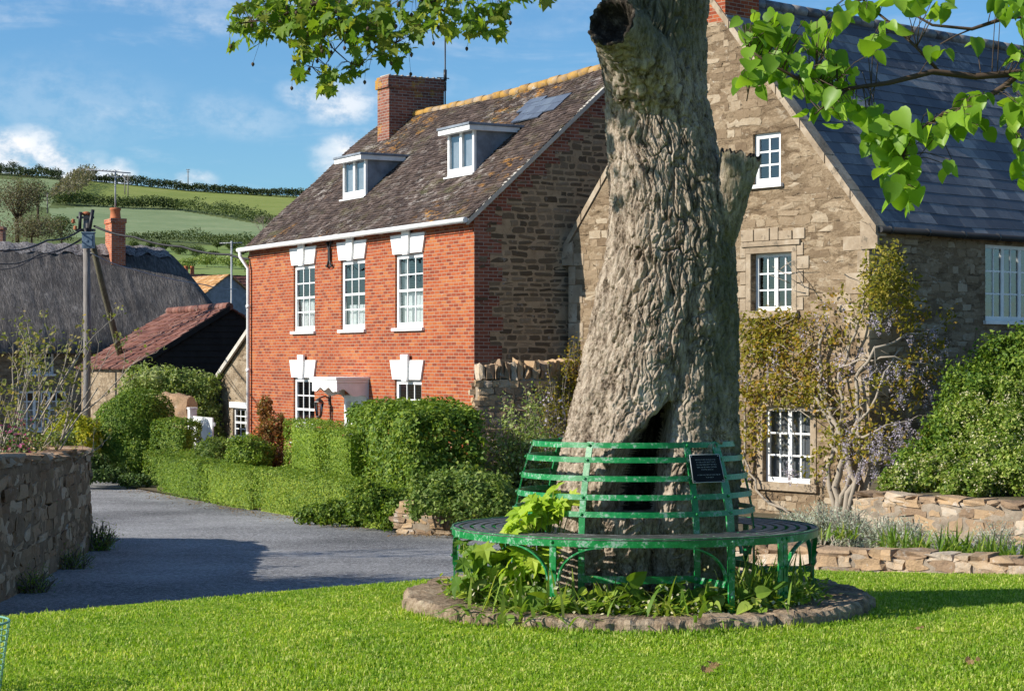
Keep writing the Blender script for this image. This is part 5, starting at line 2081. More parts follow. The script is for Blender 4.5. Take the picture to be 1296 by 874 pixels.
def build_old_tree():
    root = empty('old_tree', (TX0, TD, float(lawnz(0, TD)) + .03))
    tag(root, 'massive old tree with rough furrowed bark and hollow foot inside green bench', 'tree')
    ox, oy, oz = root.location
    NT = 520
    zs = np.concatenate([np.linspace(-.15, 4.15, 900), np.linspace(4.17, 7.0, 150)]) + oz
    NZ = len(zs)
    py = HY - (zs - EYE) * F / TD
    ys = [p[0] for p in PROF]
    Lp = np.interp(py, ys, [p[1] for p in PROF])
    Rp = np.interp(py, ys, [p[2] for p in PROF])
    # smooth the outline
    dz_ = 7.15 / 860
    zu = np.linspace(zs[0], zs[-1], 860)
    Lp, Rp = np.interp(zu, zs, Lp), np.interp(zu, zs, Rp)
    ker = np.hanning(61)
    ker /= ker.sum()
    pad = 30
    Lp = np.convolve(np.pad(Lp, pad, 'edge'), ker, 'valid')
    Rp = np.convolve(np.pad(Rp, pad, 'edge'), ker, 'valid')
    Lp, Rp = np.interp(zs, zu, Lp), np.interp(zs, zu, Rp)
    cx = ((Lp + Rp) / 2 - 648) / F * TD
    r0 = (Rp - Lp) / 2 / F * TD
    th = np.linspace(0, 2 * np.pi, NT, endpoint=False)
    th = th - .45 * np.sin(th)     # finer towards th=0, which faces the camera (-y)
    TH, ZZ = np.meshgrid(th, zs)
    R0 = np.repeat(r0[:, None], NT, 1)
    CX = np.repeat(cx[:, None], NT, 1)
    PYY = np.repeat(py[:, None], NT, 1)
    sx, cy = np.sin(TH), -np.cos(TH)
    base = np.stack([sx * .6, cy * .6, ZZ], -1)
    low = np.clip((PYY - 430) / 260, 0, 1)
    # buttress lobes at the foot, twisting flutes higher up
    R = R0 * (1 + low * (.055 * np.cos(4 * TH + .6) + .05 * np.cos(7 * TH + 1.2 + ZZ * .8)) + (1 - low) * .030 * np.cos(5 * TH + ZZ * 1.1))
    R *= 1 + .05 * fbm(base * np.array([2.2, 2.2, .8]), 11, 3)
    hx = CX + sx * R                                          # x of the point in world
    hpx = hx * F / (TD + cy * R * .95) + 648
    front = np.clip(-cy * 3 - .3, 0, 1)
    # two legs either side of the hollow
    legs = np.clip((PYY - 440) / 120, 0, 1) * front
    R = R + legs * (.055 * np.exp(-((hpx - 893) / 36) ** 2) + .06 * np.exp(-((hpx - 765) / 46) ** 2) - .05 * np.exp(-((hpx - 842 + (PYY - 520) * .1) / 13) ** 2))
    crease = front * np.exp(-((hpx - (858 + (520 - PYY) * .16)) / 8) ** 2) * np.clip((PYY - 330) / 90, 0, 1)
    R -= .04 * crease
    # bark: plates broken by furrows
    w = np.stack([sx * R0, cy * R0, ZZ], -1)
    warp = .05 * np.stack([vnoise(w * 5, 21), vnoise(w * 5 + 9, 22), vnoise(w * 5 + 17, 23) * 2], -1)
    q = (w + warp)
    n1 = 1 - np.abs(fbm(q * np.array([11, 11, 3.4]), 31, 3, .55)) * 2
    n2 = fbm(q * np.array([24, 24, 11]), 41, 3, .6)
    n3 = fbm(q * np.array([5, 5, 3.0]), 51, 3)
    wr = 1 - np.abs(vnoise(q * np.array([14, 14, 22]) + 2 * n3[..., None], 61)) * 2
    lowm = np.clip((PYY - 380) / 200, 0, 1)
    fz = fbm(q * np.array([13, 13, 3.0]), 81, 2)
    fz2 = fbm(q * np.array([19, 19, 8.0]) + 3 * n3[..., None], 91, 2)
    crack = np.exp(-(fz / .07) ** 2) * (1 - .65 * lowm) * .030 + np.exp(-(fz2 / .08) ** 2) * .016 * (.4 + .6 * lowm)
    wv = np.stack([fbm(w * 6, 101, 3), fbm(w * 6 + 3, 102, 3), fbm(w * 5 + 8, 103, 3)], -1)
    q2 = w + wv * np.array([.05, .05, .12])
    e1, id1 = cells(q2 * np.array([20, 20, 4.0]), 5)
    e2, id2 = cells(q2 * np.array([58, 58, 15.0]), 6)
    plate = np.clip(e1 / .14, 0, 1) * (.007 + .016 * id1)
    flake = np.clip(e2 / .25, 0, 1) * (.002 + .009 * id2)
    R += (plate * (1 - .45 * lowm) + flake) - .016 - crack * .8
    R += .020 * n3 + .3 * (1 - lowm) * (.024 * n1 ** 2 * np.sign(n1)) + lowm * .012 * wr + .010 * n2
    # hollow
    yk = [500, 515, 540, 560, 590, 620, 650, 690, 720]
    hl = np.interp(PYY, yk, [850, 836, 808, 790, 772, 764, 764, 774, 790])
    hr = np.interp(PYY, yk, [854, 855, 852, 849, 845, 842, 840, 834, 824])
    d_in = np.minimum(hpx - hl, hr - hpx)
    edge_n = 3.0 * vnoise(w * 22, 71)
    vert = np.clip((PYY - 505) / 12, 0, 1) * np.clip((646 - PYY) / 10, 0, 1)
    m = np.clip((d_in + edge_n) / 4.5, 0, 1)
    m = m * m * (3 - 2 * m) * vert * (cy < -.3)
    lip = np.exp(-((d_in + 6) / 6) ** 2) * vert * (cy < -.3)
    R = R + .022 * lip - m * np.minimum(.55, R * .88)
    X = CX + sx * R - ox
    Y = cy * R * .95
    V = np.stack([X, Y, ZZ - oz], -1).reshape(-1, 3)
    i, j = np.meshgrid(np.arange(NT), np.arange(NZ - 1))
    i2 = (i + 1) % NT
    Fc = np.stack([j * NT + i, j * NT + i2, (j + 1) * NT + i2, (j + 1) * NT + i], -1).reshape(-1, 4)
    trunk = np_mesh('trunk', V, Fc, root, ('bark', 'heartwood_and_shade'), True)
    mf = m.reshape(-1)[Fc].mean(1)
    trunk.data.polygons.foreach_set('material_index', (mf > .55).astype(np.int32))  # hollow's deep shade painted in: dark rotted-wood colour on its inner faces

    def stub(name, path, rads, seed, hollow, mat_in, parent, ragged=0.0, n=160, m=130, sq=1.0):
        """a sawn or broken limb: rough tube, its end sunk into a dark socket"""
        P = np.array(path, float)
        t = np.linspace(0, 1, m)
        k = np.linspace(0, 1, len(P))
        C_ = np.stack([np.interp(t, k, P[:, a]) for a in range(3)], 1)
        for _ in range(6):
            C_[1:-1] = (C_[:-2] + 2 * C_[1:-1] + C_[2:]) / 4
        rr = np.interp(t, k, rads)
        T = nrmz(np.gradient(C_, axis=0))
        A = nrmz(np.cross(T, np.array([0.1, 1.0, 0.05])))
        B = np.cross(A, T)
        ang = np.linspace(0, 2 * np.pi, n, endpoint=False)
        V = []
        for s in range(m):
            dirs = np.cos(ang)[:, None] * A[s] + np.sin(ang)[:, None] * B[s] * sq
            pts = C_[s] + dirs * rr[s]
            nz = .10 * fbm(pts * 7, seed, 4) + .05 * fbm(pts * np.array([26, 26, 9]), seed + 4, 3)
            ee, ii = cells(pts * np.array([20, 20, 9.0]), seed)
            nz = nz + (np.clip(ee / .2, 0, 1) * (.04 + .045 * ii) - .05) * min(1, rr[s] / .2)
            pts = C_[s] + dirs * (rr[s] * (1 + nz[:, None] * 1.2))
            if s > m - 26 and ragged:
                pts = pts + T[s] * (ragged * (vnoise(dirs * 3.3 + seed, seed + 9) + .6 * vnoise(dirs * 9, seed + 2))[:, None] * (s - m + 26) / 26)
            V.append(pts)
        outer = len(V)
        e = V[-1]
        c = e.mean(0)
        V2 = []
        for kk, (sc, dp) in enumerate(((.93, .01), (.84, -.01), (.74, -.06), (.6, -hollow * .7), (.4, -hollow * .95), (.15, -hollow), (.01, -hollow))):
            pts = c + (e - c) * sc + T[-1] * dp
            pts = pts + T[-1] * (.02 * vnoise(pts * 25, seed + 3))[:, None]
            V2.append(pts)

        def grid(VV):
            V_ = np.concatenate(VV)
            i, j = np.meshgrid(np.arange(n), np.arange(len(VV) - 1))
            F_ = np.stack([j * n + i, j * n + (i + 1) % n, (j + 1) * n + (i + 1) % n, (j + 1) * n + i], -1).reshape(-1, 4)
            return V_, F_
        v_, f_ = grid(V)
        o = np_mesh(name, v_, f_, parent, ('bark',), True)
        v_, f_ = grid([e] + V2)
        np_mesh('heartwood_and_shade', v_, f_, o, (mat_in,), True)
        return o

    def loc(px, py_, d):
        p = at(px, py_, d)
        return (p.x - ox, p.y - oy, p.z - oz)
    # sawn limb with a rotted socket, top left
    stub('sawn_limb', [loc(834, 150, 12.75), loc(815, 92, 12.5), loc(791, 46, 12.22), loc(773, 27, 12.06)], [.29, .255, .185, .160], 5, .16, 'heartwood_and_shade', root, .03, sq=1.05)
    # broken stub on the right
    stub('broken_stub', [loc(895, 330, 12.65), loc(913, 275, 12.55), loc(929, 228, 12.5), loc(937, 197, 12.5)], [.15, .135, .128, .132], 9, .16, 'heartwood_and_shade', root, .035)

    # limbs above the picture, one of them reaching out and drooping into it
    mb = MB()
    top = Vector((float(cx[-1] - ox), 0, 7.0))
    rr = random.Random(4)
    tips = []

    def limb(p0, p1, r_0, r_1, n=6, wob=.25):
        pts, rads = [], []
        for k in range(n + 1):
            t = k / n
            p = Vector(p0).lerp(Vector(p1), t) + Vector((rr.uniform(-1, 1), rr.uniform(-1, 1), rr.uniform(-.5, .9))) * wob * math.sin(math.pi * t)
            pts.append(p)
            rads.append(r_0 + (r_1 - r_0) * t)
        mb.tube(pts, rads, 9)
        return pts
    a = limb(top - Vector((0, 0, .3)), (-1.6, .9, 8.6), .30, .12)
    b = limb(top - Vector((0, 0, .3)), (1.5, .4, 9.2), .26, .10)
    c = limb(top - Vector((0, 0, .2)), (-.2, -1.2, 9.0), .22, .08)
    limb((-.15, -.1, 5.2), (-2.7, -.8, 5.3), .12, .03, 6, .12)
    q = limb((-.12, .05, 5.0), loc(640, -330, 13.3), .17, .10, 6, .1)
    q2 = limb(q[-1], loc(500, -130, 13.5), .10, .055, 6, .15)
    mb.build('limb', 'bark', root)
    up = []
    r = rng(17)
    for tip in (a[-1], b[-1], c[-1], a[4], b[4], c[4]):
        for _ in range(5):
            cc = np.array(tip) + r.normal(0, .75, 3)
            n_ = 130
            P = cc + r.normal(0, .42, (n_, 3))
            up.append(leaves(P, r.normal(0, 1, (n_, 3)), .11, 'lobed', r, .8, .8))
    # boughs on the sunny side, above the picture, whose shade falls on the top of the trunk
    for k in range(9):
        cc = np.array([-2.5 + r.normal(0, .45), -.72 + r.normal(0, .25), 5.15 + r.normal(0, .30) - oz])
        P = cc + r.normal(0, .24, (95, 3))
        up.append(leaves(P, r.normal(0, 1, (95, 3)), .11, 'lobed', r, .8, .8))
    foliage_obj('crown', up, 'leaf_sycamore', root)

    # the drooping spray of leaves
    tw = MB()

    def twig(pts, r_0, r_1):
        P = [Vector(loc(*p)) for p in pts]
        n = len(P)
        tw.tube(P, [r_0 + (r_1 - r_0) * k / (n - 1) for k in range(n)], 5)
        return P
    D0 = 13.5
    lines = [
        ([(500, -130, D0), (470, -60, D0), (440, -20, D0 - .1), (400, 5, D0 - .2), (350, 22, D0 - .2), (305, 30, D0 - .3)], .03, .005),
        ([(440, -20, D0 - .1), (425, 15, D0), (412, 45, D0), (400, 62, D0), (395, 85, D0)], .012, .004),
        ([(470, -60, D0), (500, -12, D0 + .2), (545, 4, D0 + .2), (575, 22, D0 + .2), (600, 28, D0 + .3), (640, 30, D0 + .3)], .014, .004),
        ([(425, 15, D0), (440, 45, D0 - .2), (425, 62, D0 - .2), (412, 82, D0 - .2)], .007, .003),
        ([(422, 62, D0 - .2), (440, 78, D0 - .2), (455, 84, D0 - .2)], .005, .003),
        ([(500, -12, D0 + .2), (480, 18, D0), (470, 45, D0), (500, 55, D0)], .009, .003),
        ([(400, 5, D0 - .2), (375, -15, D0), (330, -10, D0), (300, 10, D0)], .008, .003),
        ([(545, 4, D0 + .2), (580, -12, D0 + .1), (650, -18, D0 + .1), (690, -8, D0 + .1)], .008, .003),
        ([(500, -130, D0), (600, -80, D0 + .4), (680, -40, D0 + .4), (700, -20, D0 + .4)], .02, .004)]
    for pts, r_0, r_1 in lines:
        twig(pts, r_0, r_1)
    spots = []
    r = rng(23)

    def cl(px, py_, rx, ry, n, dz=.35):
        for _ in range(n):
            a_ = r.uniform(0, 6.283)
            k = math.sqrt(r.random())
            spots.append(loc(px + math.cos(a_) * rx * k, py_ + math.sin(a_) * ry * k, D0 - .1 + r.normal(0, dz)))
    for c_ in ((330, 20, 42, 26, 105), (300, 40, 12, 22, 16), (385, 12, 55, 26, 150), (335, 48, 14, 10, 10), (440, 15, 55, 28, 135), (395, 52, 24, 20, 60), (382, 80, 14, 22, 26), (415, 98, 16, 18, 34),
               (455, 84, 14, 14, 16), (470, 48, 30, 22, 50), (500, 65, 20, 14, 30), (520, 22, 45, 24, 74), (560, 10, 45, 22, 60), (590, 34, 22, 14, 28), (622, 24, 26, 24, 50), (640, 5, 14, 12, 10), (672, -6, 20, 8, 12), (560, -20, 60, 16, 50), (690, -4, 8, 5, 5)):
        cl(*c_)
    S = np.array(spots)
    S = S[r.random(len(S)) < .8]
    v = leaves(S, np.tile(np.array([[-.4, -.5, .45]]), (len(S), 1)), (.086), 'lobed', r, .75, 1.4, .1, .3)
    foliage_obj('leaf_spray', [v], 'leaf_sycamore', root)
    # leaf stalks towards the twigs
    allp = []
    for pts, _, _ in lines:
        W = np.array([loc(*p) for p in pts])
        for k in range(len(W) - 1):
            for t in np.linspace(0, 1, 8):
                allp.append(W[k] * (1 - t) + W[k + 1] * t)
    allp = np.array(allp)
    for s in S[::2]:
        dd = np.linalg.norm(allp - s, axis=1)
        k = int(dd.argmin())
        if dd[k] < .45:
            mid = (allp[k] + s) / 2 + np.array([0, 0, .02])
            tw.tube([allp[k], mid, s], [.0028, .0022, .0016], 3, cap=False)
    # little hanging fruits
    for s in S[::19]:
        e_ = Vector(s) + Vector((r.normal(0, .02), 0, -.12 - r.random() * .05))
        tw.tube([Vector(s), e_], [.0012, .0012], 3)
        tw.lathe([(.003, -.022), (.012, -.010), (.012, 0), (.004, .008)], 6, e_)
    tw.build('twig', 'twig_brown', root)


build_old_tree()


# ------------------------------------------------------------------ young lime reaching in from the right
def build_lime():
    D0 = 7.6
    bx, by = 4.4, 8.4
    root = empty('lime_tree', (bx, by, float(lawnz(bx, by))))
    tag(root, 'lime tree outside the view whose bright green leafy branch hangs before slate roof', 'tree')
    ox, oy, oz = root.location

    def loc(px, py_, d):
        p = at(px, py_, d)
        return Vector((p.x - ox, p.y - oy, p.z - oz))
    mb = MB()
    mb.tube([(0, 0, -.1), (.03, 0, .6), (0, .05, 1.6), (-.04, .02, 2.6), (0, 0, 3.6), (.05, .05, 4.6), (0, .1, 5.5)], [.16, .12, .11, .10, .08, .06, .03], 12)
    mb.build('trunk', 'bark', root)
    tw = MB()
    lines = [
        ([(0, 0, 3.0), loc(1420, 60, 7.9), loc(1340, 85, 7.7), loc(1296, 92, D0), loc(1235, 97, D0), loc(1180, 91, D0), loc(1125, 105, D0 - .1), loc(1075, 112, D0 - .1), loc(1010, 100, D0 - .2), loc(965, 75, D0 - .2), loc(945, 60, D0 - .2)], .022, .003),
        ([loc(1340, 85, 7.7), loc(1300, 85, D0), loc(1270, 110, D0), loc(1235, 132, D0), loc(1180, 153, D0 - .1), loc(1150, 175, D0 - .1), loc(1138, 215, D0 - .1), loc(1140, 255, D0 - .1)], .016, .004),
        ([loc(1188, 90, D0), loc(1160, 60, D0), loc(1130, 32, D0 + .1), loc(1096, 5, D0 + .1), loc(1070, -40, D0 + .1)], .007, .004),
        ([loc(1340, 85, 7.7), loc(1330, 20, D0 + .2), loc(1275, 22, D0 + .2), loc(1230, 37, D0 + .2), loc(1180, 32, D0 + .2), loc(1145, 12, D0 + .2)], .012, .004),
        ([loc(1230, 37, D0 + .2), loc(1210, 45, D0 + .2), loc(1190, 56, D0 + .2)], .004, .0025),
        ([loc(1075, 112, D0 - .1), loc(1050, 130, D0 - .1), loc(1030, 145, D0 - .1)], .006, .003),
        ([loc(1235, 132, D0), loc(1215, 150, D0), loc(1185, 172, D0)], .006, .003),
        ([loc(1420, 60, 7.9), loc(1360, 120, D0), loc(1310, 150, D0), loc(1285, 165, D0)], .010, .004),
        ([loc(945, 60, D0 - .2), loc(950, 100, D0 - .2), loc(945, 128, D0 - .2)], .004, .0025)]
    for P, a, b in lines:
        P[0] = Vector(P[0])
        n = len(P)
        tw.tube(P, [a + (b - a) * k / (n - 1) for k in range(n)], 6)
    r = rng(31)
    spots = []

    def cl(px, py_, rx, ry, n, dz=.16):
        for _ in range(n):
            a_ = r.uniform(0, 6.283)
            k = math.sqrt(r.random())
            spots.append(tuple(loc(px + math.cos(a_) * rx * k, py_ + math.sin(a_) * ry * k, D0 - .15 + r.normal(0, dz))))
    for c_ in ((945, 48, 12, 14, 9), (972, 38, 26, 16, 14), (975, 78, 34, 30, 26), (950, 112, 16, 16, 10), (1020, 52, 34, 22, 22), (1020, 92, 40, 34, 34), (1062, 108, 28, 26, 22), (1062, 22, 10, 20, 7), (1090, 20, 16, 16, 8), (1108, 62, 16, 14, 8),
               (1045, 138, 30, 20, 14), (1078, 150, 22, 22, 14), (1112, 162, 30, 22, 22), (1132, 190, 30, 26, 30), (1140, 222, 22, 24, 22), (1146, 252, 16, 18, 12), (1168, 176, 26, 18, 14), (1195, 165, 28, 18, 14), (1228, 150, 22, 16, 12), (1238, 132, 16, 12, 6),
               (1180, 12, 26, 14, 9), (1142, 8, 20, 10, 7), (1120, 44, 14, 10, 4), (1236, 62, 5, 6, 2), (1190, 70, 10, 6, 3), (1270, 12, 14, 12, 8), (1290, 20, 12, 22, 14), (1292, 92, 9, 30, 14), (1288, 160, 12, 30, 24), (1294, 215, 8, 22, 10), (1340, 120, 40, 60, 40), (1204, 222, 9, 9, 3), (1248, 168, 4, 9, 2)):
        cl(*c_)
    S = np.array(spots)
    S2 = S.copy()
    S2[:, 2] += .035
    v = leaves(S2, np.tile(np.array([[-.5, -.75, .28]]), (len(S), 1)), .066, 'heart', r, .85, 2.6, .0, .42)
    foliage_obj('leaf_spray', [v], 'leaf_lime', root)
    allp = []
    for P, _, _ in lines:
        for k in range(len(P) - 1):
            for t in np.linspace(0, 1, 10):
                allp.append(np.array(P[k].lerp(P[k + 1], float(t))))
    allp = np.array(allp)
    for s in S2:
        dd = np.linalg.norm(allp - s, axis=1)
        k = int(dd.argmin())
        if dd[k] < .30:
            mid = (allp[k] + s) / 2 + np.array([0, 0, .02])
            tw.tube([allp[k], mid, s], [.0022, .0017, .0013], 4, cap=False)
    tw.build('branch', 'twig_brown', root)
    up = []
    for _ in range(14):
        cc = np.array([.5, .5, 4.6]) + r.normal(0, .6, 3)
        P = cc + r.normal(0, .35, (45, 3))
        up.append(leaves(P, r.normal(0, 1, (45, 3)), .09, 'heart', r, .8, 1.2))
    foliage_obj('crown', up, 'leaf_lime', root)


build_lime()


# ------------------------------------------------------------------ ring bench, kerb ring and planting
BC = ((802.5 - 648) / F * TD, TD)
BZ = .045          # soil level inside the ring


def ringpt(th, r, z=0):
    """th measured from the side facing the photographer, clockwise seen from above is +x"""
    return Vector((r * math.sin(th), -r * math.cos(th), z))


def arc_bar(mb, th0, th1, r, z0, z1, thick, n=None, tilt=0.0, mi=0):
    n = n or max(4, int(abs(th1 - th0) / math.radians(4)))
    rows = []
    for k in range(n + 1):
        t = th0 + (th1 - th0) * k / n
        rows.append((ringpt(t, r + thick / 2, z0), ringpt(t, r - thick / 2, z0), ringpt(t, r - thick / 2 - tilt, z1), ringpt(t, r + thick / 2 - tilt, z1)))
    for k in range(n):
        a, b = rows[k], rows[k + 1]
        for i in range(4):
            j = (i + 1) % 4
            mb.face([a[i], a[j], b[j], b[i]], mi=mi)
    if abs(abs(th1 - th0) - 2 * math.pi) > 1e-3:
        mb.face(rows[0][::-1], mi=mi)
        mb.face(rows[-1], mi=mi)


def strap(mb, pts, side, w, t):
    """flat bar along pts, wide in the direction `side`"""
    side = Vector(side).normalized()
    rows = []
    pts = [Vector(p) for p in pts]
    for i, p in enumerate(pts):
        tg = (pts[min(i + 1, len(pts) - 1)] - pts[max(i - 1, 0)]).normalized()
        nrm = tg.cross(side).normalized()
        rows.append((p + side * w / 2 + nrm * t / 2, p - side * w / 2 + nrm * t / 2, p - side * w / 2 - nrm * t / 2, p + side * w / 2 - nrm * t / 2))
    for k in range(len(rows) - 1):
        a, b = rows[k], rows[k + 1]
        for i in range(4):
            j = (i + 1) % 4
            mb.face([a[i], a[j], b[j], b[i]])
    mb.face(rows[0][::-1])
    mb.face(rows[-1])


def build_bench():
    root = empty('tree_bench', (BC[0], BC[1], BZ + .011))
    root.rotation_euler = (-.0153, 0, 0)      # the green falls away from the lane side
    tag(root, 'circular green painted iron bench built round the old trunk', 'bench')
    RS, RI = 1.19, .80
    SEAT = .455
    D = math.radians
    # outer rim
    mb = MB()
    arc_bar(mb, 0, 2 * math.pi, RS, SEAT - .048, SEAT + .006, .010, 120)
    mb.build('seat_rim', 'green_paint', root)
    for k in range(6):
        mb = MB()
        r = RI + .015 + (RS - .03 - RI) * k / 5
        arc_bar(mb, 0, 2 * math.pi, r, SEAT - .006, SEAT, .045, 120)
        mb.build('seat_slat', 'seat_slat_dark', root)
    # five hoops of the back
    hoops = [(.575, .785), (.68, .765), (.795, .738), (.910, .705), (1.000, .668)]
    for z, r in hoops:
        mb = MB()
        arc_bar(mb, 0, 2 * math.pi, r, z - .017, z + .017, .009, 120, tilt=.006)
        mb.build('back_rail', 'green_paint', root)
    sts = [-28, 26, 47, 92, 135, 180, 225, 268]
    for s in sts:
        th = D(s)
        out = ringpt(th, 1)
        tang = Vector((math.cos(th), math.sin(th), 0))
        # upright of the back, down to the soil
        mb = MB()
        pts = [ringpt(th, r - .009, z) for r, z in ((.80, -.06), (.80, .20), (.797, .42), (.785, .575), (.765, .68), (.738, .795), (.705, .910), (.664, 1.02))]
        strap(mb, pts, tang, .042 if s != 47 else .075, .010)
        mb.build('upright', 'green_paint', root)
        # radial bearer under the seat and foot tie
        mb = MB()
        strap(mb, [ringpt(th, .79, SEAT - .018), ringpt(th, 1.0, SEAT - .018), ringpt(th, RS - .008, SEAT - .018)], (0, 0, 1), .035, .008)
        mb.build('seat_bearer', 'green_paint', root)
        # leg (a pair at the joint)
        for o_ in ((0,) if s not in (47,) else (-.026, .026)):
            mb = MB()
            o2 = tang * o_
            strap(mb, [ringpt(th, RS - .010, -.06) + o2, ringpt(th, RS - .010, .2) + o2, ringpt(th, RS - .010, SEAT - .05) + o2, ringpt(th, RS - .010, SEAT - .002) + o2], tang, .042, .012)
            lg = mb.build('leg', 'green_paint', root)
            b = MB()
            for z in (.10, .26, SEAT - .022):
                c = ringpt(th, RS + .004, z) + o2
                b.tube([c, c + out * .008, c + out * .012], [.011, .010, .004], 8)
            b.build('bolt', 'green_paint', lg)
        for sg in (-1, 1):
            if s == 47 and sg == -1 or s == 26 and sg == 1:
                continue
            mb = MB()
            pts = []
            for k in range(10):
                t = k / 9
                a = t * math.pi / 2
                dth = (.03 + .24 * (1 - math.cos(a)) / 1) * sg
                z = .20 + .205 * math.sin(a)
                pts.append(ringpt(th + dth, RS - .014, z))
            strap(mb, pts, out, .030, .010)
            mb.build('brace', 'green_paint', root)
        # bolts on the hoops
        b = MB()
        for z, r in hoops:
            c = ringpt(th, r + .004, z)
            b.tube([c, c + out * .006, c + out * .010], [.010, .009, .003], 8)
        b.build('bolt', 'green_paint', root)
    # low tie bars between the feet of the uprights
    for a0, a1 in ((-28, 26), (92, 135), (135, 180), (180, 225), (225, 268)):
        mb = MB()
        arc_bar(mb, D(a0), D(a1), .80, .155, .20, .009)
        mb.build('foot_rail', 'green_paint', root)
    # ties from upright foot to leg
    for s in (26, 92, 268, 135, 225):
        th = D(s)
        mb = MB()
        strap(mb, [ringpt(th, .80, .17), ringpt(th, 1.0, .17), ringpt(th, RS - .02, .17)], (0, 0, 1), .04, .008)
        mb.build('foot_tie', 'green_paint', root)
    # engraved plaque on the back, between two uprights
    th0, th1 = D(24.5), D(44)
    zt, zb = .935, .765
    c0t, c1t = ringpt(th0, .705, zt), ringpt(th1, .705, zt)
    c0b, c1b = ringpt(th0, .752, zb), ringpt(th1, .752, zb)
    nrm = (c1t - c0t).cross(c0b - c0t).normalized()
    if nrm.y > 0:
        nrm = -nrm
    off = nrm * .014
    mb = MB()
    q = [c0b + off, c1b + off, c1t + off, c0t + off]
    q2 = [p + nrm * .008 for p in q]
    mb.hexa([q[0], q[1], q[2], q[3], q2[0], q2[1], q2[2], q2[3]])
    pq = mb.build('plaque', 'plaque_black', root)
    fm = MB()
    for i in range(4):
        a, b_ = q2[i], q2[(i + 1) % 4]
        fm.tube([a + nrm * .001, b_ + nrm * .001], .0028, 5)
    fm.build('plaque_edge', 'galvanised', pq)
    sc = MB()
    cen = sum(q2, Vector((0, 0, 0))) / 4
    for p in q2:
        c = p + (cen - p) * .10
        sc.tube([c, c + nrm * .004], [.005, .003], 8)
    sc.build('screw', 'galvanised', pq)
    # the engraved lines: too small in the photograph to read letter by letter
    ux = (q2[1] - q2[0])
    uz = (q2[3] - q2[0])
    lt = MB()
    rr = random.Random(6)
    for v, a, b_ in ((.80, .15, .79), (.71, .18, .77), (.62, .18, .80), (.53, .18, .81), (.44, .31, .70), (.25, .16, .90), (.155, .42, .66)):
        u = a
        while u < b_:
            wl = rr.choice((3, 4, 5, 7, 8))
            for k in range(wl):
                if u > b_:
                    break
                w_ = .011
                for (x0, x1, y0, y1) in rr.choice((((0, .25, 0, 1), (.75, 1, 0, 1), (0, 1, .4, .6)), ((0, .25, 0, 1), (0, 1, .8, 1), (0, .8, .4, .6)), ((.38, .62, 0, 1), (0, 1, .8, 1)),
                                                   ((0, .25, 0, 1), (.75, 1, 0, 1), (.25, .75, .82, 1), (.25, .75, 0, .18)), ((0, .25, 0, 1), (0, 1, 0, .2), (0, 1, .8, 1)))):
                    lt.face([q2[0] + ux * (u + x * w_) + uz * (v + y * .034) + nrm * .0012 for x, y in ((x0, y0), (x1, y0), (x1, y1), (x0, y1))])
                u += w_ * 1.35
            u += .014
    lt.build('lettering', 'lettering_grey', pq)
    return root


build_bench()


def build_kerb_ring():
    root = empty('stone_kerb_ring', (BC[0], BC[1], 0))
    tag(root, 'ring of worn flat stone slabs edging the bed under the green bench', 'stone kerb')
    r = random.Random(12)
    cuts = [-2.9, -2.05, -1.35, -.52, .55, 1.25, 1.95, 2.65, 2 * math.pi - 2.9]
    for i in range(len(cuts) - 1):
        a0, a1 = cuts[i] + .006, cuts[i + 1] - .006
        n = 90
        prof = []
        cols = []
        for k in range(n + 1):
            t = a0 + (a1 - a0) * k / n
            e = min(1, min(k, n - k) / 2 + .4)
            ro = 1.52 + .05 * mnoise.noise(Vector((t * 3, i, 0))) + .03 * mnoise.noise(Vector((t * 12, i, 5))) + .02 * mnoise.noise(Vector((t * 31, i, 2))) - .03 * (1 - e)
            ri = 1.17 + .04 * mnoise.noise(Vector((t * 4, i, 9)))
            zt = .092 + .012 * mnoise.noise(Vector((t * 5, i, 3)))
            x, y = BC[0] + ro * math.sin(t), BC[1] - ro * math.cos(t)
            zg = float(lawnz(x, y))
            row = []
            for (q, z) in ((1.0, -.10), (1.0, .05), (.97, .78), (.90, .97), (.6, 1.0), (.25, .97), (0, .9), (0, -.2)):
                rr = ri + (ro - ri) * q
                zz = (zg - .03) + (zt - zg + .03) * z if z > 0 else zg - .05
                zz += .014 * mnoise.noise(Vector((t * 16, q * 5, i))) + .010 * mnoise.noise(Vector((t * 45, q * 14, i)))
                rr += (.022 * mnoise.noise(Vector((t * 26, z * 4, i))) if q > .85 else 0)
                row.append(ringpt(t, rr, zz))
            cols.append(row)
        V = [tuple(p) for row in cols for p in row]
        m = 8
        Fc = []
        for k in range(n):
            for j in range(m):
                j2 = (j + 1) % m
                Fc.append((k * m + j, (k + 1) * m + j, (k + 1) * m + j2, k * m + j2))
        o = np_mesh('stone_slab', V + [tuple(sum((Vector(p) for p in cols[0]), Vector()) / m), tuple(sum((Vector(p) for p in cols[-1]), Vector()) / m)], Fc, root, ('slab_stone',), False)
        import bmesh
        bm = bmesh.new()
        bm.from_mesh(o.data)
        bmesh.ops.holes_fill(bm, edges=[e for e in bm.edges if e.is_boundary], sides=12)
        bmesh.ops.recalc_face_normals(bm, faces=bm.faces)
        bm.to_mesh(o.data)
        bm.free()
    # soil inside
    mb = MB()
    n = 64
    for k in range(n):
        a, b = 2 * math.pi * k / n, 2 * math.pi * (k + 1) / n
        mb.face([ringpt(a, 1.24, BZ) + Vector((BC[0], BC[1], 0)), ringpt(b, 1.24, BZ) + Vector((BC[0], BC[1], 0)), Vector((BC[0], BC[1], BZ + .06))])
    s = mb.build('soil', 'earth', None)
    s['kind'] = 'structure'


build_kerb_ring()


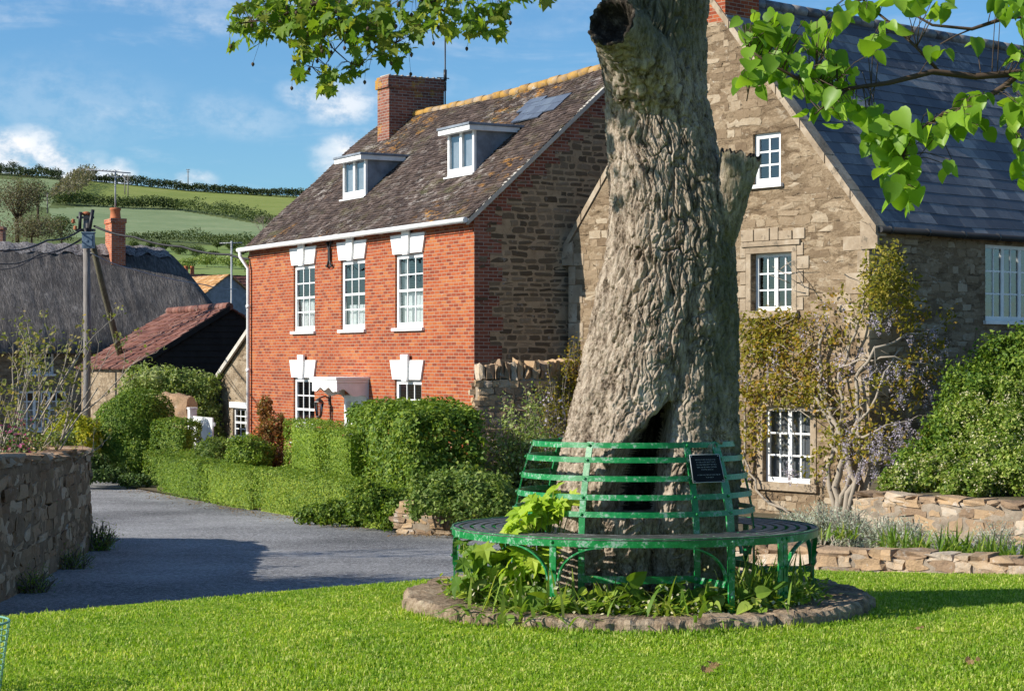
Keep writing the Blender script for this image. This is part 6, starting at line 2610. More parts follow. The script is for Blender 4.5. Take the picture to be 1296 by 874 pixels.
def plant_clump(name, x, y, z, n, length, mat, label, cat, seed, spread=.6, width=.024, group=None, arch=.6, flowers=None):
    """a clump of arching strap leaves"""
    r = rng(seed)
    V, Fc = [], []
    for i in range(n):
        a = r.uniform(0, 6.283)
        L = length * r.uniform(.6, 1.15)
        lean = r.uniform(.15, 1.0) * spread
        w = width * r.uniform(.6, 1.2)
        d = np.array([math.cos(a), math.sin(a), 0])
        s = np.array([-math.sin(a), math.cos(a), 0])
        b0 = np.array([r.normal(0, .05), r.normal(0, .05), 0]) * (1 + spread)
        m = 6
        o = len(V)
        for k in range(m + 1):
            t = k / m
            h = L * (t * math.cos(lean * .6) - arch * t * t * lean)
            rad = L * (t * math.sin(lean * .6) + .55 * arch * t * t * lean)
            ww = w * (1 - t ** 3) * (.6 + .4 * math.sin(math.pi * min(1, t * 1.3)))
            c = b0 + d * rad + np.array([0, 0, max(h, .01)])
            V.append(c - s * ww / 2)
            V.append(c + s * ww / 2)
        for k in range(m):
            q = o + 2 * k
            Fc.append((q, q + 1, q + 3, q + 2))
    root = empty(name, (x, y, z))
    np_mesh('leaf_blade', np.array(V), np.array(Fc), root, (mat,), True)
    if flowers:
        k = flowers
        P = np.stack([r.normal(0, .12, k), r.normal(0, .12, k), r.uniform(.4, .9, k) * length * .8], 1)
        foliage_obj('flower', [leaves(P, r.normal(0, 1, (k, 3)), .03, 'diamond', r, .8)], 'leaf_cream', root)
    tag(root, label, cat, group)
    return root


def seedling(name, x, y, z, spots, size, mat, label, cat, seed, kind='lobed', stem_mat='leaf_strap', droop=1.0, tilt=.5, group=None, up=.3, facing=(-.5, -.7, .6)):
    """a young leafy plant: stems from one foot, big leaves at given local spots"""
    r = rng(seed)
    root = empty(name, (x, y, z))
    S = np.array(spots)
    foliage_obj('foliage', [leaves(S, np.tile(np.array([facing]), (len(S), 1)), size, kind, r, tilt, droop, up, .35)], mat, root)
    mb = MB()
    for s in S:
        f = Vector((s[0] * .25, s[1] * .25, -.03))
        mb.tube([f, Vector((s[0] * .55, s[1] * .55, s[2] * .55)), Vector(s)], [.006, .004, .002], 4)
    mb.build('stem', stem_mat, root)
    tag(root, label, cat, group)
    return root


def build_planting():
    r = rng(77)

    def blob(cx, cy, cz, rx, ry, rz, n):
        P = nrmz(r.normal(0, 1, (n, 3))) * (r.random((n, 1)) ** .4) * np.array([rx, ry, rz]) + np.array([cx, cy, cz])
        P[:, 2] = np.maximum(P[:, 2], .04)
        return [tuple(p) for p in P]
    # dark sycamore sapling under the seat at the left, bright one rising through it
    p = at(612, 735, 12.0)
    seedling('sycamore_seedling', p.x, p.y, BZ, blob(0, 0, .22, .16, .14, .22, 34) + blob(.18, .05, .22, .14, .12, .16, 18), .125, 'leaf_seedling', 'dark green lobed sycamore seedling under the seat beside the outer leg', 'seedling', 3)
    p = at(672, 700, 11.95)
    seedling('sycamore_seedling', p.x, p.y, BZ, blob(0, 0, .30, .13, .08, .10, 20) + blob(-.10, 0, .24, .10, .06, .08, 10) + blob(.12, .02, .33, .10, .06, .06, 8), .12, 'leaf_seedling_bright', 'bright lime green lobed seedling under the front of the seat', 'seedling', 4, tilt=.4)
    p = at(684, 660, 12.15)
    seedling('sycamore_seedling', p.x, p.y, BZ, blob(0, 0, .60, .16, .08, .10, 26) + blob(.10, 0, .68, .12, .06, .06, 10) + blob(-.10, 0, .50, .12, .06, .05, 8), .115, 'leaf_seedling_bright', 'tallest yellow green seedling standing up through the back rails', 'seedling', 5, tilt=.4)
    p = at(640, 668, 12.05)
    seedling('sycamore_seedling', p.x, p.y, BZ, blob(0, 0, .47, .10, .06, .05, 9), .09, 'leaf_seedling_bright', 'small yellow green seedling tip level with the seat slats', 'seedling', 6, tilt=.4)
    p = at(590, 690, 12.45)
    seedling('sycamore_seedling', p.x, p.y, BZ, blob(0, 0, .35, .06, .06, .10, 9), .10, 'leaf_seedling', 'slim olive seedling behind the outermost bench leg', 'seedling', 8, tilt=.4)
    # broad basal leaves along the front
    k = 0
    labs = ['low broad leaved plant between seedling and front bench leg', 'flattened pale leaf rosette just behind the front kerb slab', 'broad green leaf rosette beneath the plaque side of bench',
            'dark broad leaf rosette at the foot of the hollow', 'leafy rosette beside the paired bench legs', 'small leaf rosette under the seat at mid front']
    for (px, py_, d, n, sz) in ((662, 745, 11.75, 26, .10), (712, 758, 11.6, 30, .11), (880, 752, 11.72, 34, .12), (820, 745, 11.9, 30, .11), (930, 756, 11.7, 24, .10), (770, 752, 11.75, 22, .10)):
        p = at(px, py_, d)
        sp = [(r.normal(0, .14), r.normal(0, .09), abs(r.normal(.07, .05)) + .02) for _ in range(n)]
        seedling('basal_plant', p.x, p.y, BZ, sp, sz, 'leaf_seedling' if k % 2 else 'leaf_strap', labs[k], 'plant', 20 + k, kind='heart', droop=.1, tilt=.7, facing=(0, -.4, .9))
        k += 1
    labs = ['arching daffodil leaves under the paired bench legs', 'long strap leaf clump nearest the far bench leg', 'strap leaf clump with faded white bells beside the trunk', 'lying strap leaves trailing over the front kerb slab',
            'yellowing flattened daffodil leaves by the front bench leg', 'strap leaf clump behind the dark seedling', 'upright thin leaf clump at the centre of the bed', 'strap leaves in shade behind the plaque']
    for i, (px, py_, d, n, L, sp, fl) in enumerate(((962, 752, 11.95, 70, .46, 1.0, 0), (1000, 745, 12.2, 60, .42, 1.0, 8), (935, 740, 12.1, 50, .40, .9, 10), (745, 764, 11.55, 40, .36, 1.5, 8), (690, 752, 11.7, 60, .42, 1.4, 10), (640, 735, 12.3, 40, .34, .9, 0), (775, 748, 11.9, 30, .26, .6, 8), (985, 735, 12.6, 50, .40, .9, 0))):
        p = at(px, py_, d)
        plant_clump('strap_leaf_plant', p.x, p.y, BZ, n, L, 'leaf_strap', labs[i], 'plant', 40 + i, sp, .022, 'daffodil clumps inside the bench', .75, fl)
    for i, (px, py_, d_, lab) in enumerate(((625, 762, 11.75, 'pale flopped strap leaves over kerb slab below the dark seedling'), (668, 768, 11.6, 'yellow green flopped leaves at the kerb edge left of the front leg'), (850, 764, 11.6, 'low strap leaf tuft behind the kerb below the plaque'))):
        p = at(px, py_, d_)
        plant_clump('strap_leaf_plant', p.x, p.y, BZ + .01, 55, .34, 'leaf_strap', lab, 'plant', 140 + i, 1.6, .026, 'daffodil clumps inside the bench', .8, 12)
    # ground cover of small leaves over the soil
    n = 9000
    a = r.uniform(0, 6.283, n)
    rad = np.sqrt(r.uniform(.55 ** 2, 1.30 ** 2, n)) - .10 * r.random(n)
    x, y = BC[0] + rad * np.sin(a), BC[1] - rad * np.cos(a)
    P = np.stack([x, y, BZ + np.abs(r.normal(0, .03, n)) + np.where(rad > 1.15, .05, .012)], 1)
    keep = vnoise(P * np.array([5, 5, 0]), 3) > -.25
    o = foliage_obj('ground_cover', [leaves(P[keep], np.tile(np.array([[0, 0, 1.]]), (keep.sum(), 1)), .045, 'diamond', r, .55)], 'leaf_seedling')
    o['kind'] = 'stuff'
    k = 420
    a = r.uniform(-1.2, 1.3, k)
    rad = r.uniform(.95, 1.30, k)
    P = np.stack([BC[0] + rad * np.sin(a), BC[1] - rad * np.cos(a), BZ + r.uniform(.03, .10, k)], 1)
    o = foliage_obj('fallen_petals', [leaves(P, np.tile(np.array([[0, -.3, 1.]]), (k, 1)), .028, 'diamond', r, .6)], 'leaf_cream')
    o['kind'] = 'stuff'


build_planting()


# ------------------------------------------------------------------ stone walls
def rough_wall(name, path, thick, tops, bot, mat, label, cat, seed=1, amp=.035, topamp=.06, step=.10, round_top=.1, parent=None, closed_ends=True):
    """rubble wall along a plan path; tops: height of the top at each path point"""
    P = [Vector((p[0], p[1], 0)) for p in path]
    s = [0.0]
    for i in range(1, len(P)):
        s.append(s[-1] + (P[i] - P[i - 1]).length)
    L = s[-1]
    n = max(8, int(L / step))
    ss = np.linspace(0, L, n + 1)
    X = np.interp(ss, s, [p.x for p in P])
    Y = np.interp(ss, s, [p.y for p in P])
    for _ in range(4):
        X[1:-1] = (X[:-2] + 2 * X[1:-1] + X[2:]) / 4
        Y[1:-1] = (Y[:-2] + 2 * Y[1:-1] + Y[2:]) / 4
    Zt = np.interp(ss, s, tops) + topamp * vnoise(np.stack([ss * 1.1, ss * 0, ss * 0], 1), seed) + topamp * .6 * vnoise(np.stack([ss * 3.7, ss * 0, ss * 0], 1), seed + 1)
    tx, ty = np.gradient(X), np.gradient(Y)
    ln = np.hypot(tx, ty)
    nx, ny = -ty / ln, tx / ln
    m = 22
    prof = []
    for k in range(m):
        prof.append((-.5, k / m))
    for k in range(7):
        a = math.pi * k / 6
        prof.append((-.5 * math.cos(a), 1.0))
    for k in range(m):
        prof.append((.5, 1 - (k + 1) / m))
    V = []
    for (o, q) in prof:
        zb = gz(X, Y) - bot
        z = zb + (Zt - round_top - zb) * q
        if q == 1.0:
            z = Zt - round_top + round_top * np.sqrt(np.clip(1 - (2 * o) ** 2, 0, 1))
        w = thick * (1 + .16 * (1 - q))
        V.append(np.stack([X + nx * o * w, Y + ny * o * w, z], 1))
    V = np.stack(V, 1)
    m2 = len(prof)
    flat = V.reshape(-1, 3)
    d = amp * vnoise(flat * np.array([4.2, 4.2, 7.5]), seed + 5) + amp * .8 * vnoise(flat * np.array([10, 10, 16]), seed + 6)
    nr = np.stack([np.repeat(nx[:, None], m2, 1), np.repeat(ny[:, None], m2, 1)], -1).reshape(-1, 2) * np.sign(np.tile([p[0] if abs(p[0]) > .2 else 0 for p in prof], n + 1))[:, None]
    flat[:, :2] += nr * d[:, None]
    flat[:, 2] += np.tile([1.0 if p[1] == 1.0 else 0 for p in prof], n + 1) * d * 1.2
    i, j = np.meshgrid(np.arange(m2 - 1), np.arange(n))
    a = (j * m2 + i).ravel()
    Fc = np.stack([a, a + 1, a + m2 + 1, a + m2], 1)
    org = np.array([X.mean(), Y.mean(), float(gz(X.mean(), Y.mean()))])
    V2 = [flat - org]
    F2 = [Fc]
    base = len(flat)
    for e in (0, n):
        ring = flat[e * m2:(e + 1) * m2] - org
        c = ring.mean(0)
        V2.append(np.concatenate([ring, c[None]]))
        k = np.arange(m2 - 1)
        F2.append(np.stack([base + k, base + k + 1, np.full(m2 - 1, base + m2), np.full(m2 - 1, base + m2)], 1)[:, [0, 1, 2, 3]])
        base += m2 + 1
    me_v = np.concatenate(V2)
    me = bpy.data.meshes.new(name)
    faces = [tuple(f) if f[2] != f[3] else tuple(f[:3]) for f in np.concatenate(F2)]
    me.from_pydata([tuple(v) for v in me_v], [], faces)
    me.polygons.foreach_set('use_smooth', np.ones(len(me.polygons), dtype=bool))
    uvl = me.uv_layers.new(name='UVMap')
    o = link(name, me, parent, (mat,))
    o.location = org
    if label:
        tag(o, label, cat)
    return o


def facing(parent, path, thick, tops, bot, mat, seed, row=(.07, .15), ln=(.13, .36), sides=(-1, 1), cope=True, proud=.02, dep=.11, uprights=False):
    """the stones of a wall laid in rough courses against its core"""
    r = rng(seed)
    P = np.array([p[:2] for p in path], float)
    s = np.concatenate([[0], np.cumsum(np.hypot(*np.diff(P, axis=0).T))])
    L = s[-1]
    org = np.array(parent.location)

    def at_s(u):
        x, y = np.interp(u, s, P[:, 0]), np.interp(u, s, P[:, 1])
        x2, y2 = np.interp(min(u + .3, L), s, P[:, 0]), np.interp(min(u + .3, L), s, P[:, 1])
        x1, y1 = np.interp(max(u - .3, 0), s, P[:, 0]), np.interp(max(u - .3, 0), s, P[:, 1])
        t = np.array([x2 - x1, y2 - y1])
        t /= np.linalg.norm(t)
        return x, y, t
    V, Fc, n = [], [], 0

    def put(c, t, hl_, hd, hh, rot):
        nonlocal n
        q = STONE_V.copy()
        rl = np.linalg.norm(q, axis=1, keepdims=True)
        q = q * (1 - .14 * (1 - 1 / rl))
        q = q * np.array([hl_, hd, hh]) * (1 + .15 * r.normal(0, 1, (26, 3)))
        ca, sa = math.cos(rot), math.sin(rot)
        q = np.stack([q[:, 0] * ca - q[:, 2] * sa, q[:, 1], q[:, 0] * sa + q[:, 2] * ca], 1)
        nx, ny = -t[1], t[0]
        V.append(np.stack([c[0] + q[:, 0] * t[0] + q[:, 1] * nx, c[1] + q[:, 0] * t[1] + q[:, 1] * ny, c[2] + q[:, 2]], 1) - org)
        Fc.append(STONE_F + n)
        n += 26
    for sd in sides:
        z = 0.0
        k = 0
        Hmax = max(np.interp(u, s, tops) - float(gz(*at_s(u)[:2])) for u in np.linspace(0, L, 12)) + bot
        while z < Hmax:
            h = r.uniform(*row)
            u = -r.random() * .2
            while u < L:
                l = r.uniform(*ln)
                x, y, t = at_s(min(max(u + l / 2, 0), L))
                zb = float(gz(x, y)) - bot
                zt = np.interp(u, s, tops) - .04
                if zb + z + h * .6 < zt:
                    hh = min(h, zt - zb - z + .03)
                    taper = 1 + .16 * (1 - (z / max(Hmax, .1)))
                    off = sd * (thick / 2 * taper - dep / 2 + proud + r.normal(0, .010))
                    put((x - t[1] * off, y + t[0] * off, zb + z + hh / 2 + r.normal(0, .008)), t, l / 2 * .97, dep / 2, hh / 2 * .97, r.normal(0, .05))
                u += l
            z += h
            k += 1
    if cope:
        u = 0
        while u < L:
            l = r.uniform(.10, .2) if uprights else r.uniform(.18, .42)
            x, y, t = at_s(min(u + l / 2, L))
            h = r.uniform(.30, .40) if uprights else r.uniform(.08, .13)
            put((x, y, np.interp(u, s, tops) + (h / 2 - .04 if uprights else .0)), t, l / 2 * .96, thick / 2 * 1.06, h / 2, r.normal(0, .05))
            u += l
    return np_mesh('facing_stone', np.concatenate(V), np.concatenate(Fc), parent, (mat,), False)


def stone_wall(name, path, thick, tops, bot, label, seed, mats, **kw):
    o = rough_wall(name, path, thick, tops, bot, mats[1], label, 'wall', seed, .03, .03, round_top=.05)
    facing(o, path, thick, tops, bot, mats[0], seed + 50, **kw)
    return o


stone_wall('garden_wall', [(-5.14, 17.2), (-5.27, 18.4), (-5.4, 19.6), (-5.84, 24), (-6.24, 27.4), (-6.47, 28.3), (-7.12, 28.9), (-9.22, 29.2), (-14.22, 29.6)], .5, [0.67, 0.6, 0.55, 0.39, 0.29, 0.25, 0.25, 0.25, 0.25], .25, 'weathered rubble garden wall bounding the lane, its end rounded off beside the bend', 3, ('pieces_brown', 'mortar_brown'), row=(.06, .17), ln=(.22, .7), proud=.006)
# boundary wall between the two houses
stone_wall('boundary_wall', [(-.72, 39.6), (.4, 39.9), (1.4, 40.6)], .4, [1.22, 1.24, 1.25], .3, 'pale stone boundary wall capped with upright stones between brick and stone houses', 4, ('pieces_ochre', 'mortar_pale'), uprights=True)
stone_wall('low_stone_wall', [(-1.72, 31.2), (-1.2, 30.9), (-.6, 30.9), (.2, 31.4)], .4, [-.72, -.70, -.74, -.74], .3, 'short low stone wall at the lane edge under a leafy bush', 6, ('pieces_ochre', 'mortar_pale'), row=(.05, .11), ln=(.12, .3))
# retaining wall and kerb wall of the border on the right
stone_wall('retaining_wall', [(5.55, 30.6), (6.6, 29.6), (7.8, 28.6), (9.5, 27.2), (12, 25.5)], .42, [-.52, -.54, -.56, -.58, -.60], .4, 'ochre and cream rubble retaining wall holding up the leafy bank', 7, ('pieces_ochre', 'mortar_pale'), row=(.07, .22), ln=(.12, .5), proud=.000)
stone_wall('border_kerb_wall', [(1.2, 24.6), (2.4, 23.2), (3.4, 22.2), (4.6, 21.4), (5.6, 20.7), (7.5, 19.6)], .34, [-.62, -.60, -.58, -.56, -.58, -.58], .3, 'knee high stone kerb wall edging the border of silver plants', 8, ('pieces_ochre', 'mortar_pale'), row=(.07, .13), ln=(.12, .45), proud=.022, cope=True)
# border soil between them, banked up towards the house
bx0 = np.linspace(0, 1, 20)
PA = [(.9, 25.1), (2.4, 23.4), (3.5, 22.4), (4.7, 21.6), (5.7, 20.9), (7.6, 19.8), (12, 17.2)]
PB = [(1.6, 41), (3.0, 39.5), (5.6, 36.3), (5.8, 30.5), (8, 28.4), (10, 26.8), (14, 24)]


def build_border():
    rows = 14
    V = []
    for k in range(len(PA)):
        pass
    t = np.linspace(0, len(PA) - 1, 60)
    ax, ay = np.interp(t, range(len(PA)), [p[0] for p in PA]), np.interp(t, range(len(PA)), [p[1] for p in PA])
    bx, by = np.interp(t, range(len(PB)), [p[0] for p in PB]), np.interp(t, range(len(PB)), [p[1] for p in PB])
    for j in range(rows):
        q = j / (rows - 1)
        x, y = ax + (bx - ax) * q, ay + (by - ay) * q
        z = -.72 + (-.62) * q + .05 * vnoise(np.stack([x * 2, y * 2, x * 0], 1), 4)
        V.append(np.stack([x, y, z], 1))
    V = np.concatenate(V)
    i, j = np.meshgrid(np.arange(59), np.arange(rows - 1))
    a = (j * 60 + i).ravel()
    o = np_mesh('garden_bed', V, np.stack([a, a + 1, a + 61, a + 60], 1), None, ('earth',), True)
    o['kind'] = 'structure'
    # bank behind the retaining wall
    W = [(5.6, 30.8), (6.7, 29.8), (8, 28.8), (9.7, 27.4), (12.2, 25.7)]
    E_ = [(6.7, 35.6), (7.9, 36.3), (9.4, 37.5), (11, 38.8), (15, 42)]
    t = np.linspace(0, 4, 30)
    ax, ay = np.interp(t, range(5), [p[0] for p in W]), np.interp(t, range(5), [p[1] for p in W])
    bx, by = np.interp(t, range(5), [p[0] for p in E_]), np.interp(t, range(5), [p[1] for p in E_])
    V = []
    for j in range(10):
        q = j / 9
        V.append(np.stack([ax + (bx - ax) * q, ay + (by - ay) * q, -.62 + .1 * q + 0 * ax], 1))
    V = np.concatenate(V)
    i, j = np.meshgrid(np.arange(29), np.arange(9))
    a = (j * 30 + i).ravel()
    o = np_mesh('garden_bank', V, np.stack([a, a + 1, a + 31, a + 30], 1), None, ('earth',), True)
    o['kind'] = 'structure'
    # front garden of the brick house and the bed behind the lane hedges
    V, Fc = [], []
    fa = [(-9.6, 48), (-2.0, 32.2), (.8, 31.2), (1.6, 40.8)]
    fb = [(-7.6, 52.5), (-6.9, 51.6), (-.9, 41.2), (1.6, 41.6)]
    n = 20
    for k in range(n + 1):
        t = k / n * 3
        for P in (fa, fb):
            x, y = np.interp(t, range(4), [p[0] for p in P]), np.interp(t, range(4), [p[1] for p in P])
            V.append((x, y, float(gz(x, y)) + .05))
    for k in range(n):
        Fc.append((2 * k, 2 * k + 1, 2 * k + 3, 2 * k + 2))
    o = np_mesh('front_garden', V, Fc, None, ('earth',), True)
    o['kind'] = 'structure'


build_border()


# ------------------------------------------------------------------ hedges and shrubs by the lane
def g_(x, d):
    return float(gz(x, d))


HL0, HL1 = Vector((-2.19, 32.0)), Vector((-8.94, 46.8))


def hl(t):
    p = HL0.lerp(HL1, t)
    return (p.x, p.y)


def tfor(px):
    k = (px - 648) / F
    d = HL1 - HL0
    return (k * HL0.y - HL0.x) / (d.x - k * d.y)


def low_hedge(xa, xb, h, n, label, seed, wd=.75, dz=0.0, mat='leaf_box'):
    ta, tb = tfor(xa), tfor(xb)
    a, b = hl(ta), hl(tb)
    zb = g_((a[0] + b[0]) / 2, (a[1] + b[1]) / 2)
    return hedge('low_hedge', a, b, wd, zb, zb + h, n, .043, mat, label, 'hedge', seed, .025, .07, 'clipped low hedge along the lane', .07)


low_hedge(320, 478, .80, 30000, 'clipped low box hedge nearest the big hedge on the lane', 1)
low_hedge(254, 315, .82, 14000, 'clipped low hedge section in the middle of the lane run', 2)
low_hedge(198, 250, .90, 12000, 'shaded low hedge section next to the tall domed yew', 3, mat='leaf_hedge')
# a second short run behind it
p = at(178, 612, 48.5)
q = at(246, 596, 46.6)
hedge('low_hedge', (p.x, p.y), (q.x, q.y), .7, g_(p.x, p.y), g_(p.x, p.y) + .95, 6000, .055, 'leaf_hedge', 'low dark hedge set back in front of the white gate', 'hedge', 5, .04, .12, 'clipped low hedge along the lane')
# the big hedge
a, b = at(434, 0, 38.0), at(516, 0, 32.6)
zb = g_(-1.5, 33.5)
hedge('big_hedge', (a.x, a.y), (b.x, b.y), 1.42, zb, zb + 2.04, 34000, .085, 'leaf_hedge', 'tall broad clipped hedge standing before the brick front wall', 'hedge', 7, .13, .30, None, .34)
# clipped blocks by the door
a, b = at(357, 0, 41.6), at(396, 0, 38.9)
zb = g_(-4.4, 40)
hedge('clipped_hedge', (a.x, a.y), (b.x, b.y), .8, zb, zb + 1.78, 12000, .045, 'leaf_box', 'narrow upright clipped hedge block under the ground floor window', 'hedge', 8, .03, .09, 'upright hedge blocks by the front door')
a, b = at(404, 0, 38.2), at(436, 0, 36.4)
hedge('clipped_hedge', (a.x, a.y), (b.x, b.y), .8, zb, zb + 1.72, 12000, .045, 'leaf_box', 'upright clipped hedge block between its twin and the big hedge', 'hedge', 9, .03, .09, 'upright hedge blocks by the front door')


def pblob(px, py, d, rx, rz, ry=None):
    p = at(px, py, d)
    return (p.x, p.y, p.z, rx, ry or rx, rz)


# ivy spilling out at the foot of the big hedge
shrub('ivy_mound', [pblob(470, 640, 31.9, .42, .34, .25), pblob(430, 650, 32.9, .40, .22, .2), pblob(500, 655, 31.5, .25, .25, .2), pblob(400, 652, 33.6, .35, .18, .15)], 6500, .06, 'leaf_hedge', 'glossy ivy sprawling at the foot of the big hedge', 'ivy', seed=11, bumpy=.3, stems=False, core=.5)
shrub('leafy_bush', [pblob(560, 632, 30.2, .55, .36, .5), pblob(605, 632, 30.0, .50, .40, .5), pblob(585, 618, 30.6, .55, .30, .5), pblob(632, 640, 29.8, .30, .30, .3)], 9000, .07, 'leaf_shrub', 'bushy bright leaved shrub growing over the short low stone wall', 'shrub', seed=12, bumpy=.34, kind='diamond', tilt=.7)
shrub('climbing_rose', [pblob(338, 570, 43.5, .36, .55, .3), pblob(352, 545, 43.8, .34, .30, .3), pblob(336, 522, 44.2, .16, .34, .16), pblob(360, 590, 42.8, .30, .35, .3)], 4200, .075, 'leaf_red', 'straggly shrub with reddish young leaves against the brick wall', 'shrub', seed=13, bumpy=.4, core=.4)
shrub('round_shrub', [pblob(316, 578, 42.5, .50, .46), pblob(300, 586, 42.8, .30, .34)], 6000, .055, 'leaf_box', 'rounded light green shrub before the outhouse window', 'shrub', seed=14)
shrub('dark_shrub', [pblob(268, 578, 46.5, .48, .42), pblob(284, 572, 46.8, .34, .34), pblob(255, 584, 46.5, .25, .3)], 4800, .065, 'leaf_shrub', 'loose dark green shrub between white gate and outhouse', 'shrub', seed=15, bumpy=.25)
# yew dome with smaller block
shrub('yew_dome', [pblob(166, 545, 50, 1.0, .98, .9), pblob(178, 522, 50.3, .86, .62, .8), pblob(146, 565, 49.6, .5, .6, .5), pblob(172, 580, 49.6, 1.0, .65, .8)], 30000, .06, 'leaf_yew', 'big clipped yew dome beside the stone pier', 'topiary', seed=16, bumpy=.05, depth=.10, tilt=.5, core=.86, clumps=0)
a, b = at(184, 0, 48.9), at(233, 0, 48.3)
hedge('yew_block', (a.x, a.y), (b.x, b.y), .9, g_(a.x, a.y), at(0, 530, 48.6).z, 8000, .06, 'leaf_yew', 'small dark clipped yew block in the shade of the dome', 'topiary', 17, .05, .25)
shrub('golden_shrub', [pblob(92, 548, 49.5, .55, .50, .5), pblob(108, 560, 49, .40, .5, .4), pblob(74, 556, 49.8, .42, .38, .4)], 7000, .07, 'leaf_golden', 'golden yellow leaved shrub between thatched cottage and yew dome', 'shrub', seed=18, bumpy=.2)
shrub('green_mound', [pblob(70, 565, 48, .5, .36, .4), pblob(50, 570, 47, .5, .3, .4)], 3500, .07, 'leaf_pale', 'pale green mound plant behind the end of garden wall', 'shrub', seed=19)
shrub('verge_plants', [pblob(140, 600, 47.6, .45, .22, .3), pblob(120, 588, 47.8, .35, .26, .3), pblob(170, 608, 47.2, .40, .16, .25), pblob(125, 603, 46.9, .30, .16, .2)], 4500, .07, 'leaf_ivy', 'dark verge plants at the foot of the yew dome', 'shrub', seed=20, bumpy=.3, stems=False, core=.4)
shrub('evergreen_shrub', [pblob(195, 478, 54.3, .75, .38, .5), pblob(225, 484, 54.3, .7, .40, .5), pblob(258, 490, 54.3, .45, .45, .4), pblob(170, 490, 54.6, .45, .3, .4), pblob(210, 520, 54.3, 1.3, .9, .5), pblob(255, 540, 54.4, .6, 1.1, .4)], 10000, .085, 'leaf_pale', 'olive green evergreen showing above the stone pier before the barn', 'shrub', seed=21, bumpy=.3)

# stone pier and white gate
rough_wall('stone_pier', [at(197, 0, 53.2).xy[:], at(222, 0, 53.0).xy[:], at(243, 0, 52.8).xy[:]], .55, [.68, .76, .62], .3, 'pieces_brown', 'stubby rounded stone gate pier beside the white gate', 'gate pier', 9, .06, .05)


def build_gate():
    p0, p1 = at(242, 0, 52.0), at(270, 0, 50.2)
    zb = g_(p0.x, p0.y)
    v = p1 - p0
    root = empty('garden_gate', (p0.x, p0.y, zb), math.atan2(v.y, v.x))
    tag(root, 'white painted boarded garden gate with tall post by stone pier', 'gate')
    L = math.hypot(v.x, v.y)
    ht = at(0, 517, 52.4).z - zb
    mb = MB()
    mb.box(0, .20, -.1, .1, -.2, ht)
    mb.box(-.02, .22, -.12, .12, ht, ht + .05)
    mb.build('gate_post', 'white_paint', root, bevel=.01)
    mb = MB()
    n = 4
    for k in range(n):
        x0 = .23 + (L - .25) * k / n
        mb.box(x0, x0 + (L - .25) / n - .012, -.02, .02, .1, ht - .18)
    for z in (.3, ht - .4):
        mb.box(.23, L, .022, .06, z, z + .1)
    mb.build('gate_panel', 'white_paint', root)
    mb = MB()
    mb.tube([(.20, -.03, .5), (.42, -.03, .5)], .018, 6)
    mb.tube([(.20, -.03, ht - .35), (.42, -.03, ht - .35)], .018, 6)
    mb.build('hinge', 'dark_metal', root)


build_gate()


# white wicket beside the tree, half hidden by the loose shrub
def build_wicket():
    p0 = at(641, 0, 36.5)
    zb = g_(p0.x, p0.y)
    root = empty('wicket_gate', (p0.x, p0.y, zb), .25)
    tag(root, 'white wicket gate half hidden behind loose shrub by boundary wall', 'gate')
    ht = at(0, 585, 36.5).z - zb
    for x in (0, .78):
        mb = MB()
        mb.box(x - .06, x + .06, -.06, .06, -.2, ht)
        mb.build('gate_post', 'white_paint', root)
    mb = MB()
    for k in range(5):
        x = .10 + k * .132
        mb.box(x, x + .09, -.012, .012, .12, ht - .12)
    for z in (.28, ht - .35):
        mb.box(.07, .71, .014, .045, z, z + .08)
    mb.build('gate_panel', 'white_paint', root)


build_wicket()


def leaf_litter():
    """dry leaves and grit blown along the foot of the hedge and the wall"""
    r = rng(303)
    out = []
    for (a, b, n, w) in ((hl(0.0), hl(1.0), 900, .35), ((-1.9, 30.9), (-.2, 30.6), 260, .3), ((-5.1, 19.0), (-5.95, 28.0), 380, .35), ((.9, 24.4), (5.6, 20.3), 260, .3)):
        t = r.random(n)
        v = np.array([b[0] - a[0], b[1] - a[1]])
        nn = np.array([v[1], -v[0]]) / np.hypot(*v)
        if nn[1] > 0 and a[0] < 0 or a[0] < -4.9 and nn[0] < 0:
            nn = -nn
        off = np.abs(r.normal(0, w, n)) + (.22 if a[0] < -4.9 else .02)
        x, y = a[0] + v[0] * t + nn[0] * off, a[1] + v[1] * t + nn[1] * off
        P = np.stack([x, y, gz(x, y) + .022], 1)
        out.append(leaves(P, np.tile(np.array([[0, 0, 1.]]), (n, 1)), .045, 'diamond', r, .35))
    o = foliage_obj('leaf_litter', out, 'dead_leaf')
    o['kind'] = 'stuff'


leaf_litter()


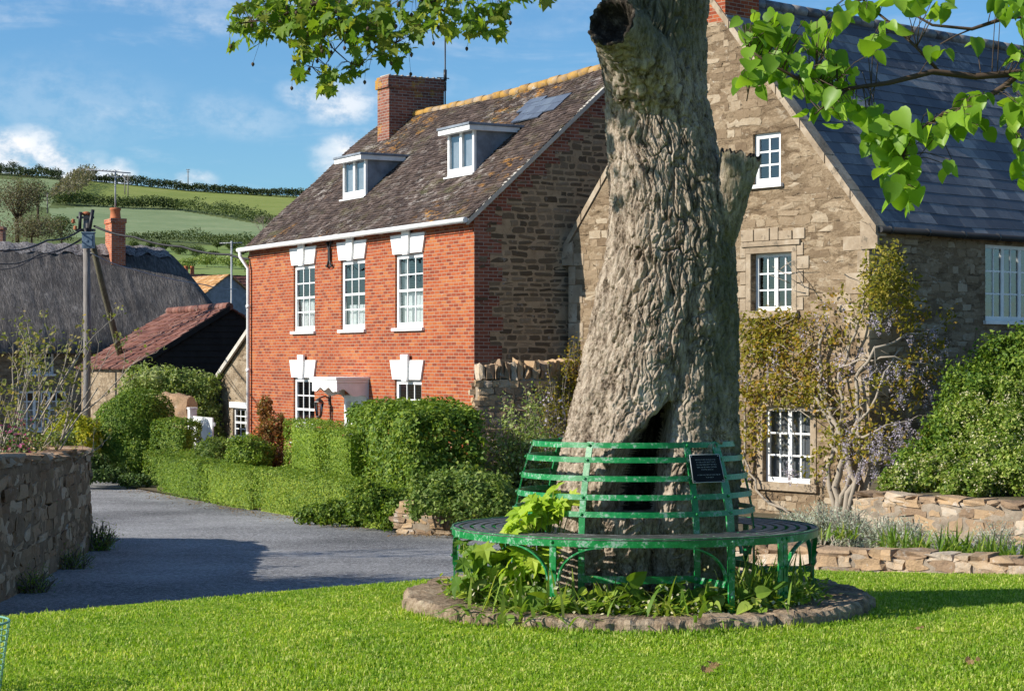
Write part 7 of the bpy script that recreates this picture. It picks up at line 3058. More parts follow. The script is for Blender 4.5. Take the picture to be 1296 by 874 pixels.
def loose_shrub(name, x, y, z, height, rad, nst, nleaf, size, mat, label, cat, seed, kind='diamond', stem_mat='twig_grey', lean=(0, 0), top=.35, droop=.2, flowers=None, tilt=.8):
    """an open shrub: many thin stems with leaves strung along them"""
    r = rng(seed)
    root = empty(name, (x, y, z))
    mb = MB()
    L = []
    for i in range(nst):
        a = r.uniform(0, 6.283)
        k = math.sqrt(r.random())
        e = np.array([math.cos(a) * rad * k + lean[0], math.sin(a) * rad * k + lean[1], height * (1 - .45 * k ** 2) * r.uniform(.6, 1.05)])
        p0 = np.array([r.normal(0, .08), r.normal(0, .08), -.05])
        m = 7
        pts = []
        for j in range(m + 1):
            t = j / m
            p = p0 + (e - p0) * np.array([t ** 1.3, t ** 1.3, t]) + r.normal(0, .03 * height, 3) * math.sin(math.pi * t)
            pts.append(p)
        pts = np.array(pts)
        mb.tube([Vector(p) for p in pts], [.012 * (1 - .8 * j / m) + .002 for j in range(m + 1)], 4, cap=False)
        t = r.uniform(top, 1, nleaf) * m
        j = np.minimum(t.astype(int), m - 1)
        q = pts[j] + (pts[j + 1] - pts[j]) * (t - j)[:, None] + r.normal(0, size * 1.1, (nleaf, 3))
        L.append(q)
    P = np.concatenate(L)
    out = nrmz(P - np.array([0, 0, height * .4]))
    foliage_obj('foliage', [leaves(P, out, size, kind, r, tilt, droop)], mat, root)
    mb.build('stem', stem_mat, root)
    if flowers:
        fm, fn, fs = flowers
        k = r.integers(0, len(P), fn)
        foliage_obj('flower', [leaves(P[k] + r.normal(0, .03, (fn, 3)), out[k], fs, 'diamond', r, .8)], fm, root)
    tag(root, label, cat)
    return root


p = at(662, 640, 34.2)
loose_shrub('airy_shrub', p.x, p.y, g_(p.x, p.y) + .02, 2.35, .95, 80, 110, .065, 'leaf_pale', 'tall airy pale leaved shrub between the big hedge and old trunk', 'shrub', 31)
p = at(700, 640, 36)
loose_shrub('flowering_climber', p.x, p.y, g_(p.x, p.y), 3.1, .55, 40, 60, .06, 'leaf_wisteria_green', 'flowering climber with lilac tufts beside the old trunk and stone gable', 'climber', 32, flowers=('petal_lilac', 500, .07))
p = at(722, 470, 40.2)
loose_shrub('wall_shrub', p.x, p.y, -.6, 2.9, .5, 46, 50, .07, 'leaf_bronze', 'bronze leaved sprays high on the stone house corner behind trunk', 'climber', 37, top=.5)
p = at(636, 640, 30.0)
loose_shrub('silver_shrub', p.x, p.y, g_(p.x, p.y), .78, .42, 60, 40, .05, 'leaf_silver', 'silvery low shrub next to the bush on the low stone wall', 'shrub', 33, top=.2)

# twiggy shrub, magenta bush and orange flowers behind the garden wall
def twiggy():
    root = empty('twiggy_shrub', (-6.75, 25.2, -.95))
    tag(root, 'tall twiggy shrub with pale bare stems and sparse new leaves behind garden wall', 'shrub')
    ox, oy, oz = root.location
    rr = random.Random(9)
    mb = MB()
    L = []

    def grow(p, d, length, rad, lev):
        n = 6
        pts = [p]
        q = p
        dd = d.normalized()
        for k in range(n):
            dd = (dd + Vector((rr.uniform(-1, 1), rr.uniform(-1, 1), rr.uniform(-.7, .9))) * .16).normalized()
            q = q + dd * (length / n)
            pts.append(q)
        mb.tube(pts, [rad * (1 - .65 * k / n) for k in range(n + 1)], 5, cap=False)
        if lev >= 2:
            for k in range(2, n + 1):
                for _ in range(rr.choice((1, 1, 2, 3))):
                    L.append(pts[k] + Vector((rr.gauss(0, .035), rr.gauss(0, .035), rr.gauss(0, .035))))
        if lev < 3:
            for k in range(rr.choice((3, 4)) if lev < 2 else 2):
                j = rr.randint(2, n)
                ax = Vector((rr.uniform(-1, 1), rr.uniform(-1, 1), rr.uniform(-.2, 1)))
                grow(pts[j], (dd * .9 + ax * .75), length * rr.uniform(.30, .48), rad * .5, lev + 1)
    for (px, py, l) in ((20, 420, 1.0), (60, 415, 1.0), (95, 445, .9), (140, 430, 1.15), (168, 445, 1.1), (-30, 410, 1.0), (0, 430, 1.0), (35, 430, .9), (120, 455, .9), (-60, 420, 1), (10, 470, .8), (75, 470, .8)):
        e = at(px, py, 25.2 + rr.uniform(-.6, .6)) - Vector((ox, oy, oz))
        b = Vector((rr.uniform(-.35, .4), rr.uniform(-.2, .2), .2))
        v = e - b
        grow(b, v, v.length * .74 * l, .024, 0)
    mb.build('stem', 'twig_pale', root)
    r = rng(5)
    P = np.array([tuple(p) for p in L])
    P = P[::2]
    foliage_obj('foliage', [leaves(P, np.tile(np.array([[0, -.3, .6]]), (len(P), 1)), .068, 'diamond', r, .8, .2)], 'leaf_twiggy', root)


twiggy()
p = at(16, 540, 23.0)
loose_shrub('magenta_shrub', p.x, p.y, -.9, 2.0, .36, 80, 46, .065, 'leaf_ivy', 'dark leaved shrub with magenta blossom leaning over garden wall', 'shrub', 34, flowers=('petal_magenta', 1900, .06), top=.45)
p = at(-6, 590, 19.2)
loose_shrub('orange_flowers', p.x - .30, p.y, -.5, 1.30, .25, 16, 22, .05, 'leaf_shrub', 'small plant with orange blossom at the near top of garden wall', 'flowering plant', 35, flowers=('petal_orange', 120, .05), top=.5)
loose_shrub('wall_foot_weeds', -5.86, 27.3, g_(-5.86, 27.3), .42, .34, 60, 34, .045, 'grass_tuft_leaf', 'tuft of green weeds at the lane end of garden wall', 'weeds', 36, kind='narrow', top=.05)
for i, (x, y, lab, h) in enumerate(((-5.25, 20.4, 'scattered weeds rooted at the foot of garden wall near the lawn', .26), (-5.55, 23.6, 'thin weeds along the middle foot of garden wall', .28))):
    loose_shrub('wall_foot_weeds', x + .22, y, g_(x, y), h, .26, 40, 22, .04, 'grass_tuft_leaf', lab, 'weeds', 60 + i, kind='narrow', top=.05)


# ------------------------------------------------------------------ right-hand border
def gable_pt(px, py, out):
    """a point `out` metres in front of the gable (or of the side wall, past the corner)"""
    if px <= 1100:
        P, dr, nr = SA, SU, (-SV[0], -SV[1])
    else:
        P, dr, nr = SB, SV, (SU[0], SU[1])
    P2 = (P[0] + nr[0] * out, P[1] + nr[1] * out)
    s = solve_u(P2, dr[0], dr[1], px)
    d = P2[1] + dr[1] * s
    return at(px, py, d)


def build_wisteria():
    b = gable_pt(1062, 648, .25)
    root = empty('wisteria', (b.x, b.y, -1.35))
    tag(root, 'old wisteria with twisted pale stems and lilac racemes on stone gable corner', 'climber')
    O = Vector(root.location)
    rr = random.Random(21)
    r = rng(41)
    mb = MB()

    def P(px, py, out=.18):
        return gable_pt(px, py, out) - O

    def vine(pts, r0, r1, wob=.05):
        W = []
        for k in range(len(pts) - 1):
            a, c = P(*pts[k]), P(*pts[k + 1])
            for t in (0, .33, .66):
                W.append(a.lerp(c, t) + Vector((rr.uniform(-1, 1), rr.uniform(-.6, .3), rr.uniform(-1, 1))) * wob)
        W.append(P(*pts[-1]))
        n = len(W)
        mb.tube(W, [r0 + (r1 - r0) * k / (n - 1) for k in range(n)], 7)
        return W
    tw = []
    tw += vine([(1062, 660), (1058, 615), (1068, 575), (1060, 540), (1040, 500), (1035, 450), (1050, 410)], .075, .03)
    tw += vine([(1068, 655), (1080, 610), (1070, 570), (1085, 530), (1080, 480), (1105, 440, .3), (1150, 425, .5), (1190, 415, .6)], .07, .012)
    tw += vine([(1056, 655), (1046, 600), (1056, 560), (1046, 520), (1010, 480), (975, 455), (945, 440)], .055, .012)
    tw += vine([(1072, 650), (1090, 590), (1085, 545), (1100, 520), (1120, 470, .4), (1140, 440, .5)], .05, .012)
    tw += vine([(1062, 640), (1076, 600), (1050, 560), (1070, 520), (1060, 470), (1085, 420), (1095, 370), (1110, 340, .2)], .05, .015)
    tw += vine([(1060, 520), (1020, 520), (980, 515), (945, 530)], .03, .01)
    tw += vine([(1070, 560), (1110, 545, .5), (1150, 530, .7), (1190, 520, .8)], .03, .01)
    tw += vine([(940, 600), (945, 560), (940, 520), (955, 470), (960, 420)], .03, .01)
    tw += vine([(1000, 652), (965, 630), (948, 600), (940, 570)], .028, .02)
    tw += vine([(1050, 470), (1090, 455), (1130, 452, .6), (1170, 462, .8), (1205, 470, .9)], .025, .008)
    for k in range(46):
        px, py = rr.uniform(945, 1195), rr.uniform(330, 580)
        vine([(px, py, rr.uniform(.1, .5)), (px + rr.uniform(-35, 35), py + rr.uniform(-35, 25), rr.uniform(.15, .6))], .011, .004, .03)
    mb.build('vine_stem', 'twig_pale', root)
    L, B = [], []
    spots = [(955, 425, 28, 30, 330, L), (985, 415, 40, 26, 320, B), (960, 470, 34, 40, 420, B), (1000, 470, 40, 40, 300, B), (1030, 440, 30, 50, 160, B), (950, 530, 22, 45, 300, B), (1012, 500, 40, 18, 200, L), (1050, 500, 40, 40, 170, B),
             (1115, 345, 26, 34, 420, L), (1140, 365, 24, 30, 300, L), (1105, 385, 22, 30, 200, L), (1150, 400, 26, 22, 200, B), (1130, 320, 16, 14, 70, L), (1062, 560, 30, 22, 150, L), (1100, 560, 50, 26, 240, B),
             (1160, 470, 30, 26, 180, B), (1130, 500, 40, 30, 130, B), (1180, 440, 22, 18, 90, B), (1060, 400, 30, 40, 110, B), (1180, 560, 24, 20, 80, B), (940, 590, 12, 16, 30, B), (1200, 400, 14, 14, 40, B), (1035, 590, 22, 16, 50, L)]
    for px, py, rx, ry, n, lst in spots:
        for _ in range(int(n * .5)):
            a = rr.uniform(0, 6.283)
            k = math.sqrt(rr.random())
            x, y = px + math.cos(a) * rx * k, py + math.sin(a) * ry * k
            lst.append(tuple(P(x, y, abs(rr.gauss(.22, .16)) + .04 + (.25 if x > 1100 else 0))))
    for lst, m_ in ((L, 'leaf_wisteria_green'), (B, 'leaf_bronze')):
        S = np.array(lst)
        # each spot a sprig of three leaflets
        S = np.concatenate([S + r.normal(0, .045, S.shape) for _ in range(3)])
        foliage_obj('foliage', [leaves(S, np.tile(np.array([[-.5, -.5, .4]]), (len(S), 1)), .085, 'diamond', r, .8, .7)], m_, root)
    Fp = []
    for px, py, rx, ry, n in ((1140, 480, 45, 25, 24), (1170, 430, 30, 18, 12), (1120, 545, 50, 20, 26), (1160, 545, 30, 18, 14), (1100, 560, 40, 14, 12), (1065, 455, 30, 22, 8), (1010, 430, 30, 18, 5), (1120, 395, 24, 10, 6), (1085, 590, 60, 10, 10), (1130, 575, 40, 8, 9), (960, 470, 24, 30, 5), (940, 600, 10, 14, 4), (1005, 590, 12, 12, 5), (1040, 395, 30, 15, 4)):
        for _ in range(n):
            x, y = px + rr.uniform(-1, 1) * rx, py + rr.uniform(-1, 1) * ry
            top = P(x, y, abs(rr.gauss(.3, .15)) + .1 + (.3 if x > 1100 else 0))
            ln = rr.uniform(.16, .36)
            for k in range(46):
                t = rr.random()
                w = .050 * (1 - t) + .010
                Fp.append((top.x + rr.gauss(0, w), top.y + rr.gauss(0, w), top.z - t * ln))
    S = np.array(Fp)
    foliage_obj('flower_raceme', [leaves(S, r.normal(0, 1, (len(S), 3)), .034, 'diamond', r, .6, .5)], 'petal_lilac', root)


build_wisteria()

# evergreen bank against the side wall: a dark bush behind, cream flowered ones in front
shrub('evergreen_bush', [pblob(1285, 490, 35.2, .85, .95, .7), pblob(1240, 515, 34.6, .70, .85, .6), pblob(1205, 565, 34.0, .55, .65, .5), pblob(1330, 480, 35, 1.0, 1.1, .8), pblob(1160, 590, 33.4, .38, .40, .4)], 22000, .075, 'leaf_yew',
      'tall dark green evergreen bush close against the side wall of stone house', 'shrub', seed=50, bumpy=.36, depth=.4, tilt=.75, core=.6, clumps=30)


def creamy(lobes, n, seed, label):
    o = shrub('flowering_evergreen', [pblob(*q) for q in lobes], n, .07, 'leaf_choisya', label, 'shrub', seed=seed, bumpy=.38, depth=.45, tilt=.75, core=.5, clumps=26)
    r = rng(seed + 400)
    out = []
    for px, py, d, rx, rz, ry in lobes:
        p = at(px, py, d)
        q, nn = ell_pts((p.x, p.y, p.z), (rx, ry, rz), 70, r, -.5, .0, .38, seed)
        q = q + nn * .05
        out.append(np.concatenate([q + r.normal(0, .035, q.shape) for _ in range(6)]))
    S = np.concatenate(out) - np.array(o.location)
    foliage_obj('flower', [leaves(S, r.normal(0, 1, S.shape), .040, 'diamond', r, .5)], 'leaf_cream', o)


creamy([(1282, 560, 33.0, .62, .62, .6), (1250, 590, 32.2, .55, .48, .5), (1300, 600, 31.2, .5, .45, .5), (1290, 510, 34.0, .5, .45, .4)], 17000, 51, 'flowering evergreen with most cream flower heads, reaching the frame edge')
creamy([(1205, 600, 32.4, .50, .40, .45), (1178, 608, 32.4, .42, .30, .4), (1228, 612, 31.4, .45, .30, .4), (1225, 540, 33.8, .42, .50, .4)], 13000, 52, 'lighter flowering evergreen between wisteria and the larger flowering bush')
creamy([(1140, 612, 32.2, .32, .22, .35), (1160, 604, 32.4, .28, .25, .3)], 4500, 53, 'smallest flowering evergreen at the wisteria end of retaining wall')
p = gable_pt(1290, 345, .3)

for i, (px, py, d, h, rad, lab) in enumerate(((1040, 695, 26.5, .80, .42, 'silver leaved clump behind the bench seat end, closest to the wisteria foot'), (1075, 690, 26.0, .78, .40, 'silver leaved clump between wisteria trunk and corner of retaining wall'),
                                              (1118, 700, 24.8, .70, .38, 'silver leaved clump before the left end of retaining wall'), (1150, 700, 24.4, .68, .34, 'silver leaved clump flanked by strap leaves in mid border'),
                                              (1258, 705, 22.6, .78, .40, 'tallest silver leaved clump above the strap leaf plants near the frame edge'), (1010, 690, 27.2, .6, .4, 'silver leaved clump seen under the far seat of bench'),
                                              (1190, 702, 24.0, .45, .3, 'small silver clump against the middle of retaining wall'))):
    p = at(px, py, d)
    o = loose_shrub('silver_plant', p.x, p.y, -.80 - .02 * (d - 22), h * .72, rad * .9, 80, 42, .045, 'leaf_silver', lab, 'plant', 70 + i, kind='narrow', top=.12, tilt=.8, stem_mat='twig_pale')
    o['group'] = 'silver plants in the border'
for i, (px, d, n, L, lab) in enumerate(((1135, 23.6, 60, .42, 'grassy strap leaf clump in front of the silver plants'), (1165, 23.2, 60, .40, 'grassy strap leaf clump at the middle of kerb wall'), (1205, 22.5, 90, .50, 'arching strap leaves spilling over the kerb wall'),
                                        (1255, 21.4, 110, .56, 'dense strap leaf clump hanging over the kerb wall near the frame edge'), (1285, 21.2, 80, .5, 'strap leaf clump at the outer end of kerb wall'), (1065, 24.8, 50, .35, 'short green leaf tuft below the silver clumps'), (1228, 22.4, 60, .42, 'strap leaf clump between two denser clumps on kerb wall'))):
    p = at(px, 700, d)
    plant_clump('border_strap_plant', p.x, p.y, -.70, n, L, 'leaf_strap', lab, 'plant', 80 + i, 1.1, .03, 'strap leaf plants in the border', .85)


# ------------------------------------------------------------------ telegraph pole, cables
def build_pole():
    b = at(109.5, 0, 57.5)
    zb = g_(b.x, b.y)
    root = empty('telegraph_pole', (b.x, b.y, zb))
    tag(root, 'weathered timber telegraph pole with blue grey transformer box and raking strut', 'telegraph pole')
    zt = at(0, 272, 57.5).z - zb

    def rel(px, py, d=57.5):
        return at(px, py, d) - Vector((b.x, b.y, zb))
    mb = MB()
    mb.tube([(0, 0, -.5), (.02, 0, zt * .5), (0, 0, zt)], [.118, .108, .098], 14)
    mb.build('pole', 'timber_pole', root)
    mb = MB()
    mb.tube([rel(115, 300, 57.6), rel(128, 355, 58.3), rel(146, 425, 59.2), rel(158, 470, 59.8)], [.085, .09, .10, .105], 12)
    mb.build('strut', 'timber_brown', root)
    mb = MB()
    c = rel(112, 304, 57.2)
    mb.box(c.x - .17, c.x + .17, c.y - .12, c.y + .10, c.z - .24, c.z + .20)
    mb.box(c.x - .14, c.x + .14, c.y - .135, c.y - .122, c.z - .18, c.z + .14)
    mb.box(c.x - .19, c.x + .19, c.y - .14, c.y + .12, c.z + .202, c.z + .24)
    mb.box(c.x - .05, c.x + .01, c.y - .15, c.y - .137, c.z - .06, c.z + .02)
    mb.build('transformer_box', 'box_blue', root, bevel=.012)
    mb = MB()
    top = Vector((0, 0, zt))
    mb.tube([top + Vector((-.18, -.1, -.42)), top + Vector((-.15, -.14, .08))], .05, 8)
    mb.tube([top + Vector((.10, -.14, -.55)), top + Vector((.22, -.14, .15))], .055, 8)
    mb.tube([top + Vector((.02, -.16, -.4)), top + Vector((.06, -.16, -.85))], .06, 8)
    mb.box(-.30, .30, -.16, -.135, zt - .50, zt - .42)
    mb.box(-.26, .26, -.16, -.135, zt - .12, zt - .05)
    mb.build('cable_head', 'dark_metal', root)
    mb = MB()
    mb.lathe([(.14, 0), (.145, .06), (.05, .10)], 12, (0, 0, zt))
    mb.lathe([(.045, -.03), (.06, 0), (.04, .03), (.06, .06), (.03, .09)], 10, (-.36, -.14, zt - .22))
    mb.lathe([(.045, -.03), (.06, 0), (.04, .03), (.06, .06), (.03, .09)], 10, (-.30, -.14, zt - .42))
    mb.build('insulator', 'terracotta', root)

    def cable(name, pts, rad, mat, label, sag=0.0):
        W = [at(*p) for p in pts]
        o = W[0].copy()
        fine = []
        for k in range(len(W) - 1):
            for t in np.linspace(0, 1, 9)[:-1]:
                fine.append(W[k].lerp(W[k + 1], float(t)) - o - Vector((0, 0, sag * math.sin(math.pi * float(t)))))
        fine.append(W[-1] - o)
        m_ = MB()
        m_.tube(fine, rad, 6)
        c_ = m_.build(name, mat, None)
        c_.location = o
        tag(c_, label, 'cable')
    cable('power_cable', [(119, 286, 57.4), (170, 300, 56.8), (230, 312, 56), (290, 322, 55), (330, 327, 54.2)], .035, 'cable_black', 'thick black cable running from pole top to the brick house', .06)
    cable('power_cable', [(104, 290, 57.4), (60, 304, 54), (0, 317, 50), (-80, 325, 45)], .026, 'cable_black', 'black cable leaving the pole over the thatched ridge', .1)
    cable('power_cable', [(106, 300, 57.4), (50, 322, 54), (0, 334, 51), (-80, 345, 46)], .016, 'cable_black', 'thin dark wire just below the cable over the thatch', .1)
    cable('telephone_wire', [(115, 320, 57.4), (165, 340, 59), (258, 360, 62), (300, 366, 64)], .016, 'cable_pale', 'thin pale wire sloping down across dark thatch', .05)
    cable('telephone_wire', [(106, 302, 57.4), (40, 328, 53), (0, 341, 50), (-60, 352, 46)], .012, 'cable_black', 'lowest thin wire crossing the thatch away from the pole', .08)


build_pole()


def build_aerial_mast():
    b = at(293, 392, 72)
    zb = g_(b.x, b.y)
    root = empty('aerial_mast', (b.x, b.y, zb))
    tag(root, 'slim grey television aerial mast rising behind the barn roof', 'aerial')
    zt = at(0, 305, 72).z - zb
    mb = MB()
    mb.tube([(0, 0, -.2), (0, 0, zt)], .035, 8)
    mb.build('mast', 'galvanised', root)
    mb = MB()
    mb.tube([(-.45, 0, zt - .08), (.40, 0, zt - .06)], .02, 5)
    for i in range(8):
        mb.tube([(-.42 + i * .11, -.2, zt - .08), (-.42 + i * .11, .2, zt - .08)], .010, 4)
    mb.build('yagi', 'galvanised', root)


build_aerial_mast()


# ------------------------------------------------------------------ hillside: hedgerows, trees, poles
def hpoint(px, py):
    return hill_pt(np.array([px]), np.array([py]))[0]


def hedgerow(pts, h, n, mat, label, seed, size=.5, gap=.0, wid=1.2):
    r = rng(seed)
    W = np.array([hpoint(*p) for p in pts])
    seg = np.linalg.norm(np.diff(W, axis=0), axis=1)
    s = np.concatenate([[0], np.cumsum(seg)])
    u = r.random(n) * s[-1]
    P = np.stack([np.interp(u, s, W[:, k]) for k in range(3)], 1)
    q = np.stack([u * .16, u * 0, u * 0], 1)
    hh = h * (.62 + .55 * (.5 + .5 * vnoise(q, seed)) * (1 + .5 * vnoise(q * 3.1, seed + 1)))
    a = r.uniform(0, 6.283, n)
    k = r.random(n) ** .5
    P[:, 0] += np.cos(a) * k * wid * h * .5
    P[:, 1] += np.sin(a) * k * wid * h * .5
    P[:, 2] += hh * (1 - .35 * k ** 2) * r.uniform(.05, 1, n) ** .6
    if gap:
        P = P[vnoise(np.stack([P[:, 0] * .05, P[:, 0] * 0, P[:, 0] * 0], 1), seed + 5) > -gap]
    o = foliage_obj('hedgerow', [leaves(P, np.tile(np.array([[0, -.4, .5]]), (len(P), 1)), size, 'diamond', r, .8)], mat)
    tag(o, label, 'hedgerow', 'hedgerows dividing the hill fields')


hedgerow([(108, 228.5), (180, 236), (240, 242), (320, 247), (400, 251.5)], 3.4, 9000, 'leaf_far_dark', 'long dark hedgerow on the skyline of the hill', 1, .7)
hedgerow([(-40, 219.5), (0, 221.5), (40, 224.5), (78, 228)], 3.6, 2500, 'leaf_far_dark', 'low skyline hedgerow under the row of windblown trees', 2, .7)
hedgerow([(112, 226), (98, 236), (84, 248), (74, 259)], 5.2, 4200, 'leaf_far_brown', 'brownish wooded hedgerow running steeply down the hill', 3, .8, 0, 1.6)
hedgerow([(70, 259), (105, 260), (150, 263), (210, 264), (225, 266)], 4.4, 5500, 'leaf_far', 'dark bushy hedgerow between upper and middle fields', 4, .6)
hedgerow([(225, 266), (270, 272), (330, 282), (400, 290), (480, 296)], 4.0, 6000, 'leaf_far', 'lower stretch of mid hill hedgerow sloping behind brick house', 5, .6)
hedgerow([(165, 305), (200, 305), (250, 308), (320, 313), (400, 318)], 2.8, 6500, 'leaf_far', 'nearest hedgerow across the hill foot behind the cottage chimney', 6, .4)


def far_tree(px, py, d, h, w, n, mat, label, seed, size=.25, on_hill=True, group=None, lobes=7, zb=None, airy=1.0):
    r = rng(seed)
    if on_hill:
        b = hpoint(px, py)
    else:
        p = at(px, py, d)
        b = np.array([p.x, p.y, p.z])
    root = empty('tree', tuple(b))
    tag(root, label, 'tree', group)
    mb = MB()
    mb.tube([(0, 0, -.5), (0, 0, h * .3), (.03 * h, 0, h * .55)], [h * .035, h * .026, h * .012], 6)
    parts = []
    for k in range(lobes):
        a = r.uniform(0, 6.283)
        c = (math.cos(a) * w * .28 * r.random(), math.sin(a) * w * .28 * r.random(), h * r.uniform(.26 if h < 4 else .42, .76))
        rad = (w * r.uniform(.24, .36), w * r.uniform(.24, .36), h * r.uniform(.16, .26))
        P, N = ell_pts(c, rad, n // lobes, r, -1, .5 * airy, .3, seed + k)
        parts.append(leaves(P, N, size, 'diamond', r, .9))
        mb.tube([(0, 0, h * .25), c], [h * .018, h * .006], 5)
    foliage_obj('crown', parts, mat, root)
    mb.build('trunk', 'twig_brown', root)


rr = random.Random(31)
wl = [(2, 219, 11), (12, 221, 9), (18, 219, 13), (26, 222, 10), (34, 223, 8), (41, 223, 9), (49, 222, 12), (58, 224, 10), (66, 225, 11), (73, 226, 12), (-10, 219, 12), (-22, 219, 10)]
names = ['seventh', 'eighth', 'ninth']
for i, (px, py, hp) in enumerate(wl):
    far_tree(px, py, 0, hp / F * 700 * 1.25, hp / F * 700 * 1.3, 420, 'leaf_far_dark', 'small dark windblown tree in the row on the far skyline', 100 + i, .45, True, 'windblown trees on the skyline', 5)
far_tree(22, 300, 190, 6.6, 6.4, 5200, 'leaf_far_brown', 'large grey brown budding tree rising behind the thatched ridge', 120, .17, False, None, 12, airy=1.5)
far_tree(-30, 305, 170, 6.2, 6.5, 4200, 'leaf_far_brown', 'grey brown tree at the picture edge behind the thatch', 125, .17, False, None, 11, airy=1.5)
far_tree(40, 312, 150, 3.0, 6.4, 4000, 'leaf_far_brown', 'lower brown thicket tree in front of the large budding tree', 121, .14, False, None, 11, airy=1.4)
far_tree(78, 312, 165, 3.0, 3.2, 1800, 'leaf_far', 'small green tree between the budding tree and pole', 122, .16, False, None, 8)
far_tree(48, 275, 260, 5.5, 5, 1600, 'leaf_far', 'dark green tree at the side of the brown budding tree', 123, .22, False, None, 8)
hill_bushes = [(172, 316, 9, 14), (190, 318, 9, 12), (208, 318, 10, 16), (228, 322, 10, 18), (249, 326, 14, 22), (268, 326, 8, 14), (275, 316, 10, 12), (292, 318, 11, 14), (305, 322, 8, 14), (184, 332, 14, 26), (262, 338, 14, 30), (290, 340, 16, 30), (310, 344, 14, 26), (235, 340, 12, 26)]
bl = ['bush on the hill foot just beside the cottage chimney', 'low bush second along from the cottage chimney', 'broad bush in the hill foot group above the thatch', 'wide dark bush above the hip of thatch', 'largest round bush of the hill foot group',
      'small bush below the round one', 'single small tree on the hedge near the far house', 'rounder tree on the hedge close to the brick house', 'bush tight behind the brick house gutter', 'reddish toned bush next to the cottage chimney stack',
      'pale willow bush behind the far house chimneys', 'wide pale bush behind the far house ridge', 'pale bush between far house and brick house', 'pale bush over the end of thatch']
for i, (px, py, hp, wp) in enumerate(hill_bushes):
    d = hpoint(px, py)[1]
    far_tree(px, py, 0, hp / F * d * 1.3, wp / F * d * 1.35, 1500, 'leaf_far' if i < 9 else ('leaf_far_brown' if i == 9 else 'leaf_pale'), bl[i], 140 + i, .26, True, None, 7, airy=.8)


def bare_tree():
    b = hpoint(331, 306)
    root = empty('bare_tree', tuple(b))
    tag(root, 'leafless branching tree on the hill next to the brick house roof', 'tree')
    rr = random.Random(8)
    t1, t2 = MB(), MB()
    H = 45 / F * b[1]

    def grow(p, d, length, rad, lev):
        q = p + d * length
        (t1 if lev == 0 else t2).tube([p, p.lerp(q, .5) + Vector((rr.gauss(0, .03), 0, 0)) * length, q], [rad, rad * .8, rad * .6], 5, cap=False)
        if lev < 5:
            for _ in range(3 if lev < 4 else 2):
                dd = (d + Vector((rr.uniform(-1, 1), rr.uniform(-1, 1), rr.uniform(-.25, .55))) * .75).normalized()
                grow(q, dd, length * rr.uniform(.62, .85), max(rad * .6, .016), lev + 1)
    grow(Vector((0, 0, -.3)), Vector((0, 0, 1)), H * .27, .16, 0)
    t1.build('trunk', 'twig_grey', root)
    t2.build('crown', 'twig_grey', root)


bare_tree()


def hill_pole(px, py, top, label, arms):
    b = hpoint(px, py)
    h = (py - top) / F * b[1]
    root = empty('utility_pole', tuple(b))
    tag(root, label, 'utility pole')
    mb = MB()
    mb.tube([(0, 0, -.5), (0, 0, h)], [.20, .15], 8)
    mb.build('pole', 'timber_pole', root)
    mb = MB()
    for z, w in arms:
        mb.box(-w, w, -.08, .08, h - z - .08, h - z + .08)
    for s in (-1, 0, 1):
        mb.tube([(s * arms[0][1] * .85, 0, h - arms[0][0]), (s * arms[0][1] * .85, 0, h - arms[0][0] + .35)], .06, 5)
    mb.build('crossarm', 'timber_pole', root)


hill_pole(60, 270, 243, 'pale wooden pole beside the brown hedgerow on the hill', [(.3, .5)])
hill_pole(162, 250, 223, 'wooden pole with wide crossarm in the brightest hill field', [(.2, 1.2), (.9, .8)])
hill_pole(158, 246, 222, 'shorter pole close behind the wide crossarm pole', [(.2, 1.0)])
hill_pole(238, 234, 214, 'lone pole standing up from the skyline hedgerow', [(.3, .7), (1.1, .6)])


# ------------------------------------------------------------------ tree outside the frame whose shade falls over the lane
def shade_tree(x, y, h, w, seed, label):
    r = rng(seed)
    root = empty('roadside_tree', (x, y, g_(x, y)))
    tag(root, label, 'tree')
    mb = MB()
    mb.tube([(0, 0, -.3), (.05, 0, h * .3), (0, .1, h * .55)], [.26, .2, .12], 10)
    parts = []
    for k in range(11):
        a = r.uniform(0, 6.283)
        rr_ = w * .38 * math.sqrt(r.random())
        c = np.array([math.cos(a) * rr_, math.sin(a) * rr_, h * r.uniform(.60, .95)])
        P = c + r.normal(0, 1, (900, 3)) * np.array([w * .14, w * .14, h * .075])
        parts.append(leaves(P, r.normal(0, 1, P.shape), .15, 'diamond', r, .8))
        mb.tube([(0, 0, h * .3), tuple(c * np.array([.5, .5, .8])), tuple(c)], [.10, .06, .02], 6)
    foliage_obj('crown', parts, 'leaf_shrub', root)
    mb.build('trunk', 'bark', root)


shade_tree(-10.6, 17.6, 5.6, 4.2, 201, 'roadside tree just outside the view whose shade crosses the lane')


# ------------------------------------------------------------------ tree guard at the picture's corner
def build_guard():
    d = 9.0
    s = d / F
    cx = (-62 - 648) * s
    zt = EYE + (HY - 787) * s
    root = empty('tree_guard', (cx, d, float(lawnz(cx, d))))
    tag(root, 'green mesh tree guard, only its slanting edge showing on the lawn', 'tree guard')
    zt -= root.location.z
    mb = MB()
    rt, rb = (10 + 62) * s, (0 + 62) * s * .97
    n = 26

    def pt(a, t):
        r = rb + (rt - rb) * t
        return Vector((math.cos(a) * r, math.sin(a) * r, zt * t))
    for k in range(n):
        a = 2 * math.pi * k / n
        mb.tube([pt(a, 0), pt(a, .5), pt(a, 1)], .0022, 4)
    for j in range(13):
        t = j / 12
        mb.tube([pt(2 * math.pi * k / n, t) for k in range(n + 1)], .0022 if j < 12 else .006, 4)
    mb.build('mesh_tube', 'green_mesh', root)
    mb = MB()
    mb.tube([(0, 0, -.1), (0, 0, zt * 1.6)], .015, 6)
    mb.build('sapling_stem', 'twig_brown', root)


build_guard()


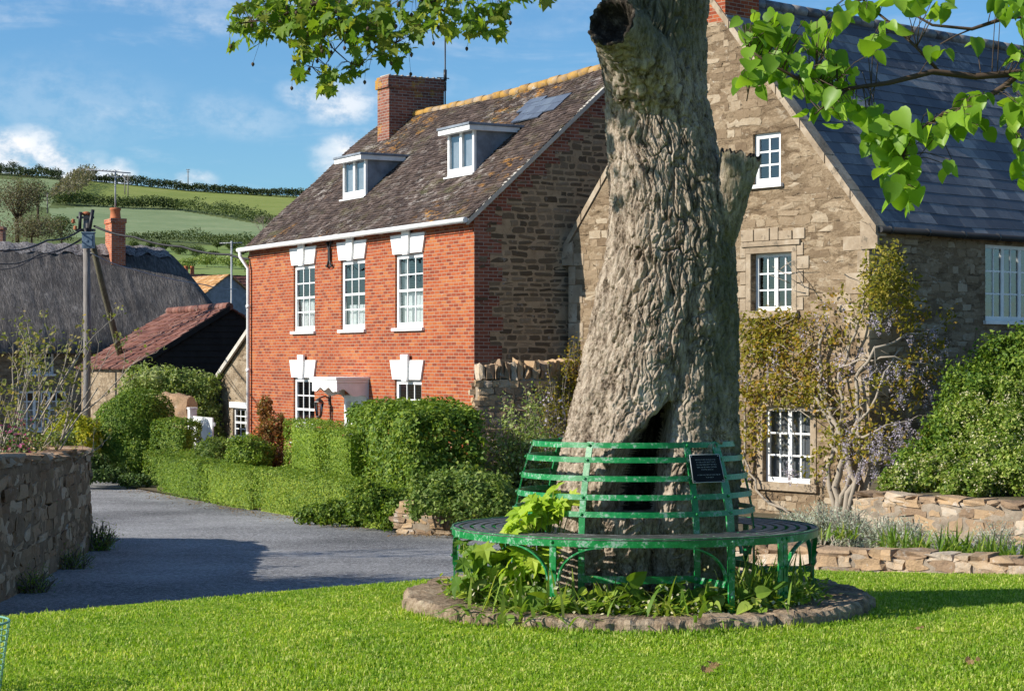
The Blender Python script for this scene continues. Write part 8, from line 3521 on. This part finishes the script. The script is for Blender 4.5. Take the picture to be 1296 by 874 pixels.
# ------------------------------------------------------------------ grass
def build_grass():
    r = rng(5)
    n = 330000
    x = r.uniform(-4.3, 5.2, n)
    y = r.uniform(8.6, 16.2, n)
    k = (np.abs(x) < .2645 * y + .45) & (y < edge(x) + .10)
    d2 = np.hypot(x - BC[0], y - BC[1])
    k &= d2 > 1.50 + .03 * vnoise(np.stack([x * 3, y * 3, x * 0], 1), 8)
    x, y, d2 = x[k], y[k], d2[k]
    n = len(x)
    z = lawnz(x, y)
    p = np.stack([x, y, x * 0], 1)
    clump = .5 + .5 * fbm(p * 2.3, 3, 3)
    fine = .5 + .5 * vnoise(p * 11, 9)
    L = (.020 + .026 * clump * fine + .010 * r.random(n)) * np.where(d2 < 1.62, 1.5, 1.0)
    L *= np.where(r.random(n) < .02, 1.6, 1)
    a = r.uniform(0, 6.283, n)
    ln = r.uniform(.15, 1.0, n)
    b = a + r.normal(0, .6, n)
    w = .0030 + .0022 * r.random(n)
    s = np.stack([-np.sin(b), np.cos(b), b * 0], 1) * w[:, None]
    base = np.stack([x, y, z - .004], 1)
    dx = np.stack([np.cos(a) * ln * .35, np.sin(a) * ln * .35, np.ones(n) * .62], 1) * L[:, None]
    dt = np.stack([np.cos(a) * ln * 1.0, np.sin(a) * ln * 1.0, 1.05 - .45 * ln], 1) * L[:, None]
    V = np.stack([base - s, base + s, base + dx + s * .8, base + dt, base + dx - s * .8], 1).reshape(-1, 3)
    o5 = (np.arange(n) * 5)[:, None]
    T = np.concatenate([o5 + np.array([[0, 1, 2]]), o5 + np.array([[0, 2, 4]]), o5 + np.array([[4, 2, 3]])])
    o = np_mesh('grass', V, T, None, ('grass_blade',))
    o['kind'] = 'stuff'
    # a few dry leaves
    for i, (px, py, lab) in enumerate(((1160, 798, 'curled brown dead leaf lying on lawn beyond the kerb ring'), (893, 856, 'dry brown leaf on the near lawn below the bench'), (1228, 842, 'faded leaf on the near lawn towards the frame corner'), (905, 850, 'second dry leaf beside the one on near lawn'))):
        d = 1.56 * F / (py - HY)
        pp = at(px, py, d)
        P = np.array([[0, 0, .0], [.03, .01, .005], [-.02, .02, .004]])
        o = foliage_obj('dead_leaf', [leaves(P, np.tile(np.array([[0, -.6, .8]]), (3, 1)), .032, 'lobed', rng(60 + i), .5)], 'dead_leaf')
        o.location = (pp.x, d, float(lawnz(pp.x, d)) + .035)
        tag(o, lab, 'dead leaf')


build_grass()
